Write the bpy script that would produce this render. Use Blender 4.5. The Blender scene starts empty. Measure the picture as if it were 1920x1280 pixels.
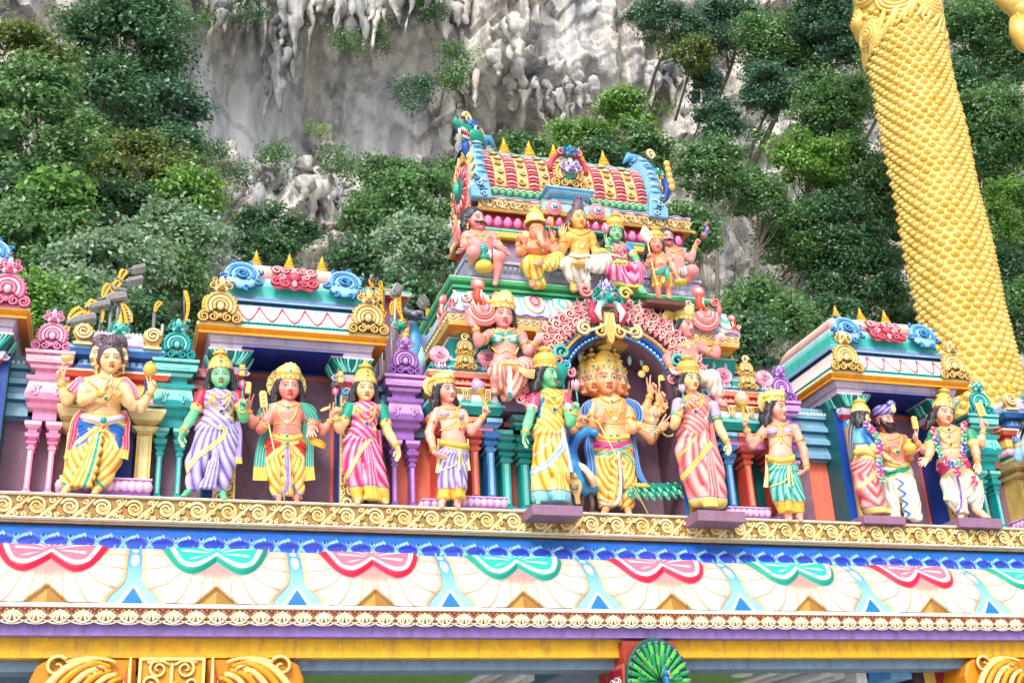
import bpy, math, random
import numpy as np
random.seed(7); RNG=np.random.RandomState(11)
SC=bpy.context.scene; COLL=SC.collection
PI=math.pi; sin=math.sin; cos=math.cos
# ---------------------------------------------------------------- camera
FPX=2290.0
def nrm(v):
    v=np.array(v,float); return v/np.linalg.norm(v)
XC=nrm((7500,-588,-FPX)); _z=np.array((-280,5340,-FPX),float); ZC=nrm(_z-_z.dot(XC)*XC); YC=np.cross(ZC,XC)
RW=np.stack([XC,YC,ZC],1)            # world -> camera
CAM=np.array((0,-14.5,1.7))
cd=bpy.data.cameras.new('camera'); cam=bpy.data.objects.new('camera',cd); COLL.objects.link(cam); SC.camera=cam
cd.sensor_width=36; cd.lens=36*FPX/1920; cd.clip_end=600; cd.clip_start=.1
from mathutils import Matrix, Vector
_m=Matrix([list(r) for r in RW.T]).to_4x4(); _m.translation=Vector(CAM); cam.matrix_world=_m
# ---------------------------------------------------------------- light
SUN_EL=math.radians(44); SUN_AZ=math.radians(208)     # direction the light comes from: front left, high
world=bpy.data.worlds.new('World'); SC.world=world; world.use_nodes=True
wn=world.node_tree.nodes; wl=world.node_tree.links
bg=wn['Background']; sky=wn.new('ShaderNodeTexSky'); sky.sky_type='NISHITA'; sky.sun_disc=False
sky.sun_elevation=SUN_EL; sky.sun_rotation=SUN_AZ; sky.dust_density=3.5; sky.air_density=1.0; sky.ozone_density=1.0
hs=wn.new('ShaderNodeHueSaturation'); hs.inputs['Saturation'].default_value=.38   # pale overcast tropical sky
wl.new(sky.outputs[0],hs.inputs['Color']); wl.new(hs.outputs[0],bg.inputs['Color']); bg.inputs['Strength'].default_value=.15
sd=bpy.data.lights.new('sun','SUN'); sd.energy=1.4; sd.angle=math.radians(14); sd.color=(1,.965,.91)
so=bpy.data.objects.new('sun',sd); COLL.objects.link(so)
_d=Vector((sin(SUN_AZ)*cos(SUN_EL),cos(SUN_AZ)*cos(SUN_EL),sin(SUN_EL)))
so.rotation_euler=_d.to_track_quat('Z','Y').to_euler(); so.location=(0,-10,30)
SC.view_settings.view_transform='Standard'; SC.view_settings.look='None'; SC.view_settings.exposure=.84; SC.view_settings.gamma=1
SC.cycles.max_bounces=5; SC.cycles.diffuse_bounces=3; SC.cycles.glossy_bounces=2; SC.cycles.transparent_max_bounces=4
# ---------------------------------------------------------------- projection helpers
def P(px,py,Y):
    d=RW.T@np.array((px-960.,-(py-640.),-FPX)); return CAM+(Y-CAM[1])/d[1]*d
def proj(p):
    c=(np.asarray(p,float)-CAM)@RW.T; return np.stack([960+FPX*c[...,0]/-c[...,2],640-FPX*c[...,1]/-c[...,2]],-1)
def ray(px,py):
    d=RW.T@np.array((px-960.,-(py-640.),-FPX)); return d/np.linalg.norm(d)
def zz(px,py,Y): return P(px,py,Y)[2]
def xx(px,py,Y): return P(px,py,Y)[0]
# ---------------------------------------------------------------- colours / materials
def s2l(c):
    c=np.asarray(c,float)/255.; return np.where(c<=.04045,c/12.92,((c+.055)/1.055)**2.4)
GAIN=.80
def C(r,g,b):
    c=s2l((r,g,b))*GAIN; l=c@np.array((.25,.6,.15)); return np.clip(l+(c-l)*1.04,.004,.9)
def mixc(a,b,t):
    t=np.asarray(t)[...,None]; return a*(1-t)+b*t
MATS={}
def paint(name='painted_plaster',rough=.42,var=.10,bump=.12,bscale=35,metal=0,dirt=.25,spec=.4,dscale=1.6,dthr=.56):
    if name in MATS: return MATS[name]
    m=bpy.data.materials.new(name); m.use_nodes=True; N=m.node_tree.nodes; L=m.node_tree.links
    b=N['Principled BSDF']; at=N.new('ShaderNodeAttribute'); at.attribute_name='Col'
    tc=N.new('ShaderNodeNewGeometry')
    n1=N.new('ShaderNodeTexNoise'); n1.inputs['Scale'].default_value=9; n1.inputs['Detail'].default_value=6; L.new(tc.outputs['Position'],n1.inputs['Vector'])
    mr=N.new('ShaderNodeMapRange'); mr.inputs[1].default_value=.25; mr.inputs[2].default_value=.75; mr.inputs[3].default_value=1-var; mr.inputs[4].default_value=1+var
    L.new(n1.outputs[0],mr.inputs[0])
    mx=N.new('ShaderNodeMix'); mx.data_type='RGBA'; mx.blend_type='MULTIPLY'; mx.inputs[0].default_value=1
    L.new(at.outputs['Color'],mx.inputs[6]); L.new(mr.outputs[0],mx.inputs[7])
    # rain streak grime: vertically stretched noise
    mp=N.new('ShaderNodeMapping'); mp.inputs['Scale'].default_value=(dscale*4,dscale*4,dscale*.7); L.new(tc.outputs['Position'],mp.inputs[0])
    n2=N.new('ShaderNodeTexNoise'); n2.inputs['Scale'].default_value=1.6; n2.inputs['Detail'].default_value=7; n2.inputs['Roughness'].default_value=.65; L.new(mp.outputs[0],n2.inputs['Vector'])
    cr=N.new('ShaderNodeMapRange'); cr.inputs[1].default_value=dthr; cr.inputs[2].default_value=dthr+.18; cr.inputs[3].default_value=0; cr.inputs[4].default_value=dirt; L.new(n2.outputs[0],cr.inputs[0])
    m2=N.new('ShaderNodeMix'); m2.data_type='RGBA'; m2.inputs[7].default_value=(.10,.085,.07,1)
    L.new(cr.outputs[0],m2.inputs[0]); L.new(mx.outputs[2],m2.inputs[6]); L.new(m2.outputs[2],b.inputs['Base Color'])
    n3=N.new('ShaderNodeTexNoise'); n3.inputs['Scale'].default_value=bscale; n3.inputs['Detail'].default_value=5; L.new(tc.outputs['Position'],n3.inputs['Vector'])
    bp=N.new('ShaderNodeBump'); bp.inputs['Strength'].default_value=bump; bp.inputs['Distance'].default_value=.02; L.new(n3.outputs[0],bp.inputs['Height']); L.new(bp.outputs[0],b.inputs['Normal'])
    b.inputs['Roughness'].default_value=rough; b.inputs['Metallic'].default_value=metal; b.inputs['Specular IOR Level'].default_value=spec
    MATS[name]=m; return m
# ---------------------------------------------------------------- mesh builder
class MB:
    def __init__(s): s.v=[]; s.q=[]; s.ng=[]; s.c=[]; s.n=0; s.sm=[]; s.smn=[]
    def add(s,v,f,col,smooth=True):
        v=np.asarray(v,float); col=np.asarray(col,float)
        if col.ndim==1: col=np.tile(col,(len(v),1))
        s.v.append(v); s.c.append(col)
        if isinstance(f,np.ndarray): s.q.append(f+s.n); s.sm.append(np.full(len(f),smooth))
        else:
            for g in f: s.ng.append([i+s.n for i in g]); s.smn.append(smooth)
        s.n+=len(v); return s
    def grid(s,G,col,smooth=True,wrapu=False,wrapv=False):
        G=np.asarray(G,float); a,b=G.shape[:2]; id=np.arange(a*b).reshape(a,b)
        if wrapu: id=np.concatenate([id,id[:1]],0)
        if wrapv: id=np.concatenate([id,id[:,:1]],1)
        f=np.stack([id[:-1,:-1],id[1:,:-1],id[1:,1:],id[:-1,1:]],-1).reshape(-1,4)
        col=np.asarray(col,float)
        if col.ndim==3: col=col.reshape(-1,3)
        return s.add(G.reshape(-1,3),f,col,smooth)
    def box(s,x0,x1,y0,y1,z0,z1,col):
        v=[(x,y,z) for x in (x0,x1) for y in (y0,y1) for z in (z0,z1)]
        return s.add(v,[(0,1,3,2),(4,6,7,5),(0,4,5,1),(2,3,7,6),(0,2,6,4),(1,5,7,3)],col,False)
    def obox(s,F,u0,u1,v0,v1,w0,w1,col):
        v=[(x,y,z) for x in (u0,u1) for y in (v0,v1) for z in (w0,w1)]
        return s.add(F(v),[(0,1,3,2),(4,6,7,5),(0,4,5,1),(2,3,7,6),(0,2,6,4),(1,5,7,3)],col,False)
    def rings(s,x0,x1,y0,y1,ent,cap=True):
        """ent: (z,offset,colour): rectangular mouldings, mitred; the colour belongs to the band below the entry"""
        pr=None; first=ent[0]
        def R(z,o): return [(x0-o,y0-o,z),(x1+o,y0-o,z),(x1+o,y1+o,z),(x0-o,y1+o,z)]
        for z,o,c in ent:
            if pr is not None:
                s.add(R(*pr)+R(z,o),[(0,1,5,4),(1,2,6,5),(2,3,7,6),(3,0,4,7)],c,False)
            pr=(z,o)
        if cap:
            s.add(R(first[0],first[1]),[(3,2,1,0)],first[2],False); s.add(R(*pr),[(0,1,2,3)],ent[-1][2],False)
        return s
    def tube(s,path,r,col,n=6,flat=None,caps=True):
        p=np.asarray(path,float); m=len(p); r=np.broadcast_to(np.asarray(r,float),(m,)).copy()
        t=np.gradient(p,axis=0); t/=np.linalg.norm(t,axis=1)[:,None]+1e-12
        up=np.array((0,1.,0)) if abs(t[:,1]).mean()<.8 else np.array((1.,0,0))
        if flat is not None: up=np.asarray(flat,float)
        a=np.cross(t,up); a/=np.linalg.norm(a,axis=1)[:,None]+1e-9; b=np.cross(a,t)
        th=np.arange(n)/n*2*PI
        G=p[:,None]+r[:,None,None]*(np.cos(th)[None,:,None]*a[:,None]+np.sin(th)[None,:,None]*b[:,None])
        if caps: G=np.concatenate([np.tile(p[:1,None],(1,n,1)),G,np.tile(p[-1:,None],(1,n,1))],0)
        col=np.asarray(col,float)
        if col.ndim==2:
            cc=np.repeat(col[:,None],n,1)
            if caps: cc=np.concatenate([cc[:1],cc,cc[-1:]],0)
            col=cc
        return s.grid(G,col,True,wrapv=True)
    def lathe(s,c,prof,cols,n=14,ax=(0,0,1),ref=(1,0,0),sq=(1,1),rib=0,ramp=0):
        """prof [(r,z)], cols one colour or one per profile segment"""
        ax=nrm(ax); u=nrm(np.cross(np.cross(ax,ref),ax)); v=np.cross(ax,u); c=np.asarray(c,float)
        th=np.arange(n)/n*2*PI; k=1+ramp*np.cos(th*rib) if rib else np.ones(n)
        def ringp(r,z): return c+z*ax+r*(sq[0]*(k*np.cos(th))[:,None]*u+sq[1]*(k*np.sin(th))[:,None]*v)
        cols=np.asarray(cols,float)
        if cols.ndim==1:
            s.grid([ringp(r,z) for r,z in prof],cols,True,wrapv=True)
        else:
            for i in range(len(prof)-1): s.grid([ringp(*prof[i]),ringp(*prof[i+1])],cols[min(i,len(cols)-1)],True,wrapv=True)
        return s
    def ell(s,c,r,col,n=10,m=7,M=None):
        th=np.arange(n)/n*2*PI; ph=np.linspace(0,PI,m)
        G=np.stack([np.outer(np.sin(ph),np.cos(th)),np.outer(np.sin(ph),np.sin(th)),np.outer(np.cos(ph),np.ones(n))],-1)*np.asarray(r,float)
        if M is not None: G=G@np.asarray(M).T
        return s.grid(G+np.asarray(c,float),col,True,wrapv=True)
    def prism(s,F,poly,w0,w1,col,bev=0,side=None):
        """flat polygon (u,v) raised from w0 to w1 along the frame normal, with a bevelled edge"""
        p=np.asarray(poly,float); n=len(p)
        if ((p[:,0]*np.roll(p[:,1],-1)-np.roll(p[:,0],-1)*p[:,1]).sum())<0: p=p[::-1]
        side=col if side is None else side
        L=[np.c_[p,np.full(n,w0)]]
        if bev:
            e=np.roll(p,-1,0)-np.roll(p,1,0); nn=np.stack([e[:,1],-e[:,0]],1); nn/=np.linalg.norm(nn,axis=1)[:,None]+1e-9
            L+=[np.c_[p,np.full(n,w1-bev*.8)],np.c_[p-nn*bev,np.full(n,w1)]]
        else: L+=[np.c_[p,np.full(n,w1)]]
        s.grid([F(l) for l in L],side,False,wrapv=True)
        s.add(F(L[-1]),[list(range(n))],col,False)
        return s
    def merge(s,o,T=None):
        for v,c in zip(o.v,o.c): s.v.append(v if T is None else T(v)); s.c.append(c)
        for q,m in zip(o.q,o.sm): s.q.append(q+s.n); s.sm.append(m)
        for g,m in zip(o.ng,o.smn): s.ng.append([i+s.n for i in g]); s.smn.append(m)
        s.n+=o.n; return s
    def mesh(s,name,mat,org):
        me=bpy.data.meshes.new(name); V=np.concatenate(s.v)-org
        Q=np.concatenate(s.q) if s.q else np.zeros((0,4),int); SM=np.concatenate(s.sm) if s.sm else np.zeros(0,bool)
        tri=Q.shape[1]==3 if len(Q) else False
        k=Q.shape[1] if len(Q) else 4
        ln=[len(g) for g in s.ng]; loops=np.concatenate([Q.ravel()]+[np.array(g) for g in s.ng]) if s.ng else Q.ravel()
        tot=np.concatenate([np.full(len(Q),k),np.array(ln,int)]) if s.ng else np.full(len(Q),k)
        st=np.concatenate([[0],np.cumsum(tot)[:-1]])
        me.vertices.add(len(V)); me.vertices.foreach_set('co',V.astype(np.float32).ravel())
        me.loops.add(len(loops)); me.loops.foreach_set('vertex_index',loops.astype(np.int32))
        me.polygons.add(len(tot)); me.polygons.foreach_set('loop_start',st.astype(np.int32)); me.polygons.foreach_set('loop_total',tot.astype(np.int32))
        me.polygons.foreach_set('use_smooth',np.concatenate([SM,np.array(s.smn,bool)]) if s.ng else SM)
        a=me.color_attributes.new('Col','FLOAT_COLOR','POINT'); cc=np.ones((len(V),4),np.float32); cc[:,:3]=np.clip(np.concatenate(s.c),0,1); a.data.foreach_set('color',cc.ravel())
        me.materials.append(mat); me.update(calc_edges=True); me.validate(); return me
    def build(s,name,mat=None,parent=None,loc=None,label=None):
        if not s.n: return None
        mat=mat or paint()
        if parent is not None:
            org=np.array(parent.get('_w',(0,0,0)),float); o=bpy.data.objects.new(name,s.mesh(name,mat,org)); o.parent=parent; o['_w']=list(map(float,org))
        else:
            V=np.concatenate(s.v); org=np.array(loc if loc is not None else ((V[:,0].min()+V[:,0].max())/2,(V[:,1].min()+V[:,1].max())/2,V[:,2].min()))
            o=bpy.data.objects.new(name,s.mesh(name,mat,org)); o.location=org; o['_w']=list(map(float,org))
        COLL.objects.link(o)
        if label: o['label']=label
        return o
def tag(o,label=None,cat=None,group=None,kind=None):
    if label: o['label']=label
    if cat: o['category']=cat
    if group: o['group']=group
    if kind: o['kind']=kind
    return o
def empty(name,loc,label=None,cat=None,group=None):
    o=bpy.data.objects.new(name,None); COLL.objects.link(o); o.location=loc; o.empty_display_size=.2; o['_w']=list(map(float,loc))
    return tag(o,label,cat,group)
class Fr:
    """local frame: u right, v up, w towards the viewer"""
    def __init__(s,o,u=(1,0,0),v=(0,0,1),w=(0,-1,0)): s.o=np.asarray(o,float); s.B=np.stack([np.asarray(u,float),np.asarray(v,float),np.asarray(w,float)])
    def __call__(s,p):
        p=np.asarray(p,float)
        if p.shape[-1]==2: p=np.concatenate([p,np.zeros(p.shape[:-1]+(1,))],-1)
        return s.o+p@s.B
    def sub(s,u,v,w=0,ang=0,sc=1,mx=1):
        o=s((u,v,w)); c,n=cos(ang)*sc,sin(ang)*sc
        return Fr(o,(c*s.B[0]+n*s.B[1])*mx,(-n*s.B[0]+c*s.B[1]),s.B[2]*sc)
# ---------------------------------------------------------------- relief ornaments
def curl(mb,F,cx,cy,r,col,turns=1.6,a0=0,d=1,th=.2,w=0,n=6,end=.12,pts=None):
    k=pts or int(12*turns)+4; t=np.linspace(0,1,k); a=a0+d*t*turns*2*PI; R=r*(1-t)**.85*(1-end)+r*end
    p=np.stack([cx+R*np.cos(a),cy+R*np.sin(a),w+np.linspace(0,r*.18,k)],-1)
    mb.tube(F(p),r*th*(1-.55*t)*np.linalg.norm(F.B[0]),col,n)
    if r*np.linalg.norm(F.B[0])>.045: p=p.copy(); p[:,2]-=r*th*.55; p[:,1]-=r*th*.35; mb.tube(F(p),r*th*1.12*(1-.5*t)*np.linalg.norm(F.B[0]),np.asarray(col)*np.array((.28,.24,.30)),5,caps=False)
def arcs(mb,F,cx,cy,r,col,a0,a1,th,w=0,sq=1,n=6,k=16):
    a=np.radians(np.linspace(a0,a1,k)); mb.tube(F(np.stack([cx+r*np.cos(a),cy+r*sq*np.sin(a),np.full(k,w)],-1)),th*np.linalg.norm(F.B[0]),col,n)
def disc(mb,F,cx,cy,r,w,h,col,n=16,sq=1,serr=0,dome=True):
    a=np.arange(n)/n*2*PI; k=1+serr*np.cos(a*n/2)
    L=[(1,0),(1,.6),(.8,1),(0.02,1.15 if dome else 1)]
    mb.grid([F(np.stack([cx+r*q*k*np.cos(a),cy+r*sq*q*k*np.sin(a),np.full(n,w+h*z)],-1)) for q,z in L],col,dome,wrapv=True)
def ball(mb,F,cx,cy,r,w,col,sq=1,n=8,m=5):
    th=np.arange(n)/n*2*PI; ph=np.linspace(0,PI,m)
    G=np.stack([cx+r*np.outer(np.sin(ph),np.cos(th)),cy+r*sq*np.outer(np.cos(ph),np.ones(n)),w-r*.8*np.outer(np.sin(ph),np.sin(th))],-1)
    mb.grid(F(G),col,True,wrapv=True)
def mask(mb,F,s,ca,cb,ce=None):
    """grinning lion face with tufts: about s wide"""
    ce=ce if ce is not None else ca*.35
    ball(mb,F,0,0,.30*s,.05*s,ca,.9,10,6)
    for d in (-1,1):
        ball(mb,F,d*.17*s,.14*s,.13*s,.18*s,cb,1); ball(mb,F,d*.18*s,.13*s,.06*s,.30*s,ce)
        curl(mb,F,d*.34*s,.02*s,.17*s,ca,1.3,PI/2,-d,.3,.1*s); curl(mb,F,d*.27*s,.34*s,.13*s,ca,1.2,-PI/2,d,.3,.1*s)
        ball(mb,F,d*.2*s,-.15*s,.12*s,.17*s,cb)
    ball(mb,F,0,-.02*s,.10*s,.32*s,ca); ball(mb,F,0,.33*s,.13*s,.12*s,cb,1.5); arcs(mb,F,0,-.10*s,.16*s,ce,200,340,.035*s,.27*s)
def crest(mb,F,s,ca,cb,cd,ce=None,top=True,fan=10):
    """horseshoe (kudu) crest of width s standing on its base line, ca raised parts, cb inner field, cd deep grooves"""
    ce=cb if ce is None else ce
    poly=[(-.5,0),(.5,0),(.5,.12),(.40,.26)]+[(.40*cos(a),.46+.38*sin(a)) for a in np.linspace(-.3,PI+.3,18)]+[(-.40,.26),(-.5,.12)]
    mb.prism(F,np.array(poly)*s,0,.07*s,cd*.55,.015*s,ca)
    for r,c,t in ((.36,ca,.05),(.26,cb,.045),(.16,ca,.05)):
        arcs(mb,F,0,.46*s,r*s,c,-38,218,t*s,.09*s,1,6,20)
    k=15
    for i in range(k):
        a=math.radians(-25+230*i/(k-1)); ball(mb,F,.42*s*cos(a),.46*s+.40*s*sin(a),.045*s,.05*s,ca,1,6,4)
    for d in (-1,1):
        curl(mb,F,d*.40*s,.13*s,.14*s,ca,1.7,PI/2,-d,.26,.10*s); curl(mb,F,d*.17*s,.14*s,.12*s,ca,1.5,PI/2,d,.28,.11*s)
    ball(mb,F,0,.45*s,.10*s,.10*s,ce,1.2); ball(mb,F,0,.16*s,.07*s,.14*s,ca)
    if top: mask(mb,F.sub(0,1.0*s,.03*s),.56*s,ca,ce,cd)
def flames(mb,F,w,h,n,ca,cb,seed=0):
    """upright tongue scrolls side by side over width w"""
    rr=random.Random(seed)
    for i in range(n):
        x=(i+.5)/n*w-w/2; d=1 if i%2 else -1
        t=np.linspace(0,1,9); mb.tube(F(np.stack([x+d*.25*w/n*np.sin(t*5),t*h*.7,np.full(9,h*.06)],-1)),w/n*.24*(1-.3*t),ca,6)
        curl(mb,F,x,h*.75,w/n*.42,cb,1.4,0,d,.35,h*.1)
def finial(mb,c,h,col=None,base=None,n=14):
    """brass pot finial (kalasam) of height h"""
    col=C(240,190,70) if col is None else col; base=C(240,236,225) if base is None else base
    pr=[(.30,0),(.34,.03),(.30,.08),(.19,.10),(.17,.13),(.30,.20),(.34,.27),(.28,.34),(.15,.38),(.24,.41),(.26,.46),(.20,.51),(.12,.54),(.17,.57),(.18,.61),(.12,.66),(.09,.72),(.10,.78),(.05,.88),(.005,1)]
    mb.lathe(c,[(r*h*.78,z*h) for r,z in pr],[base]*2+[col]*20,n)
# ================================================================ GATEWAY
PL=paint('painted_plaster',rough=.46,var=.12,bump=.16,dirt=.34,dthr=.53)
PLF=paint('painted_cornice',rough=.5,var=.10,bump=.12,dirt=.30,dthr=.53)
GOLD=C(222,184,108); GOLDL=C(250,232,175); GOLDD=C(125,82,45); ORANGE=C(240,160,30); ORD=C(205,120,20)
TEAL=C(30,165,160); TEALL=C(140,222,214); TEALD=C(5,105,105); PINK=C(242,150,195); PINKL=C(252,205,225); PINKD=C(180,50,120)
PUR=C(160,95,185); PURL=C(215,165,225); PURD=C(110,50,130); LIL=C(180,165,225); LILL=C(232,226,248); MAUVE=C(142,110,130); MAUVED=C(110,82,98)
BLUE=C(20,70,165); SKYB=C(90,165,215); SKYL=C(190,225,242); STEEL=C(58,110,150); STEELL=C(130,180,205); STEELD=C(25,70,105)
RED=C(215,60,70); REDL=C(250,150,150); SALM=C(232,122,100); CREAM=C(250,240,222); WHITE=C(250,248,245); TGREEN=C(95,200,130); TGREENL=C(175,235,190)
XL,XR=-6.5,19.5
gate=empty('temple_gateway',(6.4,0,0),'long brightly painted temple gateway carrying the rows of statues, seen from below','gateway')
zF1=zz(960,956,0); zF0=zz(960,1001,0)
# --- scroll frieze
def scroll_frieze(x0,x1,z0,z1,Y,step,ca,cb,cg,mb=None):
    mb=mb or MB(); h=z1-z0; F=Fr((0,Y,z0))
    mb.box(x0,x1,Y,Y+.12,z0,z1,mixc(cg,ca,.35))
    n=int(round((x1-x0)/step)); step=(x1-x0)/n
    for i in range(n):
        cx=x0+(i+.5)*step; j=RNG.uniform(.95,1.05); G=Fr((cx,Y,z0+h*.49)); big=h>.2
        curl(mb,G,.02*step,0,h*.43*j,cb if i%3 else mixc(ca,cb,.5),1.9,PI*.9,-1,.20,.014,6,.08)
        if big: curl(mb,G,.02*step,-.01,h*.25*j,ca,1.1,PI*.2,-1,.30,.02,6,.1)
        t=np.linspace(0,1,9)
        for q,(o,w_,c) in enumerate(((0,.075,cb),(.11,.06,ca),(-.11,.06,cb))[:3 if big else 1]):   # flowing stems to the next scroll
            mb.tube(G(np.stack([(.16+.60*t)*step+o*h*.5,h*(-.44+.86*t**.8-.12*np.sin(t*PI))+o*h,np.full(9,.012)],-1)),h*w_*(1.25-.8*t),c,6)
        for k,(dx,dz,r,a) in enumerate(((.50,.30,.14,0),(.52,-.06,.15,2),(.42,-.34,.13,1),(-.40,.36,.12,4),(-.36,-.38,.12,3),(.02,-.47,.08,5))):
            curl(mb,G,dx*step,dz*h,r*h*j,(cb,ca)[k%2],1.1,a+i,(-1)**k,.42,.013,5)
        if big:
            for k in range(4): ball(mb,G,(-.4+.25*k)*step,-.46*h,.045*h,.01,cb,1,6,4); mb.tube(G([((-.45+.28*k)*step,-.30*h,.012),((-.36+.28*k)*step,-.40*h,.016),((-.26+.28*k)*step,-.38*h,.010)]),h*.035,ca,5)
    return mb
mb=scroll_frieze(XL,XR,zF0+.035,zF1-.03,0,.355,GOLD,GOLDL,GOLDD)
mb.rings(XL,XR,-.035,.6,[(zF1-.03,0,CREAM),(zF1-.012,.012,mixc(GOLD,CREAM,.7)),(zF1,0,CREAM)])
mb.rings(XL,XR,-.02,.6,[(zF0-.0,0,GOLD),(zF0+.02,.02,mixc(GOLD,CREAM,.7)),(zF0+.036,0,CREAM)])
mb.build('scroll_frieze',PL,gate)
# --- platform, dark gap line
mb=MB(); mb.box(XL,XR,.02,3.4,zF0-.02,zF1-.004,mixc(GOLD,CREAM,.4)); mb.box(XL,XR,.06,.5,zF0-.05,zF0-.021,C(30,30,50)); mb.build('platform',PL,gate)
# --- painted profiles swept along the gate
def strip(name,Ys,Zs,nx,colf,disp=None,mat=PLF,x0=XL,x1=XR):
    Ys=np.asarray(Ys); Zs=np.asarray(Zs); nv=len(Ys); X=np.linspace(x0,x1,nx)
    G=np.zeros((nv,nx,3)); G[:,:,0]=X; G[:,:,1]=Ys[:,None]; G[:,:,2]=Zs[:,None]
    col,dsp=colf(X[None,:]+0*G[:,:,0],np.linspace(0,1,nv)[:,None]+0*G[:,:,0])
    if dsp is not None:
        t=np.gradient(np.stack([Ys,Zs],1),axis=0); t/=np.linalg.norm(t,axis=1)[:,None]; nn=np.stack([t[:,1],-t[:,0]],1)
        if nn[len(nn)//2,0]>0: nn=-nn
        G[:,:,1]+=nn[:,0][:,None]*dsp; G[:,:,2]+=nn[:,1][:,None]*dsp
    mb=MB(); mb.grid(G[::-1],col[::-1],True); return mb
def sm(a,b,x): t=np.clip((x-a)/(b-a),0,1); return t*t*(3-2*t)
# lotus band (v 0 top .. 1 bottom)
Yb0,Yb1=.07,-.14
zB0=zF0-.03; zB1=zz(960,1046,Yb1)
def lotus(X,v):
    s=.290; u=((X/s)%1)*2-1; au=np.abs(u); w=(1-v)     # w: height above the foot
    col=mixc(np.broadcast_to(C(0,105,185),X.shape+(3,)).copy(),C(25,95,195),.5+.5*np.sin(X*.9+1)*np.ones_like(v))
    dome=.30+.34*np.sqrt(np.clip(1-(au/.90)**2,0,1))+.07*np.clip(1-au/.12,0,1)
    wid=.90-.16*sm(.30,.0,w); ins=(w<dome)&(au<wid)
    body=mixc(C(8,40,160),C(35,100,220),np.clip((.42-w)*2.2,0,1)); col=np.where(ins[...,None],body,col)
    d1=np.where(w>.30,np.abs(w-dome),np.abs(au-wid)*.45); ln=np.exp(-(d1/.042)**2)*np.where(u<.15,1.0,.75*(w<.42)); col=mixc(col,C(170,228,250),ln)
    stem=np.exp(-((au-1)/.07)**2)*sm(.34,.26,w); col=mixc(col,C(120,200,240),stem*.8)
    fork=np.exp(-((w-.42-.9*(1-au))/.035)**2)*(au>.80)*(w<.68); col=mixc(col,C(175,230,250),fork)
    dm=(np.abs(au-1)*.62+np.abs(w-.58))<.085; col=np.where(dm[...,None],C(8,35,120),col)
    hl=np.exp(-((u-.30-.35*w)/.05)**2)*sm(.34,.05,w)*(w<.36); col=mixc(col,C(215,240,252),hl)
    col=mixc(col,C(90,110,170),.18*(fbm_(X*3,v*6)>.6))
    return col,-.012*ins+0*X
def fbm_(x,y): return .5+.25*np.sin(x*1.7+np.sin(y*2+x))+.25*np.sin(x*5.3+y*3)
strip('lotus_band',np.linspace(Yb0,Yb1,34),zB0+(zB1-zB0)*np.linspace(0,1,34)**.85,3600,lotus).build('lotus_band',PLF,gate)
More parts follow.
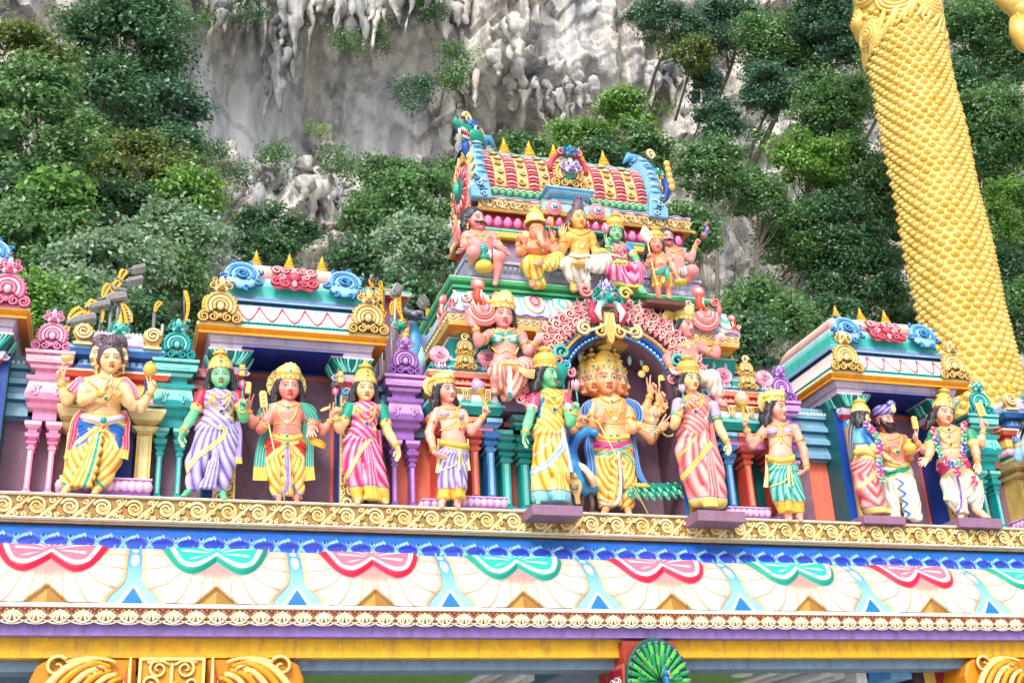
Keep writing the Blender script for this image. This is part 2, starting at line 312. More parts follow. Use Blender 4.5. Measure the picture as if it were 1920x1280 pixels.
# petal cornice
tt=np.linspace(0,1,96); Yk0,Yk1=-.17,-.74
zK0=zB1-.002; zK1=zz(960,1139,Yk1)
Yk=Yk0+(Yk1-Yk0)*np.sin(tt*PI/2)**1.0*.92+(Yk1-Yk0)*.08*tt; Zk=zK0+(zK1-zK0)*(1-np.cos(tt*PI/2)**1.0*1.0)*.55+(zK1-zK0)*tt*.45
PC=np.array([-4.26,-2.49,-.736,1.018,2.796,4.574,6.50,8.416,10.255,12.1,13.95,15.8,17.6,19.4])
def petals(X,v):
    k=np.clip(np.searchsorted(PC,X)-1,0,len(PC)-2); near=np.where((X-PC[k])>(PC[k+1]-X),k+1,k); c=PC[near]; half=(PC[k+1]-PC[k])/2
    u=(X-c)/half; au=np.abs(u); red=(near%2==0)
    W=C(238,228,216); col=np.broadcast_to(W,X.shape+(3,)).copy(); d=np.zeros_like(X)
    edge=.925-.03*v-.20*sm(.70,1.0,v)          # petal outline
    body=au<edge
    ang=np.arctan2(v-.30,au+.001); R=np.hypot(au,(v-.30)*.9)
    pk=sm(.62,.40,np.hypot(au*.92,(v-.1)*1.0)-.10); col=mixc(col,C(240,140,135),.95*sm(.92,.60,np.hypot(au*.95,v*1.0)))
    # radiating painted outlines
    ph=(ang/(PI/2)*5.2+.25*np.sin(R*7))%1; ln=np.exp(-(np.minimum(ph,1-ph)/.055)**2)*sm(.58,.66,np.hypot(au*.95,v))
    col=mixc(col,C(200,135,95),ln*.95)
    r2=np.hypot(au*.98,v*1.0); ln=np.exp(-((r2-.73-.02*np.cos(ang*20))/.014)**2); col=mixc(col,C(248,225,170),ln*.9)
    inn=np.hypot((ph-.5)*1.0,(r2-.86)/.14); col=mixc(col,C(238,200,175),.55*np.exp(-((inn-.40)/.07)**2)*sm(.76,.8,r2))
    ln=np.exp(-((au-edge+.025)/.022)**2)*body; col=mixc(col,C(222,176,108),ln*.9)
    d+=.035*sm(0,.12,edge-au)
    # the lobe in the upper middle
    vb=np.where(au>.30,.66*np.sqrt(np.clip(1-((au-.30)/.38)**2,0,1)),.66-.20*np.clip((.30-au)/.30,0,1)**1.6)
    L=np.minimum(vb-v,.30+.38*np.sqrt(np.clip(1-(v/.66)**2,0,1))-au+.0*v); L=np.where(au<.30,vb-v,L)
    inl=(L>0)
    rc=red[...,None]
    lc=np.where(rc,C(222,38,74),C(0,160,138)); l2=np.where(rc,C(244,118,142),C(50,196,170))
    cc=lc+0*L[...,None]; cc=mixc(cc,C(252,240,240),sm(.065,.085,L)); cc=mixc(cc,l2+0*cc,sm(.125,.140,L))
    a2=np.arctan2(.36-v,u+.0001); rr=np.hypot(u*.75,v-.36); st=np.cos(a2*13+rr*4*np.sign(u))
    cc=mixc(cc,C(255,252,252),sm(.55,.95,st)*sm(.18,.24,L)*.85)
    col=mixc(col,cc,sm(-.008,.008,L)); d+=.045*sm(0,.06,L)*inl
    col=mixc(col,C(150,120,150),.6*np.exp(-((L+.012)/.012)**2)*(au<.7)*(v>.05))
    # ochre notch at the foot
    nt=.17-(1-v)*0; tri=(v>.80)&(au<(v-.80)/.20*.25); col=np.where(tri[...,None],np.where((u<0)[...,None],C(205,155,75),C(165,118,50)),col); d-=.05*tri
    tl=np.exp(-((au-(v-.80)/.20*.25-.02)/.018)**2)*(v>.79); col=mixc(col,C(225,180,110),tl*.8*(~tri))
    # blue strip between
    out=~body; bl=mixc(np.broadcast_to(C(92,160,218),X.shape+(3,)).copy(),C(150,200,238),sm(.3,.9,v))
    q=1-au
    for vc,rx,ry in ((.11,.040,.06),(.36,.048,.13)):
        e=np.hypot(q/rx,(v-vc)/ry); bl=mixc(bl,C(222,240,252),sm(1.1,.9,e))
    tb=(v>.80)&(q<(v-.80)/.2*.13); bl=np.where(tb[...,None],C(28,120,185),bl)
    bl=mixc(bl,C(228,243,252),np.exp(-((q-(v-.78)/.2*.15)/.02)**2)*(v>.77)*(~tb))
    col=np.where(out[...,None],bl,col); d-=.012*out
    col=mixc(col,C(120,100,90),np.exp(-((au-edge)/.008)**2)*.5)
    return col,d*sm(-.02,.26,v)
strip('petal_cornice',Yk,Zk,3200,petals).build('petal_cornice',paint('painted_petals',rough=.55,var=.045,bump=.10,dirt=.10),gate)
# --- scalloped frieze
zS1=zK1-.004; zS0=zz(960,1174,-.76)
mb=MB(); mb.rings(XL,XR,-.76,-.2,[(zS1-.05,-.01,CREAM),(zS1-.045,.02,CREAM),(zS1-.018,.022,CREAM),(zS1,.0,WHITE)])
mb.box(XL,XR,-.735,-.5,zS0+.03,zS1-.045,C(170,115,85))
n=int((XR-XL)/.232); st=(XR-XL)/n; hS=zS1-.05-zS0
for i in range(n):
    F=Fr((XL+(i+.5)*st,-.74,zS1-.05)); h=hS
    for k,a in enumerate((-62,-38,-14,14,38,62)):
        ar=math.radians(a); t=np.array((.18,.5,.95)); mb.tube(F(np.stack([np.sin(ar)*h*.74*t,-h*(.08+.80*t*np.cos(ar*.8)),np.full(3,.014)],-1)),h*np.array((.04,.095,.11)),(GOLDL,CREAM)[k%2],5)
    arcs(mb,F,0,-h*.28,h*.56,CREAM,200,340,h*.075,.016,1.15,5,10)
    arcs(mb,F,st/2,-h*.34,h*.42,mixc(GOLD,CREAM,.6),205,335,h*.05,.012,1.2,5,8)
    for d in (-1,1): curl(mb,F,d*st*.30,-h*.22,h*.15,C(235,160,130),1.1,PI/2,d,.35,.014,5)
    ball(mb,F,0,-h*.16,h*.09,.02,GOLDL,1,6,4); ball(mb,F,st/2,-h*.10,h*.11,.02,C(205,95,80),1,6,4)
    mb.tube(F([(-st*.5,-h*.86,.008),(-st*.25,-h*.98,.008),(0,-h*1.02,.008),(st*.25,-h*.98,.008),(st*.5,-h*.86,.008)]),h*.05,CREAM,5)
mb.build('scalloped_frieze',PLF,gate)
# --- fascia, beams
zP0=zz(960,1194,-.66); zY0=zz(960,1232,-.52); zG0=zz(960,1255,-.36)
BE=paint('painted_beam',rough=.55,var=.16,bump=.25,dirt=.42,dthr=.50,bscale=22)
MB().box(XL,XR,-.66,.0,zP0,zS0+.05,C(158,130,212)).build('purple_fascia',BE,gate)
MB().box(XL,XR,-.52,-.04,zY0,zP0-.002,C(235,182,48)).build('yellow_beam',BE,gate)
MB().box(XL,XR,-.36,.0,zG0,zY0-.002,C(120,150,180)).build('grey_beam',BE,gate)
zc=zG0+.10
MB().box(XL,XR,.004,9,zc,zc+.3,C(122,168,90)).build('porch_ceiling',paint('painted_ceiling',var=.03,dirt=.1),gate)
def cbeam(pxa,pxb,col,h=.06,rows=1,cols=None,tilt=0):
    y=1256; mb=MB(); xa,xb=xx(pxa,y,.05),xx(pxb,y,.05)
    for i in range(rows):
        a=xa+(xb-xa)*i/rows; b=xa+(xb-xa)*(i+1)/rows; hh=h+.035*(i if tilt>0 else rows-i) if tilt else h
        mb.box(a,b-.004,.01,9,zc-hh,zc+.01,(cols[i%len(cols)] if cols else col))
    return mb
G1=C(205,208,212); G2=C(232,233,236); G3=C(170,172,182)
cbeam(925,1000,G1,.03,5,[G2,G1,G3],1).build('ceiling_beam',PL,gate)
cbeam(1003,1050,C(55,95,120),.10).build('ceiling_beam',PL,gate)
cbeam(1053,1150,C(125,135,170),.08).build('ceiling_beam',PL,gate)
cbeam(1475,1620,G1,.03,7,[G2,G1,G3],1).build('ceiling_beam',PL,gate)
cbeam(1625,1705,C(60,130,195),.18,2,[C(60,130,195),C(120,180,225)]).build('ceiling_beam',PL,gate)
cbeam(1706,1790,C(150,40,60),.24,4,[C(60,30,40),C(212,175,95),C(165,40,60),C(212,175,95)]).build('ceiling_beam',PL,gate)
MB().box(XL,xx(60,1256,.05),.01,9,zc-.05,zc+.01,C(80,115,150)).build('ceiling_beam',PL,gate)
for px,py in ((833,1257),(1391,1266)):
    d=MB(); q=P(px,py,.1); dd=(zc-1.7)/(P(px,py,1)[2]-1.7)   # on the ceiling
    r=ray(px,py); t=(zc-.012-CAM[2])/r[2]; q=CAM+t*r
    d.lathe((q[0],q[1],zc-.025),[(0,0),(.10,0),(.145,.01),(.15,.025)],[C(245,245,245),C(225,225,225),C(235,235,235)],24); d.build('downlight',paint('enamel',rough=.3,dirt=.05),gate)
MB().box(XL,XR,8.9,9.2,0,zc+.2,C(150,160,150)).build('rear_wall',PL,gate)
# --- orange column capitals under the beam
OR=C(245,165,45); ORL=C(252,215,140); ORDK=C(170,75,15)
def capital(xc,full=True):
    mb=MB(); F=Fr((xc,-.46,zz(300,1232,-.5)+.015)); s=1.0
    mb.box(xc-.34,xc+.34,-.60,.3,F.o[2]-1.1,F.o[2]+.012,OR)
    G=Fr((xc,-.605,F.o[2]-.035))
    for a in (-.33,.33): mb.obox(G,a-.016,a+.016,-1,.0,0,.03,ORL)
    mb.obox(G,-.34,.34,-.03,.0,.0,.032,ORL)
    for d in (-1,1):
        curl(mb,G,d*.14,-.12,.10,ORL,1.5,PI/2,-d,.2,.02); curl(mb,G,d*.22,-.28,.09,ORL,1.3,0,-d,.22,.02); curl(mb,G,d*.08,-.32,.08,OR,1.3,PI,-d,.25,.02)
        mb.tube(G([(d*.02,-.08,.015),(d*.10,-.035,.015),(d*.26,-.05,.015)]),.018,ORL,6); curl(mb,G,d*.12,-.5,.11,ORL,1.6,PI/2,d,.2,.02)
    mb.tube(G([(0,-.06,.02),(0,-.5,.02)]),.02,ORL,6)
    for d in (-1,1):
        H=Fr((xc+d*.37,-.50,F.o[2]),(d,0,0))
        poly=[(0,-.02),(.88,-.02),(1.0,-.10),(1.06,-.25),(1.05,-.45),(.95,-.62),(.7,-.8),(0,-1.1)]
        mb.prism(H,np.array(poly),-.5,.0,C(225,140,35),.03)
        for k in range(6):     # big acanthus ribs sweeping outward
            t=np.linspace(0,1,12); r=.98-.13*k
            mb.tube(H(np.stack([r*(.42+.62*np.sin(t*1.5)),-.04-.10*k*.4-.78*(1-np.cos(t*1.45))*(r+.1),.03+.03*np.sin(t*3)],-1)),.045-.003*k,(ORL,OR)[k%2],6)
            mb.tube(H(np.stack([r*(.42+.62*np.sin(t*1.5))-.05,-.06-.10*k*.4-.78*(1-np.cos(t*1.45))*(r+.1),.028+.02*np.sin(t*3)],-1)),.014,ORDK,5)
        for k in range(5):
            t=np.linspace(0,1,10); mb.tube(H(np.stack([.46+(.26-.06*k)*np.cos(t*2.6+.3),-.10-.045*k+.07*np.sin(t*2.6+.3),.06+0*t],-1)),.02,(ORL,OR,ORDK)[k%3],6)
            t=np.linspace(0,1,10); mb.tube(H(np.stack([.06+.09*k*t,-.02-.5*t-.07*k,.03+0*t+.05*np.sin(t*3)],-1)),.016+.006*np.sin(t*3),(ORL,ORDK)[k%2],6)
        curl(mb,H,.80,-.12,.12,ORL,1.2,PI*.8,-1,.2,.06)
        mb.obox(H,.28,.60,-.018,.012,-.1,.05,OR)
    return mb.build('column_capital',PL,gate)
capital(xx(322,1260,-.6)); capital(xx(1985,1250,-.6))
# --- peacock bracket
pc=MB(); XPk=xx(1228,1240,-.75)
zt=zz(1228,1196,-.75)
F=Fr((XPk,-.78,zt))
pc.box(XPk-.36,XPk+.34,-.66,.2,zt-1.6,zt-.02,C(170,60,50)); 
rp=MB(); H=Fr((XPk-.362,-.66,zt-.28),(0,-1,0),(0,0,1),(-1,0,0))
rp.obox(H,-.55,.0,-.9,.0,0,.012,C(215,110,90)); rp.obox(H,-.50,-.05,-.85,-.05,.012,.02,C(165,30,45))
for k in range(3): curl(rp,H,-.36+.13*k,-.2,.06,C(245,235,235),1.4,k,1,.16,.03)
rp.build('red_panel',PL,gate)
pc.build('bracket',PL,gate)
pea=MB(); gA,gB,gC=C(30,150,90),C(90,195,90),C(10,90,85)
pea.prism(F,[(.40*cos(a),-.50+.50*sin(a)) for a in np.linspace(-.2,PI+.2,20)]+[(-.36,-1.0),(.36,-1.0)],-.05,.02,gC,.01)
for ring,(r,nf,ww) in enumerate(((.47,17,.034),(.33,13,.028),(.20,9,.024))):
    for i in range(nf):
        a=math.radians(-12+204*i/(nf-1)); t=np.array((.25,.6,.85,1.0)); c0=np.array((0,-.52))
        p=np.stack([c0[0]+r*t*cos(a)*.86,c0[1]+r*t*sin(a),.03+.012*ring+.03*t],-1)
        pea.tube(F(p),ww*np.array((.35,.75,1,.75)),(gA,gB)[(i+ring)%2],6)
        ball(pea,F,c0[0]+r*.95*cos(a)*.86,c0[1]+r*.95*sin(a),ww*.72,.075+.012*ring,C(190,120,60),1,6,4)
        ball(pea,F,c0[0]+r*.955*cos(a)*.86,c0[1]+r*.955*sin(a),ww*.45,.092+.012*ring,C(20,90,200),1,6,4)
tn=pea.build('tail_fan',PL,gate)
pb=MB(); G=F.sub(.03,-.46,.12); pb.tube(G([(0,.0,.05),(.015,-.06,.05),(.0,-.14,.06),(0,-.3,.09),(0,-.5,.10)]),np.array((.035,.032,.045,.09,.12)),C(20,110,190),10)
ball(pb,G,0,.02,.042,.07,C(20,110,190)); pb.tube(G([(.02,.01,.09),(.055,-.005,.10)]),np.array((.018,.003)),C(230,150,60),6)
for k in range(3): pb.tube(G([(0,.05,.06),(-.02+.02*k,.09,.05)]),.005,gA,4); ball(pb,G,-.02+.02*k,.095,.009,.05,C(20,90,200))
ball(pb,G,.02,.03,.012,.10,C(245,245,240)); pb.build('peacock_relief',PL,gate)

# ---------------------------------------------------------------- back wall with panels
zW0=zF1-.002; YW=.74
wall=MB(); wall.box(XL,XR,YW,YW+.5,zW0,zz(325,700,YW)+.1,MAUVE); wall.build('back_wall',paint('weathered_mauve_plaster',rough=.65,var=.14,bump=.5,dirt=.45),gate)
def panel(a,b,col,yo=.012,z1=None):
    m=MB(); xa,xb=xx(a,860,YW),xx(b,860,YW); m.box(xa,xb,YW-yo,YW,zW0+.01,z1 or zz(755,800,YW),col); m.build('wall_panel',paint('weathered_panel',rough=.6,var=.12,bump=.3,dirt=.3),gate)
for a,b,c in ((727,806,SALM),(806,815,BLUE),(815,902,C(60,130,135)),(902,905,RED),(905,950,C(65,140,145)),(952,1010,C(205,100,80)),(1408,1445,C(20,120,120)),(1446,1470,C(225,70,50)),(1512,1550,SALM),(1552,1572,C(15,90,95)),(1372,1407,C(20,110,120))): panel(a,b,c)
# stacked mouldings
def stack(z0,z1,n,cA,cB,amp=.10,flip=False):
    e=[(z0,0,cA)]; h=(z1-z0)/n
    for i in range(n):
        z=z0+i*h; o=amp*(.5+.5*((i*7)%5)/4)*(1 if i%2 else .72)
        e+=[(z+.02*h,o*.55,cB),(z+.10*h,o,cB),(z+.42*h,o,cA),(z+.44*h,o*.75,cB),(z+.62*h,o*.35,cA),(z+.64*h,.004,cB),(z+.98*h,.004,cA)]
    e.append((z1,0,cA)); return e
zM0=zz(755,822,.62); zM1=zz(755,715,.62)
def mould(a,b,cA,cB,n=4,beads=True):
    m=MB(); xa,xb=xx(a,760,.62),xx(b,760,.62); m.rings(xa,xb,.62,YW+.3,stack(zM0,zM1,n,cA,cB))
    if beads:
        F=Fr((0,.555,zM1-.115)); 
        for k in range(int((xb-xa)/.06)): m.obox(F,xa+.06*k+.01,xa+.06*k+.045,-.022,.022,-.02,.012,mixc(cA,WHITE,.7))
    m.build('wall_moulding',PL,gate)
for a,b in ((-420,60),(60,142),(716,835),(1470,1560)): mould(a,b,STEELL,STEEL,4)
for a,b in ((236,300),(300,392),(1815,1880)): mould(a,b,C(238,160,160),C(190,75,85),5,False)
mould(950,1000,C(220,140,150),C(120,60,80),4,False)

# ---------------------------------------------------------------- dotted plinth
def dotted(mb,x0,x1,y0,y1,z0,h,cA=PUR,cB=C(240,195,235),sill=True):
    mb.rings(x0,x1,y0,y1,[(z0,-.05,PURD),(z0+h*.25,-.05,cA),(z0+h*.27,-.01,cA),(z0+h*.40,0,cA),(z0+h*.92,0,cA),(z0+h*.94,.012,cB),(z0+h,.012,cB)])
    n=max(1,int((x1-x0)/(.085))); st=(x1-x0)/n
    for i in range(n): ball(mb,Fr((x0+(i+.5)*st,y0,z0+h*.66)),0,0,h*.24,0,cB,1,8,5)
    m=int((y1-y0)/.085)
    for i in range(m): ball(mb,Fr((x0,y0+(i+.5)*.085,z0+h*.66),(0,1,0),(0,0,1),(-1,0,0)),0,0,h*.24,0,cB,1,8,5)
# ---------------------------------------------------------------- totem columns
def colonnette(mb,x,Y,z0,z1,w,cA,cB,cD,round_=False):
    h=z1-z0; y1=Y+w*1.6
    mb.rings(x-w*.30,x+w*.30,Y,y1,[(z0,.25*w,cD),(z0+.04*h,.25*w,cA),(z0+.06*h,.1*w,cA),(z0+.08*h,0,cA),(z0+.62*h,0,cA),(z0+.63*h,.15*w,cB),(z0+.655*h,.15*w,cA),(z0+.66*h,.02*w,cD),(z0+.70*h,.04*w,cA),(z0+.705*h,.22*w,cB),(z0+.73*h,.3*w,cA),(z0+.76*h,.15*w,cD),
        (z0+.78*h,.1*w,cA),(z0+.79*h,.42*w,cB),(z0+.84*h,.5*w,cA),(z0+.86*h,.2*w,cD),(z0+.89*h,.15*w,cA),(z0+.92*h,.5*w,cB),(z0+.95*h,.62*w,cA),(z0+h,.62*w,cB)])
    mb.box(x-w*.14,x+w*.14,Y-.012,Y,z0+.09*h,z0+.60*h,cB)
def totem(px,zt=None,cA=TEAL,cB=TEALL,cD=TEALD,Y=.46,w=.40,name='totem_pilaster',plinth=True):
    """stacked pilaster: two thin colonnettes, capital blocks, crest and lion mask"""
    m=MB(); x=xx(px,700,Y); Z=lambda py: zz(327,py,Y)
    y1=YW+.35
    m.rings(x-w*.34,x+w*.34,Y,y1,[(Z(802),0,cD),(Z(800),.0,cD),(Z(781),0,cA),(Z(780),.06,cB),(Z(774),.085,cA),(Z(772),.05,cD),(Z(768),.06,cA),(Z(766),.10,cB),(Z(757),.115,cA),(Z(754),.105,cA),(Z(733),.075,cB),(Z(731),.11,cB),(Z(725),.115,cA),(Z(723),.02,cD),(Z(711),.02,cA),(Z(709),.075,cB),(Z(704),.09,cB),(Z(701),.13,cA),(Z(690),.14,cB),(Z(686),.10,cA),(Z(685),.15,cB),(Z(680),.155,cB)])
    F=Fr((x,Y-.098,Z(764)))
    for d in (-1,1):
        for k,(dx,r) in enumerate(((.13,.055),(.09,.04))): pass
        G=F.sub(d*.115*w/.4,.085); curl(m,G,d*.02,0,.055,cB,1.0,-PI/2,-d,.3,.01)
        t=np.linspace(0,1,7)
        for k in range(3): m.tube(G(np.stack([d*(.045-.035*k+.02*np.sin(t*5)),-.03+t*.11,np.full(7,.012)],-1)),.012,cB,5)
    n=6
    for i in range(n): m.obox(Fr((x,Y-.135,Z(693))),-.17+.06*i,-.13+.06*i,-.03,.012,-.02,.006,cB)
    crest(m,Fr((x,Y-.10,Z(680))),.43,cA,cB,cD)
    z0=zF1+.0; 
    for d in (-1,1): colonnette(m,x+d*w*.30,Y+.06,z0+.12,Z(802),w*.26,cA,cB,cD)
    o=m.build(name,PL,gate)
    if plinth:
        m=MB(); dotted(m,x-w*.95,x+w*.95,Y-.03,YW+.1,zF1-.002,.135); m.build('dotted_plinth',PL,gate)
PK=(PINK,PINKL,PINKD); TL=(C(30,168,170),TEALL,TEALD); PR=(C(165,110,200),PURL,PURD)
for px,c in ((92,PK),(328,TL),(756,PR),(1452,PR),(1815,TL)): totem(px,cA=c[0],cB=c[1],cD=c[2])

# ---------------------------------------------------------------- big shrine
def leafscroll(m,F,s,ca,cb,d=1,n=4):
    """round fish-tail scroll medallion"""
    disc(m,F,0,0,s*.46,0,s*.07,cb,18)
    for k in range(n): arcs(m,F,0,0,s*(.12+.10*k),(ca,cb)[k%2],-80+25*k,230-15*k,s*.04,s*.10-.01*k*s,1,5,14)
    curl(m,F,0,0,s*.16,ca,1.4,0,d,.3,s*.12)
    for k in range(7):
        a=math.radians(-170+48*k); curl(m,F,s*.46*cos(a),s*.46*sin(a),s*.11,ca,1.1,a,d,.35,s*.05,5)
def redmask(m,F,w,h,ca,cb,cd):
    poly=[(-.5,.45),(-.2,.5),(0,.42),(.2,.5),(.5,.45),(.42,.1),(.5,-.3),(.36,-.5),(.12,-.4),(0,-.5),(-.12,-.4),(-.36,-.5),(-.5,-.3),(-.42,.1)]
    m.prism(F,np.array(poly)*(w,h),0,.03,cd,.01,ca)
    for d in (-1,1):
        for x,y,r,a in ((.36,.28,.17,0),(.37,-.22,.19,1),(.18,.30,.13,2),(.20,-.28,.15,3),(.26,.02,.13,4)): curl(m,F,d*x*w,y*h,r*h,ca if a%2 else cb,1.5,a,-d,.28,.04,6)
    ball(m,F,0,0,.17*h,.05,ca); ball(m,F,0,.25*h,.10*h,.05,cb)
    for d in (-1,1): ball(m,F,d*.09*h,.08*h,.05*h,.10,cb)
    ball(m,F,0,-.3*h,.09*h,.05,cb,1.6)
def bigshrine(X0,W,right=False,name='shrine',crestc=(GOLD,GOLDL,GOLDD)):
    Yf=.20; pm=545
    Z=lambda py,o=0: zz(pm,py,Yf-o)
    hw=W/2; m=MB(); y1=1.9; sl=C(70,120,170); slL=C(165,205,228)
    zn=Z(662,.06)
    # upper mouldings
    m.rings(X0-hw,X0+hw,Yf,y1,[(zn,.06,LIL),(Z(654,.06),.06,LILL),(Z(650,.06),.06,LIL),(Z(640,.06),.085,LILL),(Z(636,.10),.10,LIL),(Z(634.5,.22),.22,ORD),(Z(630,.22),.22,ORANGE),(Z(628,.22),.20,ORD),(Z(620,.25),.25,ORANGE),(Z(617,.25),.25,GOLDL),
        (Z(614,.25),.24,CREAM),(Z(612,.22),.21,TEAL),(Z(608,.22),.21,TEALD),(Z(606,.20),.20,CREAM),(Z(594,.15),.15,C(252,232,228)),(Z(580,.05),.05,C(250,215,212)),(Z(578.5,.05),.05,slL),(Z(577,.0),0,sl),
        (Z(573,.0),0,sl),(Z(571,.08),.08,sl),(Z(567,.09),.09,slL),(Z(565,.05),.04,sl),(Z(560,.02),.0,C(120,150,200)),(Z(559,0),-.02,slL)])
    F=Fr((X0,Yf-.22,Z(610,.22)))
    nb=46
    for i in range(nb): ball(m,F,-hw-.2+(2*hw+.4)*(i+.5)/nb,0,.020,.0,C(60,190,170),1,6,4)
    nb=7; zt,zb=Z(580,.05),Z(606,.2)
    for i in range(nb):      # painted petal arches on the sloping band
        u=-hw-.05+(2*hw+.1)*(i+.5)/nb; t=np.linspace(-1,1,13); q=(1-np.abs(t)**1.7)
        zz_=zt-.015+(zb-zt)*(.95*q); yy=Yf-.05-.15*(.02+.95*q)-.014
        m.tube(np.stack([X0+u+t*(2*hw+.1)/nb*.5,yy,zz_],-1),.011,C(215,70,95),5)
        m.tube(np.array([(X0+u,Yf-.08,zt-.03),(X0+u,Yf-.17,zb+.06)]),.004,C(235,150,160),4)
    # roof
    R=[]; zr0,zr1=Z(557,.03),Z(498,-.25)
    for i in range(13):
        a=i/12; ang=a*PI*.46; z=zr0+(zr1-zr0)*(.16+.84*math.sin(ang)) if i else zr0; o=-.03-.36*(1-math.cos(ang))
        R.append((z,o))
    cols=[C(20,140,135),C(80,200,190),C(140,220,212),C(190,232,228),C(180,130,150),C(215,160,150),C(236,190,165),C(244,212,190),C(246,228,212),C(242,222,218),C(238,214,226),C(225,215,232),C(205,225,215)]
    m.rings(X0-hw,X0+hw,Yf,y1,[(zr0-.01,-.05,C(15,120,118))]+[(z,o,cols[i%len(cols)]) for i,(z,o) in enumerate(R)])
    for i in range(24): ball(m,Fr((X0,Yf+.36,zr1-.008)),-hw+.3+(2*hw-.6)*(i+.5)/24,0,.03,0,C(170,220,190) if i%2 else CREAM,.7,6,4)
    # niche walls
    nx=hw-.33; zb=zF1
    m.box(X0-hw-.04,X0-nx,.34,.80,zb-.001,zn-.004,BLUE); m.box(X0+nx,X0+hw+.04,.34,.80,zb-.001,zn-.004,BLUE)
    m.box(X0-hw-.04,X0+hw+.04,.78,1.6,zb-.001,zn-.003,BLUE)
    m.box(X0-hw-.05,X0-hw-.04,.345,1.3,zb,zn-.006,C(15,95,105)); m.box(X0+hw+.04,X0+hw+.05,.345,1.3,zb,zn-.006,C(15,95,105))
    body=m.build(name,PL,gate)
    m=MB(); m.box(X0-nx+.002,X0+nx-.002,.755,.785,zb,zn-.08,MAUVE); m.build('niche_back',paint('weathered_mauve_plaster'),body)
    m=MB()
    for a,b,c,d in ((-nx+.002,-nx+.045,zb,zn-.08),(nx-.045,nx-.002,zb,zn-.08),(-nx+.002,nx-.002,zn-.125,zn-.08)): m.box(X0+a,X0+b,.735,.76,c,d,C(235,110,85))
    m.build('niche_border',PL,body)
    m=MB(); m.box(X0-nx,X0+nx,.02,.8,zn-.003,zn+.0,C(10,50,150)); m.build('soffit',PL,body)
    for d in (-1,1):
        m=MB(); crest(m,Fr((X0+d*(hw-.03),Yf-.25,Z(617,.25))),.50,*crestc,crestc[1]); m.build('corner_crest',PL,body)
        m=MB(); Fm=Fr((X0+d*(hw-.30),Yf-.03,Z(528,0)),(1,0,0),(0,.35,.94),(0,-.94,.35)); leafscroll(m,Fm,.50,C(60,140,205),C(150,200,232),d); m.build('scroll_medallion',PL,body)
    m=MB(); redmask(m,Fr((X0,Yf-.04,Z(527,0)),(1,0,0),(0,.35,.94),(0,-.94,.35)),.62,.42,C(235,95,115),C(252,180,185),C(175,40,70)); m.build('lion_mask',PL,body)
    for i in (-1,0,1):
        m=MB(); finial(m,(X0+i*hw*.46,Yf+.50,zr1-.01),.33); m.build('finial',paint('gilded_paint',rough=.32),body)
    # jamb pilasters with scroll face and leaf brackets
    for d in (-1,1):
        x=X0+d*(nx+.13); m=MB(); zt=zn-.50
        m.box(x-.12,x+.12,.26,.36,zb,zt,C(150,110,110))
        k=int((zt-zb)/.155)
        for i in range(k):
            G=Fr((x,.255,zb+.09+i*.155)); e=1 if i%2 else -1
            curl(m,G,e*.03,0,.075,GOLDL,1.6,i,e,.26,.012); curl(m,G,-e*.07,.05,.05,GOLD,1.3,i+2,-e,.3,.012); curl(m,G,e*.085,.07,.035,GOLDL,1.1,i,e,.35,.012); curl(m,G,-e*.08,-.03,.035,GOLDL,1.1,i,e,.35,.012)
        for e in (-1,1): m.box(x+e*.12-.012,x+e*.12+.012,.24,.30,zb,zt,GOLD)
        m.build('scroll_pilaster',PL,body)
        m=MB()
        m.rings(x-.12,x+.12,.27,.5,[(zt,0,SKYB),(zt+.13,.0,SKYB),(zt+.135,.02,REDL),(zt+.19,.05,RED),(zt+.20,.05,LIL),(zt+.27,.09,LILL),(zt+.285,.08,LIL),(zt+.29,.07,TEAL),(zt+.47,.16,TEALD),(zt+.495,.16,C(250,215,225))])
        curl(m,Fr((x,.262,zt+.065)),-.05,0,.055,C(210,235,248),1.3,0,1,.25); curl(m,Fr((x,.262,zt+.065)),.05,0,.055,C(210,235,248),1.3,PI,-1,.25)
        curl(m,Fr((x-.2,.255,zt+.24),(1,0,0)),0,0,.05,LILL,1.5,0,1,.3); curl(m,Fr((x+.2,.255,zt+.24)),0,0,.05,LILL,1.5,0,-1,.3)
        for e in (-1,1):     # leaf brackets
            for kk in range(5):
                t=np.linspace(0,1,9); m.tube(np.stack([x+e*(.015+.028*kk+(.045+.022*kk)*t**1.6+.02*np.sin(t*PI)),.27-.085-.085*t-.012+0*t,zt+.30+t*.155],-1),.019*(1.1-.4*t),(TEALL,TEAL,TEALL)[kk%3],6)
            for kk in range(4):
                t=np.linspace(0,1,7); m.tube(np.stack([x+e*(.12+.085+.085*t+.012),.30+.05*kk+.01*np.sin(t*6),zt+.30+t*.155],-1),.018*(1.1-.4*t),(TEALL,TEAL)[kk%2],6)
        for kk in range(4): m.box(x-d*.15-.035,x-d*.15+.035,.12+.02*kk,.26,zt+.14+.09*kk,zt+.21+.09*kk,GOLD); ball(m,Fr((x-d*.15,.13+.02*kk,zt+.175+.09*kk)),0,0,.025,0,GOLDL)
        m.build('bracket',PL,body)
    return body
XSL=(xx(372,650,.0)+xx(722,650,.0))/2; WSL=xx(722,650,.0)-xx(372,650,.0)-.42
XSR=(xx(1548,700,.0)+xx(1814,700,.0))/2+.02
bigshrine(XSL,WSL)
bigshrine(XSR,WSL)
bigshrine(xx(40,660,0)-.20-WSL/2,WSL,crestc=(C(238,130,160),C(252,200,215),C(190,70,110)))
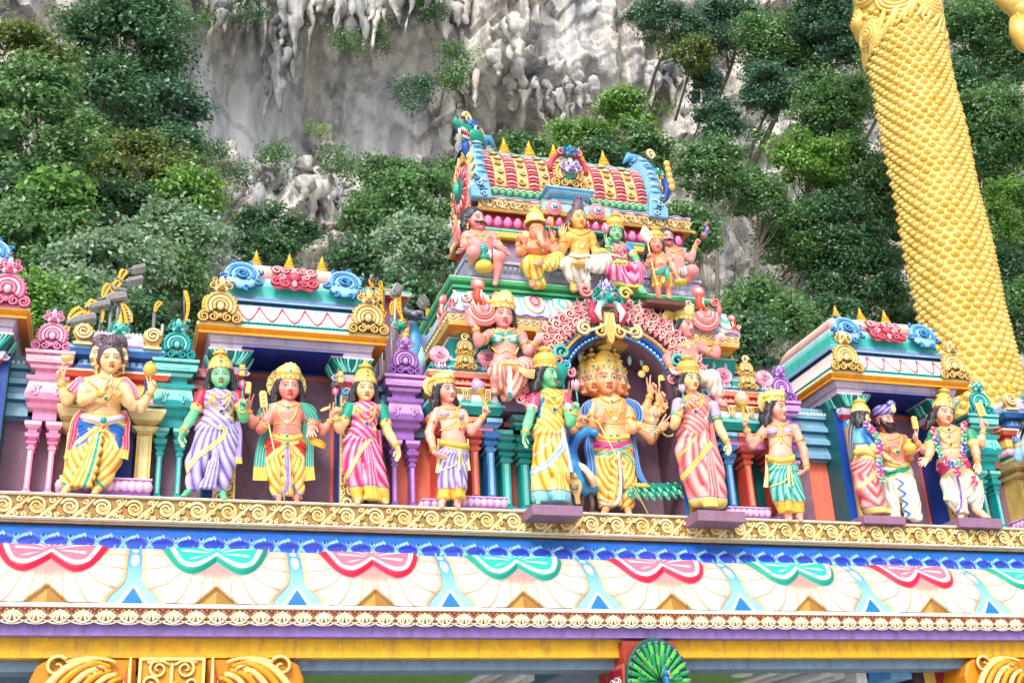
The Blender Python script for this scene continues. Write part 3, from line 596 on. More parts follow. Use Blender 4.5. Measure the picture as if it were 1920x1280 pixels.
# ================================================================ CENTRAL TOWER
def dragon(m,F,s,ca,cb,cm,ct,ce=(250,245,235)):
    """makara head in profile, snout towards +u"""
    W_=C(*ce); K=C(25,20,30)
    ball(m,F,0,0,.30*s,.10*s,ca,.85,12,8)
    m.tube(F([(.05*s,.10*s,.10*s),(.30*s,.12*s,.10*s),(.52*s,.16*s,.10*s),(.60*s,.24*s,.10*s),(.57*s,.34*s,.10*s),(.49*s,.31*s,.10*s)]),s*np.array((.17,.13,.10,.08,.05,.02)),ca,8)
    m.tube(F([(.05*s,-.12*s,.08*s),(.25*s,-.20*s,.08*s),(.45*s,-.16*s,.08*s)]),s*np.array((.14,.09,.03)),ca,8)
    m.tube(F([(.08*s,-.02*s,.12*s),(.28*s,-.04*s,.12*s),(.45*s,-.0*s,.12*s)]),s*np.array((.10,.08,.04)),cm,8)
    for k in range(5):
        x=.20+.07*k; m.tube(F([(x*s,.06*s+.006*k,.18*s),(x*s+.005,-.01*s,.18*s)]),s*np.array((.032,.012)),W_,5); m.tube(F([(x*s,-.15*s,.16*s),(x*s,-.08*s,.17*s)]),s*np.array((.03,.008)),W_,5)
    m.tube(F([(.50*s,.12*s,.12*s),(.54*s,-.02*s,.12*s),(.50*s,-.14*s,.12*s)]),s*np.array((.05,.035,.008)),W_,6)
    ball(m,F,.06*s,.13*s,.10*s,.26*s,W_); ball(m,F,.07*s,.13*s,.055*s,.31*s,K); arcs(m,F,.06*s,.13*s,.12*s,cb,10,200,.03*s,.27*s)
    for k,(x,y,r) in enumerate(((-.12,.30,.15),(-.30,.16,.14),(-.32,-.08,.13),(-.22,-.28,.14))): curl(m,F,x*s,y*s,r*s,(cb,ct)[k%2],1.4,k,1,.32,.1*s)
    ball(m,F,-.05*s,.38*s,.12*s,.05*s,cb)
towerc=1068
tow=MB(); T0=MB()
def zc_(py,Y,px=944): return zz(px,py,Y)
# --- lower body
Ya=.10; xa,xb=xx(1060,760,Ya),xx(1262,760,Ya); xc=(xa+xb)/2; ra=(xb-xa)/2; zcr=zz(1150,636,Ya); zsp=zcr-ra*1.02
tb0,tb1=xx(852,640,.42),xx(1362,655,.42)
zT2=zz(997,627,.12)
_zl=zz(868,765,.42); tow.box(tb0,xa-.22,.42,YW+.4,_zl,zT2,C(188,165,205)); tow.box(xb+.22,tb1,.42,YW+.4,_zl,zT2,C(188,165,205)); 
tow.box(tb0,tb1,.70,YW+1.2,zsp,zT2,C(150,110,140))
for _a,_b in ((tb0-.02,xc-ra-.30),(xc+ra+.30,tb1+.02)): tow.rings(_a,_b,.40,.73,[(zT2-.62,0,LIL),(zT2-.56,.03,LILL),(zT2-.50,.0,LIL),(zT2-.44,.03,PINKD),(zT2-.38,.05,PINKL),(zT2-.34,.0,TEALD),(zT2-.30,.02,TEAL),(zT2-.06,.07,TEAL),(zT2-.05,.1,WHITE)])
F=Fr((0,.345,zT2-.18),(1,0,0),(0,-.2,.98),(0,-.98,-.2))
for k in range(22): 
    x=tb0+.1+k*(tb1-tb0-.2)/21; ball(tow,F,x,0,.035,.0,C(190,225,220),2.2,8,5)
tower=tow.build('tower',PL,gate)
# --- T2 cornice
m=MB(); c0,c1=xx(848,600,.12),xx(1372,628,.12)
q=lambda py,Y: zz(997,py,Y)
m.rings(c0,c1,.12,2.7,[(q(627,.05),-.02,GOLD),(q(620,.06),.06,ORD),(q(612,.05),.07,GOLD),(q(597,.05),.07,C(240,205,140)),(q(595.5,.02),.10,CREAM),(q(593,.02),.09,LIL)])
F=Fr((0,.05,q(604,.05))); n=int((c1-c0+.14)/.115)
for i in range(n):
    x=c0-.07+(i+.5)*(c1-c0+.14)/n
    arcs(m,F,x,.02,.048,GOLDL,180,360,.012,.01,1.15,5,9); arcs(m,F,x,.025,.024,C(200,170,200),180,360,.012,.015,1.1,5,7); ball(m,F,x+.057,.035,.016,.01,GOLD,1,6,4)
F=Fr((c0-.07,0,q(604,.05)),(0,1,0),(0,0,1),(-1,0,0))
for i in range(18): arcs(m,F,.1+i*.115,.02,.048,GOLDL,180,360,.012,.01,1.15,5,9)
m.build('scalloped_cornice',PL,tower)
def bandc(X,v):
    s=.42; k=np.floor(X/s); u=((X/s)%1)*2-1; au=np.abs(u); red=(k%2==0)[...,None]
    r=np.hypot(au*.9,(v-.25)*.95*1.1); col=np.broadcast_to(C(205,232,238),X.shape+(3,)).copy()
    core=np.where(red,C(232,70,100),C(40,180,165)); c2=np.where(red,C(252,170,180),C(150,228,218))
    col=mixc(col,C(235,215,165),(r<.62)*1.); col=mixc(col,C(252,238,220),(r<.54)*1.); col=np.where((r<.42)[...,None],c2,col); col=np.where((r<.30)[...,None],core,col); col=np.where((r<.20)[...,None],c2*.5+.4,col)
    col=mixc(col,C(60,60,110),.7*np.exp(-((r-.63)/.03)**2)); col=mixc(col,C(120,160,190),((au>.9)&(r>.6))*.6)
    return col,.03*(r<.62)+.02*(r<.42)*(1-r)
Ys=np.linspace(.20,.03,30); Zs=np.linspace(q(560,.20),q(593,.03),30)
strip('petal_band',Ys,Zs,620,bandc,None,PL,c0+.03,c1-.03).build('petal_band',PL,tower)
m=MB(); m.rings(c0+.04,c1-.04,.20,2.6,[(q(593,.03),.06,C(205,232,238)),(q(562,.2),.0,C(205,232,238))])
m.build('cornice_core',PL,tower)
m=MB(); t=np.linspace(c0-.05,c1+.05,260); m.tube(np.stack([t,np.full(260,.015),q(592,.02)+.012*np.sin(t*30)],-1),.016,LIL,6); m.build('wavy_rim',PL,tower)
# --- green mouldings
g0,g1=xx(853,548,.24),xx(1322,575,.24)
m=MB(); G1_,G2_,G3_=C(90,195,130),C(175,235,190),C(25,130,80)
m.rings(g0,g1,.24,2.5,[(q(561,.24),0,C(60,190,170)),(q(555,.24),.0,C(60,190,170)),(q(553,.24),.04,G3_),(q(549,.24),.05,G1_),(q(547,.24),.02,G3_),(q(544,.24),.02,G3_),(q(542,.24),.07,G1_),(q(537,.24),.09,G1_),(q(535,.24),.09,G2_)])
m.build('green_moulding',PL,tower)
# --- lilac seat
s0,s1=xx(884,500,.40),xx(1292,530,.40); q2=lambda py,Y: zz(944,py,Y); zg=q(535,.24)
m=MB(); L0,L1,L2=C(150,140,205),C(205,200,235),C(100,90,160)
zs1=q2(491,.30)
m.rings(s0,s1,.42,2.4,[(zg-.001,.0,L0),(zg+.10,.0,L1),(zg+.105,.03,L2),(zg+.13,.05,L1),(zg+.14,.04,L2),(zg+.15,.035,L0),(zs1-.15,.045,L1),(zs1-.06,.12,L1),(zs1-.05,.11,L2),(zs1-.04,.14,L0),(zs1,.145,L1)])
F=Fr((0,.335,zs1-.105),(1,0,0),(0,-.6,.8),(0,-.8,-.6))
for i in range(46): 
    x=s0+(i+.5)*(s1-s0)/46; m.tube(F([(x,-.04,-.002),(x,.04,-.002)]),.012*RNG.uniform(.6,1.3),C(228,226,245),5)
m.build('lilac_seat',PL,tower)
# --- recess wall and pilasters
w0,w1=xx(905,470,1.0),xx(1272,500,1.0); zc0=zc_(448,.88)
m=MB(); m.box(w0,w1,.95,2.2,zs1-.01,zc0+.02,C(165,140,165)); m.build('recess_wall',paint('weathered_mauve_plaster'),tower)
for x in (w0+.05,xx(1128,500,.9),w1-.06):
    m=MB(); m.rings(x-.09,x+.09,.80,1.0,stack(zs1,zc0,4,TEALL,TEAL,.05)); m.build('pilaster',PL,tower)
# --- upper cornice
m=MB(); q3=lambda py,Y: zz(944,py,Y); a0,a1=w0-.02,w1+.04
m.rings(a0,a1,.86,2.3,[(q3(449,.86),.0,ORD),(q3(446,.86),.03,C(240,190,70)),(q3(437,.86),.04,C(250,215,110)),(q3(435,.84),.0,TEALD),(q3(433,.82),.04,TEAL),(q3(429,.82),.05,TEALL),(q3(427,.84),.0,C(160,20,50)),(q3(401,.84),.02,C(160,20,50)),(q3(400,.78),.12,ORD),(q3(395,.76),.14,GOLD),(q3(393.5,.76),.10,CREAM),(q3(377,.76),.10,CREAM),(q3(375,.76),.13,C(250,215,150)),(q3(373,.76),.13,LILL)])
mp=MB()
n=21
for i in range(n):
    x=a0+(i+.5)*(a1-a0)/n; F=Fr((x,.835,q3(417,.84)))
    ball(m,F,0,0,.075,-.02,C(245,135,190),1.25,10,7); ball(m,F,0,.05,.048,.0,C(252,200,225),1,8,5); ball(m,F,.0,.075,.012,.045,C(90,90,100),1,5,4)
m.build('lotus_cornice',PL,tower)
m=scroll_frieze(a0-.10,a1+.10,q3(393,.76),q3(377,.76),.745,.22,GOLD,GOLDL,C(150,90,70)); m.build('scroll_band',PL,tower)
m=MB(); t=np.linspace(a0-.12,a1+.12,220); m.tube(np.stack([t,np.full(220,.74),q3(371,.74)+.014*np.sin(t*24)],-1),.022,C(175,150,205),6)
# central projection
pa,pb=xx(1020,400,.7),xx(1140,410,.7); zq=lambda py:zz(1068,py,.64)
m.rings(pa,pb,.68,1.6,[(zq(433),0,TEALD),(zq(430),.03,TEAL),(zq(427),.04,TEALL),(zq(425),0,C(160,20,50)),(zq(409),.0,C(170,25,55)),(zq(407),.06,ORD),(zq(400),.08,GOLD),(zq(399),.03,SKYL),(zq(382),.03,C(170,215,230)),(zq(380),.05,CREAM)])
for i in range(7): 
    F=Fr((pa+(i+.5)*(pb-pa)/7,.675,zq(418))); ball(m,F,0,0,.06,-.01,C(245,135,190),1.2,10,7); ball(m,F,0,.045,.04,.01,C(252,200,225),1,8,5)
for px_,py_ in ((1039,389),(1120,396)):
    F=Fr(P(px_,py_,.60)); disc(m,F,0,0,.125,-.02,.04,C(240,130,140),22); 
    for k in range(18): ball(m,F,.115*cos(k/18*2*PI),.115*sin(k/18*2*PI),.021,.0,C(250,190,190),1,6,4)
    disc(m,F,0,0,.065,.015,.03,C(250,225,215),14); disc(m,F,0,0,.045,.035,.02,C(50,130,200),12); ball(m,F,0,0,.022,.06,C(180,215,240),1.4)
m.build('centre_projection',PL,tower)
# --- barrel roof
YB=1.32; b0,b1=xx(905,360,.9),xx(1212,385,.9)
zb0=q3(366,.80); zr=zz(1068,314,YB); hb=zr-zb0-.16
m=MB()
m.rings(b0,b1,.84,2.0,[(q3(371,.8),.02,C(60,150,100)),(zb0,.02,C(60,160,110)),(zb0+.13,.0,C(40,130,90)),(zb0+.16,.04,C(235,120,120))])
F=Fr((0,.82,zb0-.0)); 
for i in range(24):
    x=b0+(i+.5)*(b1-b0)/24; ball(m,F,x,.065,.062,.0,C(130,210,160),.95,8,5); arcs(m,F,x,.05,.055,C(195,240,205),20,170,.012,.045,1,5,8)
m.build('leaf_band',PL,tower)
m=MB(); nb=15; wd=(b1-b0)/nb
def barr(x0,x1,r,col,mb,k=14,al0=-10,al1=190):
    a=np.radians(np.linspace(al0,al1,k)); y=YB-.50*r*np.cos(a); z=zb0+.16+hb*r*np.maximum(np.sin(a),-.3)
    mb.grid(np.stack([np.stack([np.full(k,x),y,z],-1) for x in np.linspace(x0,x1,3)]),col,True)
for i in range(nb):
    x0=b0+i*wd; x1=x0+wd; gold=i%2
    barr(x0,x1,1.0,C(228,192,130) if gold else C(205,85,100),m)
    if gold:
        for k in range(7):
            a=math.radians(8+13*k); Fm=Fr((x0+wd/2,YB-.505*cos(a),zb0+.16+hb*1.01*sin(a)),(1,0,0),(0,sin(a),cos(a)),(0,-cos(a),sin(a)))
            curl(m,Fm,(.02 if k%2 else -.02),0,wd*.32,GOLDL if k%2 else GOLD,1.4,k,1 if k%2 else -1,.26,.008,5)
    else:
        for k in range(20):
            a=math.radians(2+5*k); Fm=Fr((x0+wd/2,YB-.505*cos(a),zb0+.16+hb*1.01*sin(a)),(1,0,0),(0,sin(a),cos(a)),(0,-cos(a),sin(a)))
            t=np.linspace(-1,1,5); m.tube(Fm(np.stack([t*wd*.42,-.022*(t**2)*1.0,.014-.01*t**2],-1)),.0125,(C(238,135,140),C(253,230,224))[k%2],5)
barr(b0-.02,b1+.02,.97,C(200,120,130),m,14,80,190)
m.build('barrel_roof',PL,tower)
m=MB(); m.box(b0,b1,YB-.12,YB+.12,zr-.035,zr+.02,LILL); t=np.linspace(b0,b1,160)
for dz,c in ((.02,TEALL),(-.03,LIL)): m.tube(np.stack([t,np.full(160,YB-.13),zr+dz+.008*np.sin(t*34)],-1),.016,c,6)
m.build('ridge',PL,tower)
for px_ in (946,993,1039,1087,1131):
    x=xx(px_,300,YB); m=MB(); finial(m,(x,YB,zr+.01),.40,base=C(235,235,230)); m.build('finial',paint('gilded_paint'),tower)
# end arches (blue wings) with gables
for d,xe in ((-1,b0),(1,b1)):
    m=MB(); k=20; a=np.radians(np.linspace(-14,194,k)); rr=[(1.02,0),(1.22,.02),(1.30,.08),(1.26,.20),(1.05,.26)]
    G=[]
    for r,w in rr: G.append(np.stack([np.full(k,xe+d*(w*1.0-.02)),YB-.50*r*np.cos(a),zb0+.14+hb*r*np.sin(a)],-1))
    m.grid(G,mixc(SKYB,SKYL,.35),True)
    for j in range(26):    # feather relief
        aa=math.radians(-8+196*j/25); w=.06
        c=np.array((xe+d*.06,YB-.50*1.32*cos(aa),zb0+.14+hb*1.32*sin(aa)))
        m.tube([c+np.array((-d*.07,0,0)),c+np.array((0,-.012*cos(aa),.012*sin(aa))),c+np.array((d*.09,0,0))],np.array((.012,.022,.012)),(SKYB,SKYL)[j%2],5)
    # flared foot
    m.prism(Fr((xe+d*.02,YB-.64,zb0+.0),(d,0,0)),[(-.10,-.16),(.22,-.16),(.24,.02),(.15,.10),(.13,.3),(-.02,.34),(-.07,.1)],-.12,.02,mixc(SKYB,SKYL,.3),.02)
    for j in range(4): curl(m,Fr((xe+d*.02,YB-.665,zb0+.0),(d,0,0)),.03+.04*j,-.10+.09*j,.05,(SKYL,STEEL)[j%2],1.2,j,1,.28,.012)
    m.build('roof_end_arch',PL,tower)
    m=MB(); Fg=Fr((xe+d*.20,YB,zb0+.20),(0,d*1.,0),(0,0,1),(d,0,0))
    disc(m,Fg,0,.10,.46,-.04,.05,C(235,100,70),26); disc(m,Fg,0,.10,.38,.01,.03,C(240,120,130),26)
    for j in range(30): aa=j/30*2*PI; m.tube(Fg([(.22*cos(aa),.10+.22*sin(aa),.05),(.37*cos(aa),.10+.37*sin(aa),.05)]),.014,(C(250,200,195),C(210,60,80))[j%2],5)
    disc(m,Fg,0,.10,.20,.04,.04,C(25,120,110),18); ball(m,Fg,0,.12,.09,.08,C(70,190,160),1.4)
    for j in range(22):
        aa=math.radians(-60+300*j/21); curl(m,Fg,.52*cos(aa),.10+.54*sin(aa),.10,(GOLD,GOLDL)[j%2],1.4,aa,-1 if cos(aa)>0 else 1,.3,.0)
    for e in (-1,1):
        for j in range(4): curl(m,Fg,e*(.42-.05*j),-.30-.10*j,.13,(REDL,C(240,120,130))[j%2],1.6,j,e,.26,.0)
    m.build('gable',PL,tower)
    m=MB(); s=.66 if d<0 else .34; xz=(xe+d*(.10 if d<0 else .34))
    Fd=Fr((xz+d*.03,YB-.30,zr+.10),nrm((-.80,-.55,-.18)),nrm((-.15,-.10,1)),nrm((.55,-.80,0))) if d<0 else Fr((xz,YB-.1,zr+.0),nrm((.9,.4,0)),(0,0,1),nrm((.4,-.9,0)))
    dragon(m,Fd,s,C(30,165,135),C(60,120,190),C(215,50,80),C(245,205,130))
    m.tube(Fd([(.2,-.06,.05),(.24,-.25,.06),(.16,-.42,.06),(.08,-.55,.04)]),np.array((.05,.075,.06,.02)),C(30,80,170),8)
    curl(m,Fd,-.02,.36,.10,GOLDL,1.5,0,1,.3,.0); 
    for j in range(5): ball(m,Fr((xz+d*.10,YB-.42-.02*j,zr+.02-.12*j)),0,0,.06,0,C(245,195,110),1.1)
    m.tube([(xz-d*.10,YB,zr-.1),(xz-d*.16,YB,zr+.14),(xz-d*.22,YB,zr+.30),(xz-d*.38,YB,zr+.34),(xz-d*.48,YB,zr+.20)],np.array((.15,.13,.10,.07,.015)),SKYB,8)
    m.build('dragon_head',PL,tower)
# --- centre crest on the barrel
Yc_=.62; F=Fr(P(1066,352,Yc_))
m=MB(); m.rings(F.o[0]-.30,F.o[0]+.30,.62,1.2,[(zz(1066,382,.62),-.03,C(235,160,190)),(zz(1066,372,.62),-.03,C(120,190,225)),(zz(1066,371,.62),.0,SKYB),(zz(1066,366,.6),.01,SKYB),(zz(1066,365,.6),.06,SKYL),(zz(1066,357,.58),.10,SKYB),(zz(1066,355,.58),.10,SKYL)])
for i in range(16): m.obox(Fr((F.o[0],.56,zz(1066,361,.6))),-.33+.042*i,-.31+.042*i,-.03,.02,-.02,.012,SKYL)
crest(m,Fr((F.o[0],.60,zz(1066,356,.60))),.56,GOLD,GOLDL,C(215,130,130),TEAL,top=False)
ball(m,Fr((F.o[0],.56,zz(1066,356,.60)+.24)),0,0,.09,0,TEAL,1.5); arcs(m,Fr((F.o[0],.58,zz(1066,356,.60)+.30)),0,0,.30,C(215,70,90),0,180,.04,.0,1.1)
mask(m,Fr((F.o[0],.50,zz(1066,318,.52))),.34,C(190,165,215),LILL,C(90,70,140))
mask(m,Fr((F.o[0],.46,zz(1066,290,.5))),.26,C(35,120,190),TEAL,C(200,50,70)); curl(m,Fr((F.o[0],.46,zz(1052,290,.5))),-.14,.03,.07,REDL,1.4,0,1,.3); curl(m,Fr((F.o[0],.46,zz(1052,290,.5))),.14,.03,.07,REDL,1.4,PI,-1,.3)
m.build('roof_crest',PL,tower)

# ================================================================ ARCH
m=MB(); aa=np.linspace(0,PI,36); pin=np.stack([xc+ra*np.cos(aa),zsp+ra*1.02*np.sin(aa)],-1)
def archband(mb,r0,r1,y0,y1,col,a0=0,a1=180,k=40,ell=1.02,foot=0):
    a=np.radians(np.linspace(a0,a1,k)); o=[]
    for r,y in ((r0,.7),(r0,y0),((r0+r1)/2,y1),(r1,y0),(r1,.7)):
        o.append(np.stack([xc+r*np.cos(a),np.full(k,y),zsp+r*ell*np.sin(a)],-1))
    mb.grid(o,col,True)
archband(m,ra,ra+.07,.06,.03,C(70,150,215)); archband(m,ra+.07,ra+.12,.03,-.02,C(20,90,190)); archband(m,ra+.12,ra+.16,.04,-.02,GOLDL); archband(m,ra+.16,ra+.22,.05,.0,C(120,185,230)); 
for e in (-1,1):
    for r0,r1,c in ((ra,ra+.12,C(30,100,195)),(ra+.12,ra+.22,C(120,185,230))):
        xs=sorted((xc+e*r0,xc+e*r1)); m.box(xs[0],xs[1],.045,.7,zF1,zsp+.002,c)
n=40
for i in range(n):
    a=PI*(i+.5)/n; r=ra+.035; p=np.array((xc+r*cos(a),.035,zsp+r*1.02*sin(a))); M=np.array(((cos(a+PI/2),0,sin(a+PI/2)),(0,1,0),(-sin(a+PI/2)*-1,0,cos(a+PI/2)))).T
    m.ell(p,(.020,.02,.020),C(215,238,250),6,4)
    r=ra+.195; m.ell((xc+r*cos(a),.02,zsp+r*1.02*sin(a)),(.026,.02,.026),C(60,130,205) if i%2 else SKYL,6,4)
t=np.linspace(.03,PI-.03,150); rp=ra+.14; 
for e in (0,PI): m.tube(np.stack([xc+(rp+.012*np.sin(t*60+e))*np.cos(t),-.025+.012*np.cos(t*60+e),zsp+(rp+.012*np.sin(t*60+e))*1.02*np.sin(t)],-1),.014,GOLD if e else C(240,170,60),6)
m.build('arch_moulding',PL,tower)
m=MB(); k=30; a=np.linspace(0,PI,k); m.grid([np.stack([xc+(ra-.012)*np.cos(a),np.full(k,y),zsp+(ra-.012)*1.02*np.sin(a)],-1) for y in (.03,.735)],MAUVE,True); m.grid([np.stack([xc+r_*np.cos(a),np.full(k,.714),zsp+r_*1.02*np.sin(a)],-1) for r_ in (ra-.012,.01)],MAUVE,False)
m.box(xa+.002,xa+.012,.06,.735,zF1,zsp,MAUVED); m.box(xb-.012,xb-.002,.06,.735,zF1,zsp,MAUVED); m.box(xa,xb,.715,.735,zF1,zcr,MAUVE); m.build('arch_niche',paint('weathered_mauve_plaster'),tower)
# flames round the arch
m=MB(); RF=ra+.25
archband(m,ra+.21,ra+.46,.05,.01,C(205,45,75),4,176); archband(m,ra+.20,ra+.72,.36,.34,LIL,2,178)
for row in range(2):
    n=30-6*row+4
    for i in range(n):
        a=math.radians(6+168*(i+.5)/n); r=RF+.05+.15*row; d=1 if a<PI/2 else -1
        Fm=Fr((xc+r*cos(a),-.02,zsp+r*1.02*sin(a)),(sin(a),0,-cos(a)),(cos(a),0,sin(a)))
        curl(m,Fm,0,.02,.078,(C(248,165,165),C(252,200,190))[i%2],1.5,-PI/2,d,.26,.02,6); t=np.linspace(0,1,6)
        m.tube(Fm(np.stack([-d*(.05-.02*t),-.10+.14*t,np.full(6,.02)],-1)),.022*(1-.4*t),C(245,140,150),5)
for i in range(24):
    a=math.radians(8+164*(i+.5)/24); r=RF+.30; d=1 if a<PI/2 else -1
    Fm=Fr((xc+r*cos(a),-.01,zsp+r*1.02*sin(a)),(sin(a),0,-cos(a)),(cos(a),0,sin(a))); curl(m,Fm,0,0,.06,C(250,190,185),1.3,-PI/2,d,.3,.0,5); m.tube(Fm([(0,-.08,0),(-d*.01,.03,0),(-d*.03,.10,0)]),np.array((.025,.022,.008)),C(245,150,155),5)
m.build('flame_border',PL,tower)
for d in (-1,1):
    m=MB(); Fd=Fr((xc+d*(ra+.05),-.02,zsp+.24),(-d*.35,0,-.94),(d*.94,0,-.35) if d>0 else (-.94,0,-.35),(0,-1,0))
    Fd=Fr((xc+d*(ra+.14),-.02,zsp+.18),nrm((d*.55,0,-.83)),nrm((d*.83,0,.55)),(0,-1,0))
    dragon(m,Fd,.52,C(25,165,150),C(110,190,220),C(225,70,110),C(235,150,165)); curl(m,Fd,-.30,.10,.12,C(80,190,180),1.4,0,1,.3,.04)
    m.build('dragon_head',PL,tower)
    m=MB(); x=xc+d*(ra+.10); m.box(x-.05,x+.05,.0,.3,zF1,zsp-.12,C(190,150,50))
    for i in range(22): m.obox(Fr((x,-.002,zF1+.05+i*(zsp-.2-zF1)/22)),-.03,.03,0,.03,0,.02,C(235,205,110) if i%2 else C(150,110,40))
    m.rings(x-.06,x+.06,-.02,.3,[(zsp-.14,0,GOLD),(zsp-.08,.03,GOLDL),(zsp-.05,.03,GOLD)]); m.build('gilded_jamb',PL,tower)
m=MB(); Fk=Fr(P(1137,566,-.20)).sub(0,0,0,0,1.25); mask(m,Fk,.36,C(25,150,145),C(100,205,185),C(220,60,90)); mask(m,Fk.sub(0,.16,.02),.20,C(175,160,215),LILL,C(90,70,140))
for e in (-1,1):
    m.tube(Fk([(e*.10,-.05,.06),(e*.15,-.16,.08),(e*.11,-.27,.08)]),np.array((.04,.05,.015)),C(250,235,225),7); m.tube(Fk([(e*.17,-.02,.02),(e*.20,-.16,.02),(e*.15,-.28,.02)]),np.array((.04,.05,.03)),C(215,60,100),7)
    curl(m,Fk,e*.24,.12,.08,REDL if e<0 else C(240,200,120),1.4,0,e,.3); curl(m,Fk,e*.30,-.36,.085,GOLDL,1.6,PI/2,-e,.28,.03); curl(m,Fk,e*.12,-.38,.08,GOLD,1.5,PI/2,e,.3,.04)
    m.tube(Fk([(e*.03,-.18,.05),(e*.05,-.30,.05),(e*.16,-.36,.05),(e*.28,-.40,.05)]),.022,GOLDL,6)
m.prism(Fk,[(-.06,-.15),(.06,-.15),(.07,-.35),(.03,-.50),(0,-.54),(-.03,-.50),(-.07,-.35)],-.02,.06,GOLD,.01); m.build('keystone_mask',PL,tower)
# pink bird-like scroll finials on the cornice corners
def swan(m,F,s,ca=C(240,125,130),cb=C(252,195,190),cd=C(225,85,60),mx=1):
    F=F.sub(0,0,0,0,1,mx)
    for k in range(5): arcs(m,F,0,.36*s,s*(.12+.075*k),(ca,cb)[k%2],-190+6*k,20-4*k,.045*s,.03*s*(5-k),1.05,6,16)
    for k in range(22):
        a=math.radians(-195+205*k/21); m.tube(F([(s*.33*cos(a),.36*s+s*.34*sin(a),.06*s),(s*.46*cos(a),.36*s+s*.47*sin(a),.03*s)]),.018*s,cb if k%2 else ca,4)
    ball(m,F,0,.38*s,.20*s,.02*s,cd,1.0,10,7)
    for k in range(4): arcs(m,F,-.03*s,(.30+.05*k)*s,.12*s,cb,190,350,.018*s,.17*s)
    m.tube(F([(-.08*s,.42*s,.10*s),(-.16*s,.6*s,.12*s),(-.12*s,.78*s,.1*s),(-.10*s,.90*s,.1*s)]),s*np.array((.10,.10,.09,.07)),cd,8); m.tube(F([(-.02*s,.42*s,.12*s),(-.07*s,.6*s,.15*s),(-.05*s,.78*s,.13*s)]),s*.05,cb,6)
    disc(m,F,-.10*s,.98*s,.17*s,.02*s,.10*s,ca,18,1,.06); disc(m,F,-.10*s,.98*s,.10*s,.10*s,.05*s,cb,14)
    curl(m,F,.36*s,.74*s,.13*s,ca,1.4,PI,1,.34,.04*s); m.tube(F([(.40*s,.35*s,.02*s),(.46*s,.52*s,.03*s),(.44*s,.66*s,.04*s)]),s*np.array((.07,.08,.06)),ca,7); curl(m,F,-.40*s,.62*s,.12*s,cb,1.4,0,-1,.34,.03*s)
for px_,py_,mx,s in ((905,604,1,.56),(1322,614,1,.56),(838,615,-1,.50),(1372,636,-1,.34)):
    m=MB(); F=Fr(P(px_,py_,-.02 if py_<612 or px_==1322 else .35)); swan(m,F,s,mx=mx) if px_!=838 else swan(m,Fr(F.o,(.25,-.97,0),(0,0,1),(-.97,-.25,0)),s*.9); m.build('swan_crest',PL,tower)
# coloured wing ledge behind the tower on the left
m=MB(); xq=xx(806,640,1.3)
m.box(xx(775,640,1.6),xx(835,640,1.6),1.5,2.3,zz(800,730,1.5),zz(800,628,1.5),C(150,165,205))
m.tube([P(771,700,1.45),P(773,672,1.45),P(776,645,1.45),P(778,620,1.45),P(773,606,1.45),P(765,602,1.45)],np.array((.14,.13,.11,.08,.05,.01)),SKYB,8)
m.tube([P(786,700,1.45),P(786,672,1.45),P(784,645,1.45)],np.array((.10,.12,.04)),SKYL,8)
Fd=Fr(P(752,612,1.4),(-1,0,0),(0,0,1),(0,-1,0)); dragon(m,Fd,.26,C(40,170,140),C(240,190,110),C(215,50,80),REDL)
for j in range(5): ball(m,Fr(P(762-j,620+9*j,1.4)),0,0,.06,0,C(245,195,110))
m.tube([P(820,700,1.6),P(812,718,1.6),P(808,740,1.6)],.05,TEAL,6)
finial(m,P(816,628,1.6),.36); m.build('rear_dragon_wing',PL,tower)

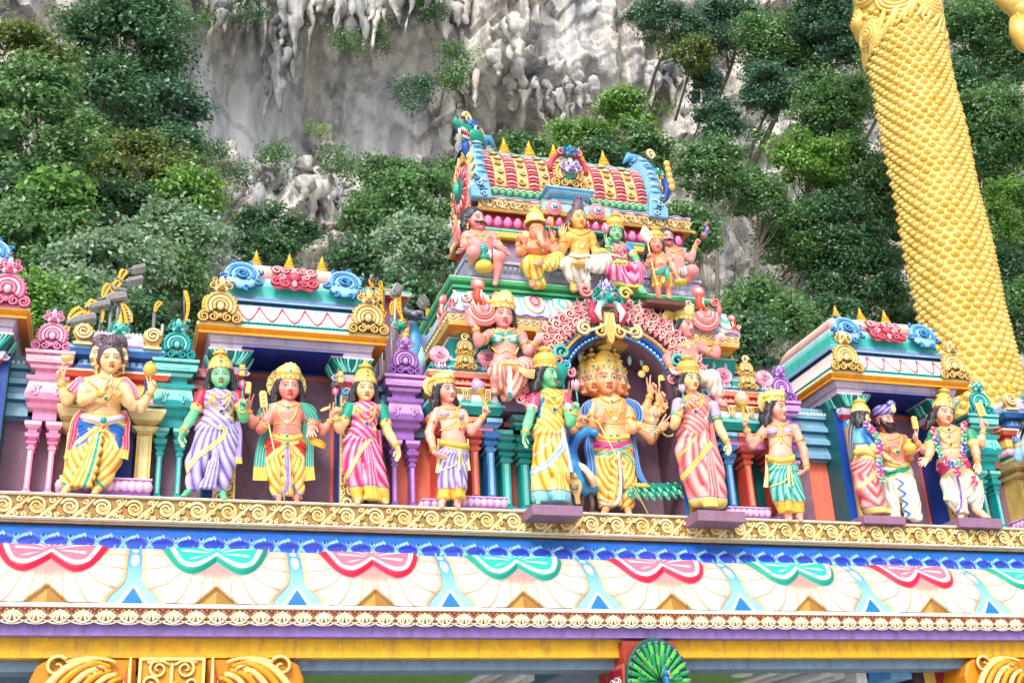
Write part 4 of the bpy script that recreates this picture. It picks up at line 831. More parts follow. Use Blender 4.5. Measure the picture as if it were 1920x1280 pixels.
# ================================================================ SMALL SHRINES beside the arch
def combs(m,F,s,ca,cb,d=1):
    for k in range(4): 
        t=np.linspace(0,1,8); m.tube(F(np.stack([d*s*(-.30+.18*k+.10*np.sin(t*3.2)),s*(.5-1.0*t+.18*k*t*.6),np.full(8,.02*s+.0)],-1)),s*.075*(1-.3*t),(ca,cb)[k%2],6)
    curl(m,F,d*.12*s,-.30*s,.26*s,ca,1.3,PI*.9,-d,.24,.03*s)
def kiosk(X0,W,Yf,Zf,pil,roofc,discc,crc,band,name='small_shrine',gold=False):
    hw=W/2; Z=Zf; m=MB(); y1=YW+.3
    def body(): pass
    z=[Z(p) for p in (787,783,772,770,750,748,735,733,718,716,706,704)]
    m.rings(X0-hw*.80,X0+hw*.80,Yf,y1,[(Z(812),0,band[0]),(Z(782),0,band[0]),(Z(781),.08,TEALD),(Z(768),.15,TEAL),(Z(763),.15,TEALL),(Z(761),.10,TEAL),(Z(756),.10,TEALL),(Z(755),.08,LILL),(Z(742),.06,LILL),(Z(741),.08,C(240,185,60)),(Z(735),.12,C(245,200,90)),(Z(733),.12,CREAM),(Z(731),.03,band[1]),(Z(728),.03,band[1]),(Z(727),.10,band[1]),(Z(722),.10,band[2]),(Z(720),.0,band[1]),(Z(714),.0,band[1]),(Z(713),.09,band[1]),(Z(705),.12,band[2]),(Z(703),.12,CREAM)])
    for i in range(9): m.obox(Fr((X0,Yf-.0,Z(717))),-hw*.7+i*hw*.155,-hw*.7+i*hw*.155+.05,-.02,.02,0,.03,C(252,215,205))
    o=m.build(name,PL,gate)
    m=MB(); t=np.linspace(-hw*.92,hw*.92,90)
    for e in (0,1): m.tube(np.stack([X0+t,np.full(90,Yf-.11),Z(700)+.02*e*0+.012*np.sin(t*40+2.5*e)+.02*e],-1),.018,(C(60,140,200),C(160,205,230))[e],6)
    m.rings(X0-hw*.86,X0+hw*.86,Yf-.02,y1,[(Z(702),0,STEEL),(Z(696),0,STEEL),(Z(695),.05,TEALD),(Z(688),.04,TEAL),(Z(678),-.02,roofc[0]),(Z(668),-.10,roofc[1]),(Z(660),-.18,roofc[2]),(Z(656),-.28,roofc[2]),(Z(654),-.34,CREAM)])
    m.build('roof',PL,o)
    for d in (-1,1):
        m=MB(); F=Fr((X0+d*hw*.68,Yf-.05,Z(674)),(1,0,0),(0,.2,.98),(0,-.98,.2)); disc(m,F,0,0,.14,0,.04,discc[0],18,1,.04)
        for k in range(3): arcs(m,F,0,0,.05+.035*k,discc[1],-100,200,.013,.04)
        curl(m,F,0,0,.06,discc[0],1.4,0,d,.3,.05); 
        for k in range(4): m.tube(F([(-.06+.04*k,-.12,.02),(-.07+.045*k,-.22,.02)]),.018,discc[k%2],5)
        m.build('roof_scroll',PL,o)
    m=MB(); F=Fr((X0,Yf-.13,Z(701))); crest(m,F,.30,*crc,crc[1],top=False); crest(m,F.sub(0,.20,.02),.26,*crc,crc[1],top=False); curl(m,F,0,.46,.06,crc[1],1.4,0,1,.3,.04); m.build('front_crest',PL,o)
    m=MB(); finial(m,(X0,Yf+.20,Z(656)),.34); m.build('finial',paint('gilded_paint'),o)
    for i in (-1,0,1):
        m=MB(); combs(m,Fr((X0+i*hw*.62,Yf-.12,Z(747))),.17,*( (GOLDL,GOLD) ),d=1 if i<1 else -1); m.build('comb_ornament',PL,o)
    for dx,cc in pil:
        m=MB(); colonnette(m,X0+dx,Yf+.04,zF1+.20,Z(784),.17,*cc); m.build('pillar',PL,o)
    return o
zK=lambda py: zz(868,py,.36)
XK1=xx(868,740,.36); XK2=xx(1396,760,.36); WK=.98
BLp=(C(60,130,205),C(165,210,240),C(25,70,150)); RDp=(C(225,85,70),C(250,165,140),C(150,35,45)); TLp=(TEAL,TEALL,TEALD); PKp=PK; GDp=(C(215,175,90),C(250,225,150),C(150,105,45))
kb=(C(242,150,200),C(235,80,60),C(250,170,140))
k1=kiosk(XK1,WK,.34,zK,((-.36,RDp),(.14,RDp),(.36,BLp)),(TEAL,C(190,225,235),C(235,245,248)),(C(245,150,180),C(252,205,220)),(GOLD,GOLDL,GOLDD),kb)
k2=kiosk(XK2,WK,.34,zK,((-.36,BLp),(-.06,RDp),(.36,RDp)),(TEAL,C(190,225,235),C(235,245,248)),(C(245,150,180),C(252,205,220)),(GOLD,GOLDL,GOLDD),kb)
for X0,sg in ((XK1,1),(XK2,-1)):
    m=MB(); dotted(m,X0-sg*.0+(-.12 if sg>0 else -.52),X0+(.52 if sg>0 else .12),.24,YW,zF1-.002,.24); m.build('dotted_plinth',PL,gate)
    m=MB(); dotted(m,X0+(-.60 if sg>0 else .30),X0+(-.28 if sg>0 else .62),.30,YW,zF1-.002,.2); m.build('dotted_plinth',PL,gate)
for px_ in (948,983,1356):
    m=MB(); x=xx(px_,850,.5)
    if px_==983:
        m.rings(x-.11,x+.11,.42,YW,[(zK(812),0,TEALD),(zK(790),.05,TEAL),(zK(786),.07,TEALL),(zK(780),.02,TEAL),(zK(772),.08,TEALL)]); combs(m,Fr((x,.38,zK(780))),.13,TEALL,TEAL)
    colonnette(m,x,.5,zF1+.12,zK(800),.20,*TLp); m.build('teal_pillar',PL,gate)
m=MB(); dotted(m,xx(963,930,.4),xx(1005,930,.4),.40,YW,zF1-.002,.14); m.build('dotted_plinth',PL,gate)
m=MB(); dotted(m,xx(815,930,.55),xx(850,930,.55),.50,YW,zF1-.002,.14);m.build('dotted_plinth',PL,gate)
m=MB(); dotted(m,xx(1515,930,.5),xx(1572,930,.5),.50,YW,zF1-.002,.13);m.build('dotted_plinth',PL,gate)
# ================================================================ gabled kiosks behind the praying figure and at the far right
def kiosk2(X0,W):
    Y=.40; Z=lambda py: zz(212,py,Y); hw=W/2; m=MB(); y1=YW+.4; SB=C(40,80,150)
    m.rings(X0-hw,X0+hw,Y,y1,[(Z(782),-.05,TEALD),(Z(762),-.04,TEAL),(Z(758),.04,TEAL),(Z(752),.04,PINK),(Z(742),.0,PINKL),(Z(738),.02,C(245,200,90)),(Z(722),.02,C(248,215,130)),(Z(716),.0,C(240,120,90)),(Z(712),.06,C(225,60,50)),(Z(703),.10,C(245,110,80)),(Z(700),.10,CREAM)])
    o=m.build('gabled_kiosk',PL,gate)
    m=MB(); m.rings(X0-hw*.78,X0+hw*.78,Y+.02,y1,[(Z(702),0,SB),(Z(696),0,C(90,130,190)),(Z(694),.05,C(150,190,225)),(Z(688),.03,SB),(Z(676),.0,C(90,140,200)),(Z(672),.10,SB),(Z(662),.13,C(60,110,180)),(Z(657),.13,C(130,180,220))])
    for i in range(10): m.obox(Fr((X0,Y+.02,Z(682))),-hw*.7+i*hw*.145,-hw*.7+i*hw*.145+.05,-.035,.035,0,.025,C(160,195,225))
    m.build('kiosk_drum',PL,o)
    m=MB(); m.rings(X0-hw*.74,X0+hw*.74,Y-.02,y1,[(Z(656),0,C(150,120,195)),(Z(648),.02,C(165,135,205)),(Z(636),-.01,C(200,185,228)),(Z(624),-.08,C(232,226,245)),(Z(615),-.18,C(246,242,248)),(Z(611),-.30,C(225,235,240))])
    for i in range(14): ball(m,Fr((X0,Y+.24,Z(610))),-hw*.55+i*hw*.085,0,.022,0,(C(170,220,200),C(245,160,170))[i%2])
    m.build('roof',PL,o)
    for d in (-1,1):
        m=MB(); F=Fr((X0+d*hw*.74,Y-.12,Z(633))); disc(m,F,0,0,.125,-.05,.07,GOLD,20,1,.05); curl(m,F,0,0,.10,GOLDL,2,0,d,.2,.03); m.rings(X0+d*hw*.74-.08,X0+d*hw*.74+.08,Y-.12,Y+.02,[(Z(657),.03,GOLD),(Z(653),.03,GOLDL),(Z(651),0,GOLD),(Z(643),.0,GOLD)])
        m.build('roof_scroll',PL,o)
        m=MB(); combs(m,Fr((X0+d*hw*.72,Y-.04,Z(726))),.17,C(30,100,180),C(110,170,220),d); m.build('comb_ornament',PL,o)
        m=MB(); x=X0+d*hw*.72
        m.rings(x-.13,x+.13,.34,YW,[(Z(812),-.05,GOLDD),(Z(806),-.02,GOLD),(Z(800),.03,GOLDL),(Z(798),-.02,GOLDD),(Z(788),.04,GOLD),(Z(776),.10,GOLDL),(Z(774),.10,GOLD),(Z(770),.10,GOLDL)]); m.box(x-.09,x+.09,.40,YW,zF1+.2,Z(811),C(232,200,120)); m.box(x-.05,x+.05,.385,.40,zF1+.22,Z(816),C(250,228,165))
        m.build('corbel_pillar',PL,o)
    m=MB(); F=Fr((X0,Y-.02,Z(622))); mask(m,F,.26,C(60,180,170),TEALL,TEALD); m.build('lion_mask',PL,o)
    m=MB(); finial(m,(X0,Y+.30,Z(614)),.36); m.build('finial',paint('gilded_paint'),o)
    m=MB(); dotted(m,X0-hw*.92,X0+hw*.92,.26,YW,zF1-.002,.30); m.box(X0-hw*.6,X0+hw*.6,.2,.26,zF1-.002,zF1+.06,PUR); m.build('dotted_plinth',PL,o)
    m=MB(); m.box(X0-hw*.5,X0+hw*.5,.52,YW+.02,zF1,Z(782),C(30,60,150)); m.build('blue_recess',PL,o)
kiosk2(xx(208,800,.4),1.12); kiosk2(xx(1935,800,.4),1.12)
# ================================================================ SCULPTURE ENGINE (signed-distance solids, surface-nets meshing)
def snets(F,lo,h):
    S=F<0; n=S.shape
    c=np.zeros((n[0]-1,n[1]-1,n[2]-1),np.int8); off=[(i,j,k) for i in (0,1) for j in (0,1) for k in (0,1)]
    for i,j,k in off: c+=S[i:n[0]-1+i,j:n[1]-1+j,k:n[2]-1+k]
    act=(c>0)&(c<8); I,J,K=np.nonzero(act); m=len(I)
    cv=[F[I+i,J+j,K+k] for i,j,k in off]; sm_=np.zeros((m,3)); ct=np.zeros(m)
    for a in range(8):
        for b in range(a+1,8):
            d=np.array(off[b])-np.array(off[a])
            if np.abs(d).sum()!=1: continue
            x=(cv[a]<0)!=(cv[b]<0); t=np.where(x,cv[a]/(cv[a]-cv[b]+1e-12),0)
            sm_+=x[:,None]*(np.array(off[a])+t[:,None]*d); ct+=x
    V=(np.stack([I,J,K],1)+sm_/ct[:,None])*h+lo
    id=-np.ones(c.shape,np.int64); id[I,J,K]=np.arange(m); Q=[]
    for ax in range(3):
        o1,o2=[(1,2),(2,0),(0,1)][ax]
        a=[slice(None)]*3; b=[slice(None)]*3; a[ax]=slice(0,n[ax]-1); b[ax]=slice(1,n[ax])
        sa,sb=S[tuple(a)],S[tuple(b)]; e=np.argwhere(sa!=sb); 
        e=e[(e[:,o1]>0)&(e[:,o2]>0)&(e[:,o1]<n[o1]-1)&(e[:,o2]<n[o2]-1)]
        fl=sa[e[:,0],e[:,1],e[:,2]]; d1=np.zeros(3,int); d1[o1]=1; d2=np.zeros(3,int); d2[o2]=1
        g=lambda q:id[q[:,0],q[:,1],q[:,2]]
        q=np.stack([g(e-d1-d2),g(e-d2),g(e),g(e-d1)],1); q=np.where(fl[:,None],q,q[:,::-1]); Q.append(q)
    return V,np.concatenate(Q)
class Sdf:
    def __init__(s): s.pr=[]
    def cap(s,a,b,ra,rb,k=.03,sq=1.,neg=False): s.pr.append(('c',np.array(a,float),np.array(b,float),ra,rb,k,sq,neg)); return s
    def path(s,P_,R,k=.03,sq=1.):
        for i in range(len(P_)-1): s.cap(P_[i],P_[i+1],R[i],R[i+1],k,sq)
        return s
    def ell(s,c,r,k=.03,M=None,neg=False): s.pr.append(('e',np.array(c,float),np.array(r,float),M,0,k,1,neg)); return s
    def loft(s,c,a,b,k=.03): s.pr.append(('l',np.array(c,float),np.array(a,float),np.array(b,float),0,k,1,False)); return s
    def bounds(s):
        L=[];H=[]
        for p in s.pr:
            if p[7]: continue
            if p[0]=='c': r=max(p[3],p[4]); L.append(np.minimum(p[1],p[2])-r); H.append(np.maximum(p[1],p[2])+r)
            elif p[0]=='e': r=p[2].max() if p[3] is not None else p[2]; L.append(p[1]-r); H.append(p[1]+r)
            else: r=np.stack([p[2],p[3],0*p[2]],1); L.append((p[1]-r).min(0)); H.append((p[1]+r).max(0))
        return np.min(L,0),np.max(H,0)
    def solve(s,h,disp=None,pad=.04,cut=None):
        lo,hi=s.bounds(); lo=lo-pad-h*2; hi=hi+pad+h*2; s.lo=lo; s.h=h; n=np.ceil((hi-lo)/h).astype(int)+1
        ax=[lo[i]+h*np.arange(n[i]) for i in range(3)]; F=np.full(n,1.0)
        for p in s.pr:
            k=p[5]; q=Sdf(); 
            r=p[:7]+(False,); q.pr=[r]; a,b=q.bounds(); e=k+.05; i0=np.maximum(((a-e-lo)/h).astype(int),0); i1=np.minimum(((b+e-lo)/h).astype(int)+2,n)
            if (i1<=i0).any(): continue
            sl=tuple(slice(i0[j],i1[j]) for j in range(3)); X=ax[0][sl[0]][:,None,None]; Y=ax[1][sl[1]][None,:,None]; Z=ax[2][sl[2]][None,None,:]
            if p[0]=='c':
                A,B,ra,rb,sq=p[1],p[2],p[3],p[4],p[6]; d=B-A; d2=d.copy(); d2[1]/=sq; L2=(d2**2).sum()+1e-9
                px,py,pz=X-A[0],(Y-A[1])/sq,Z-A[2]; t=np.clip((px*d2[0]+py*d2[1]+pz*d2[2])/L2,0,1)
                D=(np.sqrt((px-t*d2[0])**2+(py-t*d2[1])**2+(pz-t*d2[2])**2)-(ra+(rb-ra)*t))*min(1,sq)
            elif p[0]=='e':
                px,py,pz=X-p[1][0],Y-p[1][1],Z-p[1][2]
                if p[3] is not None:
                    M=p[3]; px,py,pz=(px*M[0,i]+py*M[1,i]+pz*M[2,i] for i in range(3))
                D=(np.sqrt((px/p[2][0])**2+(py/p[2][1])**2+(pz/p[2][2])**2)-1)*min(p[2])
            else:
                c,a_,b_=p[1],p[2],p[3]; o=np.argsort(c[:,2]); c,a_,b_=c[o],a_[o],b_[o]; zz0=ax[2][sl[2]]
                def ip(v):
                    z=c[:,2]; t=np.interp(zz0,z,np.arange(len(z))); i=np.clip(t.astype(int),0,len(z)-2); f=t-i; f=f*f*(3-2*f)*.5+f*.5; return v[i]*(1-f)+v[i+1]*f
                cx,cy,aa,bb=(ip(v)[None,None,:] for v in (c[:,0],c[:,1],a_,b_)); D=(np.sqrt(((X-cx)/aa)**2+((Y-cy)/bb)**2)-1)*np.minimum(aa,bb)
                D=np.maximum(D,np.maximum(c[0,2]-Z,Z-c[-1,2]))
            G=F[sl]
            if p[7]: D=-D; hh=np.maximum(k-np.abs(G-D),0)/k; G[...]=np.maximum(G,D)+hh*hh*k*.25
            else: hh=np.maximum(k-np.abs(G-D),0)/k; G[...]=np.minimum(G,D)-hh*hh*k*.25
        if disp is not None:
            m=np.abs(F)<.09; I=np.nonzero(m); F[I]+=disp(ax[0][I[0]],ax[1][I[1]],ax[2][I[2]])
        if cut is not None:
            F[...]=np.maximum(F,cut(ax[0][:,None,None],ax[1][None,:,None],ax[2][None,None,:]))
        s.F=F; s.n=n; return s
    def net(s): return snets(s.F,s.lo,s.h)
    def at(s,p):
        q=(p-s.lo)/s.h; i=np.floor(q).astype(int); ok=((i>=0)&(i<np.array(s.n)-1)).all(-1); i=np.clip(i,0,np.array(s.n)-2); f=q-i; r=0
        for a in (0,1):
            for b in (0,1):
                for c in (0,1): r=r+s.F[i[...,0]+a,i[...,1]+b,i[...,2]+c]*np.abs(1-a-f[...,0])*np.abs(1-b-f[...,1])*np.abs(1-c-f[...,2])
        return np.where(ok,r,1.)
    def hit(s,px,py,off=0.):
        """first surface point seen along the ray through each pixel"""
        px=np.atleast_1d(np.asarray(px,float)); py=np.atleast_1d(np.asarray(py,float)); out=np.full((len(px),3),np.nan)
        for j in range(len(px)):
            d=ray(px[j],py[j]); t0=(s.lo[1]-CAM[1])/d[1]; t1=(s.lo[1]+s.h*s.n[1]-CAM[1])/d[1]; t=np.arange(t0,t1,s.h*.6); f=s.at(CAM+t[:,None]*d)
            w=np.nonzero(f<off)[0]
            if len(w):
                i=w[0]; tt=t[i] if i==0 else t[i-1]+(t[i]-t[i-1])*(f[i-1]-off)/(f[i-1]-f[i]+1e-9); out[j]=CAM+tt*d
        ok=~np.isnan(out[:,0])
        if not ok.any(): return None
        ix=np.arange(len(px))
        for c in range(3): out[:,c]=np.interp(ix,ix[ok],out[ok,c])
        if not ok.all():
            for j in ix[~ok]: d=ray(px[j],py[j]); out[j]=CAM+d*((out[j,1]-CAM[1])/d[1])
        return out
def addnet(mb,sdf,col):
    V,Q=sdf.net(); c=col(V) if callable(col) else col; mb.add(V,Q,c,True); return V
# ---------------------------------------------------------------- templates in head units (z up, face towards -y, chin at z 0, top of skull at 1)
def head_template():
    s=Sdf(); s.ell((0,.06,.63),(.365,.43,.385),.08); s.ell((0,-.10,.45),(.30,.30,.42),.10); s.ell((0,-.24,.13),(.17,.15,.14),.12)
    for e in (-1,1):
        s.ell((e*.18,-.22,.34),(.14,.14,.17),.10); s.ell((e*.14,-.36,.60),(.13,.05,.035),.05); s.ell((e*.155,-.425,.50),(.115,.07,.06),.05,neg=True)
        s.ell((e*.150,-.335,.497),(.10,.072,.060),.012); s.ell((e*.37,.02,.47),(.045,.10,.15),.02); s.ell((e*.38,-.01,.28),(.04,.05,.06),.02); s.ell((e*.060,-.435,.330),(.040,.050,.034),.03)
        s.cap((e*.02,-.425,.225),(e*.085,-.39,.222),.034,.018,.012); s.cap((e*.0,-.418,.170),(e*.06,-.395,.178),.038,.022,.012)
    s.cap((0,-.385,.56),(0,-.470,.37),.032,.050,.03); s.ell((0,-.38,.065),(.085,.07,.06),.05)
    s.solve(.0235,pad=.03); V,Q=s.net(); x,y,z=V.T; ax=np.abs(x); fr=(y<-.2)
    ey=((ax-.152)/.080)**2+((z-.497)/.031)**2; lid=np.exp(-((np.sqrt(ey)-1.05)/.22)**2)*fr*(z>.485)+.5*np.exp(-((np.sqrt(ey)-1.05)/.18)**2)*fr*(z<=.485)
    white=(ey<1)*fr; iris=(((ax-.152)/.032)**2+((z-.500)/.034)**2<1)*fr
    bz=.592+.032*np.cos((ax-.16)/.13*1.4); brow=np.exp(-((z-bz)/.016)**2)*sm(.03,.06,ax)*sm(.29,.25,ax)*fr
    lip=((x/.092)**2+((z-.200)/.052)**2<1)*(y<-.33); ll=np.exp(-((z-.199)/.010)**2)*(ax<.09)*(y<-.3)
    cheek=np.exp(-((ax-.22)/.10)**2-((z-.33)/.10)**2)*fr; 
    return V,Q,dict(white=white,iris=iris,dark=np.clip(lid*.9+brow,0,1),lip=lip,ll=ll,cheek=cheek,z=z)
HEADT=head_template()
def hand_template(kind):
    """wrist at origin, fingers along +z, palm faces -y, thumb towards +x; length about 1"""
    s=Sdf(); s.cap((0,0,-.02),(0,0,.10),.115,.13,.03,.7); s.ell((0,0,.27),(.19,.085,.20),.05); s.ell((.10,-.04,.20),(.08,.07,.12),.04)
    base=[(-.145,.44),(-.05,.475),(.05,.47),(.14,.43)]; ln=[.36,.46,.43,.33]
    for i,((x,z),L) in enumerate(zip(base,ln)):
        sp=(i-1.5)*.045; r=.047
        if kind=='open': c=[(x,0,z-.06),(x+sp*.5,-.01,z+L*.42),(x+sp*1.0,-.04,z+L*.75),(x+sp*1.2,-.07,z+L)]
        elif kind=='relax': c=[(x,0,z-.06),(x+sp*.2,-.05-.01*i,z+L*.42),(x+sp*.3,-.14,z+L*.72),(x+sp*.3,-.23,z+L*.86)]
        elif kind=='mudra': 
            if i>=2: c=[(x,0,z-.06),(x-.01,-.14,z+L*.22),(x+.02,-.26,z+L*.05),(.12,-.30,z-.09)]
            else: c=[(x,0,z-.06),(x+sp,-.03,z+L*.42),(x+sp*1.6,-.07,z+L*.74),(x+sp*2,-.12,z+L*.95)]
        else: c=[(x,0,z-.06),(x,-.10,z+L*.16),(x,-.235,z+L*.05),(x,-.22,z-.13)]
        s.path(c,[.055,r,.043,.036],.012)
    th={'open':[(.12,-.02,.12),(.24,-.07,.27),(.29,-.11,.40),(.30,-.13,.52)],'relax':[(.12,-.02,.12),(.20,-.10,.26),(.21,-.17,.39),(.20,-.22,.50)],'mudra':[(.12,-.03,.12),(.20,-.13,.22),(.19,-.24,.32),(.14,-.31,.40)],'grip':[(.12,-.03,.12),(.19,-.14,.24),(.12,-.24,.33),(.0,-.27,.36)]}[kind]
    s.path(th,[.07,.056,.050,.040],.02)
    return s.solve(.027,pad=.02).net()
HANDT={k:hand_template(k) for k in ('open','relax','mudra','grip')}
def hair_template(kind):
    s=Sdf()
    if kind=='long':
        s.ell((0,.10,.64),(.42,.46,.43),.05)
        for e in (-1,1): s.path([(e*.34,-.06,.66),(e*.42,.04,.35),(e*.50,.06,.02),(e*.66,.08,-.26)],[.11,.13,.13,.06],.05); s.path([(e*.25,.25,.5),(e*.34,.28,.1),(e*.40,.26,-.30)],[.22,.20,.12],.06)
        s.path([(0,.3,.6),(0,.40,.1),(0,.34,-.4)],[.30,.28,.2],.05)
    elif kind=='bun':
        s.ell((0,.08,.70),(.44,.46,.40),.04); s.ell((0,.0,1.12),(.30,.30,.15),.04); s.ell((0,.02,1.24),(.24,.26,.12),.03); s.ell((0,-.12,1.0),(.26,.22,.12),.05)
        for e in (-1,1): s.ell((e*.34,.05,.50),(.12,.22,.22),.05)
    elif kind=='jata':
        s.ell((0,.10,.68),(.42,.44,.42),.04); s.path([(0,.02,1.02),(0,.03,1.22),(0,.03,1.36)],[.27,.24,.17],.03); s.ell((0,.03,1.52),(.17,.17,.10),.02)
        for e in (-1,1): s.path([(e*.36,.04,.6),(e*.42,.10,.2),(e*.44,.12,-.12)],[.12,.15,.08],.05)
    else:   # swept back
        s.ell((0,.14,.72),(.47,.50,.44),.05); s.path([(0,.35,.5),(0,.42,.1),(0,.36,-.2)],[.34,.32,.2],.05)
        for e in (-1,1): s.path([(e*.40,.08,.6),(e*.46,.16,.2),(e*.44,.14,-.08)],[.16,.17,.10],.05)
    def disp(x,y,z):
        a=np.arctan2(x,(z-.78)+.25*np.abs(y)) if kind!='long' else np.arctan2(x,.25+.0*z+np.maximum(z-.4,0))*1.0+x*1.5
        return .014*np.sin(a*30+3*y)
    # clear the face
    s.ell((0,-.40,.36),(.34,.40,.50),.04,neg=True)
    s.solve(.034,disp,pad=.05); V,Q=s.net(); a=disp(*V.T)/.014
    return V,Q,a
HAIRT={k:hair_template(k) for k in ('long','bun','jata','swept')}
SKG=(C(88,200,135),C(165,240,190)); SKP=(C(240,120,112),C(250,195,170)); SKO=(C(246,156,100),C(253,212,170)); SKY=(C(252,195,130),C(254,225,180)); SKR=(C(228,135,135),C(245,190,180)); SKL=(C(245,158,140),C(252,205,185)); SKB=(C(120,175,220),C(180,215,240))
GD=C(238,196,96); GDL=C(252,228,150); GDD=C(190,130,40); HAIRC=C(45,42,55); HAIRB=C(95,75,90)
JW=[C(30,160,150),C(225,60,80),C(40,90,190),C(250,250,250)]
def catmull(pts,n):
    p=np.asarray(pts,float)
    if len(p)==2: t=np.linspace(0,1,n)[:,None]; return p[0]*(1-t)+p[1]*t
    q=np.vstack([2*p[0]-p[1],p,2*p[-1]-p[-2]]); seg=len(p)-1; o=[]
    for u in np.linspace(0,seg-1e-6,n):
        i=int(u); t=u-i; a,b,c,d=q[i:i+4]; o.append(.5*((2*b)+(-a+c)*t+(2*a-5*b+4*c-d)*t*t+(-a+3*b-3*c+d)*t**3))
    return np.array(o)
def ridge(ph,p=.8): return 2*np.abs(np.sin(ph/2))**(p*.75)-1
GLOSS=paint('statue_enamel',rough=.40,var=.10,bump=.12,dirt=.16,spec=.42,bscale=60)
GILT=paint('gilded_paint',rough=.30,var=.10,bump=.10,dirt=.15)
class Fig:
    def __init__(s,crop,Y,foot,label,skin=SKL,cat='statue',group=None,name='statue',h=.0125):
        s.ox,s.oy,s.sc=crop; s.Y=Y; s.sk=skin; s.h=h; f=s.pt(*foot); s.root=empty(name,tuple(f),label,cat,group); s.B=Sdf(); s.G=None; s.orn=MB(); s.gems=MB(); s.post=[]; s.hands=[]; s.extra={}
        s.m=s.sc*np.linalg.norm(f-CAM)/FPX     # metres per crop pixel
    def px(s,x,y): return s.ox+x*s.sc,s.oy+y*s.sc
    def pt(s,x,y,dy=0): a,b=s.px(x,y); return P(a,b,s.Y-dy)
    def torso(s,rows,k=.03,tgt=None):
        """rows (x,y,halfwidth,depth ratio,dy) from the shoulders down"""
        c=[];a=[];b=[]
        for r in rows:
            x,y,w,d=r[:4]; dy=r[4] if len(r)>4 else 0; p=s.pt(x,y,dy); c.append(p); a.append(w*s.m); b.append(w*s.m*d)
        (tgt or s.B).loft(c,a,b,k); return c
    def arm(s,sh,el,wr,tip,kind='relax',palm=(0,-1,0),thumb=1,fat=1.,bang=True,armlet=True,hand=1.0,col=None,hl=None):
        a,b,c,d=s.pt(*sh),s.pt(*el),s.pt(*wr),s.pt(*tip); hs=s.hs
        if col is None or True:
            s.B.path([a,b],[.21*hs*fat,.165*hs*fat],.03); s.B.path([b,b+(c-b)*.3,c],[.155*hs*fat,.165*hs*fat,.105*hs*fat],.03)
        dn=nrm(d-c); L=hl*hs if hl else .66*hs*hand
        p=np.array(palm,float); p=nrm(p-p.dot(dn)*dn); t=np.cross(p,dn)*thumb    # thumb side
        M=np.stack([t,-p,dn]); V,Q=HANDT[kind]; W_=(V*L)@M+c-dn*.03*hs
        if np.linalg.det(M)<0: Q=Q[:,::-1]
        s.hands.append((W_,Q,V[:,2],col))
        if bang: 
            for q in (.80,.88): s.ring(b,c,q,.13*hs*fat,.030*hs)
        if armlet: s.ring(a,b,.55,.20*hs*fat,.035*hs); s.gem(a+(b-a)*.55+np.array((0,-.21*hs*fat,0)),.05*hs,1)
        return a,b,c,c+dn*L
    def ring(s,a,b,t,r,th,col=None,mb=None,n=14):
        d=nrm(b-a); c=a+(b-a)*t; u=nrm(np.cross(d,(.3,.2,.9))); v=np.cross(d,u); q=np.linspace(0,2*PI,n); (mb or s.orn).tube(c+r*(np.cos(q)[:,None]*u+np.sin(q)[:,None]*v),th,GD if col is None else col,6,caps=False)
    def gem(s,p,r,k=0,col=None): s.orn.ell(p,(r*1.35,r,r*1.35),GDL,8,5); s.gems.ell(np.array(p)+np.array((0,-r*.5,0)),(r,r*.8,r),JW[k] if col is None else col,8,5)
    def headat(s,chin,fore,yaw=0,pitch=10,roll=0,dy=.12,neck=None,hair='long',hairc=None,skin=None,lip=None,nk=.20,earr=True,setsize=True,eyes=True,bindi=(200,40,50)):
        a,b=s.pt(*chin,dy),s.pt(*fore,dy); hs=abs(b[2]-a[2])/.75*1.02
        if setsize: s.hs=hs; s.chin=a
        ro=math.radians(roll)-math.atan2(b[0]-a[0],b[2]-a[2]); R=Matrix.Rotation(math.radians(yaw),3,'Z')@Matrix.Rotation(-ro,3,'Y')@Matrix.Rotation(math.radians(pitch),3,'X')
        M=np.array(R)*hs; o=a-M@np.array((0,-.38,.03)); T=lambda v:np.asarray(v)@M.T+o
        V,Q,k=HEADT; sk=skin or s.sk; col=mixc(np.broadcast_to(sk[0],(len(V),3)),sk[1],.15+.65*np.clip(sm(-.1,-.35,V[:,1])*sm(.1,.5,V[:,2]),0,1)); 
        col=mixc(col,sk[0],.6*k['cheek'])
        col=mixc(col,C(235,130,110),.25*k['cheek'])
        if eyes: col=np.where(k['white'][:,None]>0,C(250,248,242),col); col=np.where(k['iris'][:,None]>0,C(35,22,22),col); col=mixc(col,C(30,22,24),np.clip(k['dark']*1.15,0,1))
        lc=C(*(lip or (205,85,80))); col=np.where(k['lip'][:,None]>0,lc,col); col=mixc(col,lc*.3,.7*k['ll'])
        m=MB(); m.add(T(V),Q,col,True); 
        if bindi: m.ell(T((0,-.385,.66)),(.022*hs,.012*hs,.032*hs),C(*bindi),6,4)
        s.post.append(m)
        nb=T((0,.06,.20)); nn=s.pt(*neck) if neck else T((0,.10,-.25)); s.B.cap(nb,nn,nk*hs,nk*1.08*hs,.04)
        if hair:
            V,Q,g=HAIRT[hair]; hc=HAIRC if hairc is None else hairc; m=MB(); m.add(T(V),Q,mixc(np.broadcast_to(hc,(len(V),3)),hc*.5,np.clip(g,0,1)*.8)+.05*np.clip(-g,0,1)[:,None],True); m.build('hair',GLOSS,s.root)
        if earr:
            for e in (-1,1): s.orn.ell(T((e*.42,-.02,.20)),(.055*hs,.05*hs,.09*hs),GD,8,5); s.orn.ell(T((e*.42,-.02,.08)),(.045*hs,.04*hs,.045*hs),GDL,8,4)
        return T,M,hs
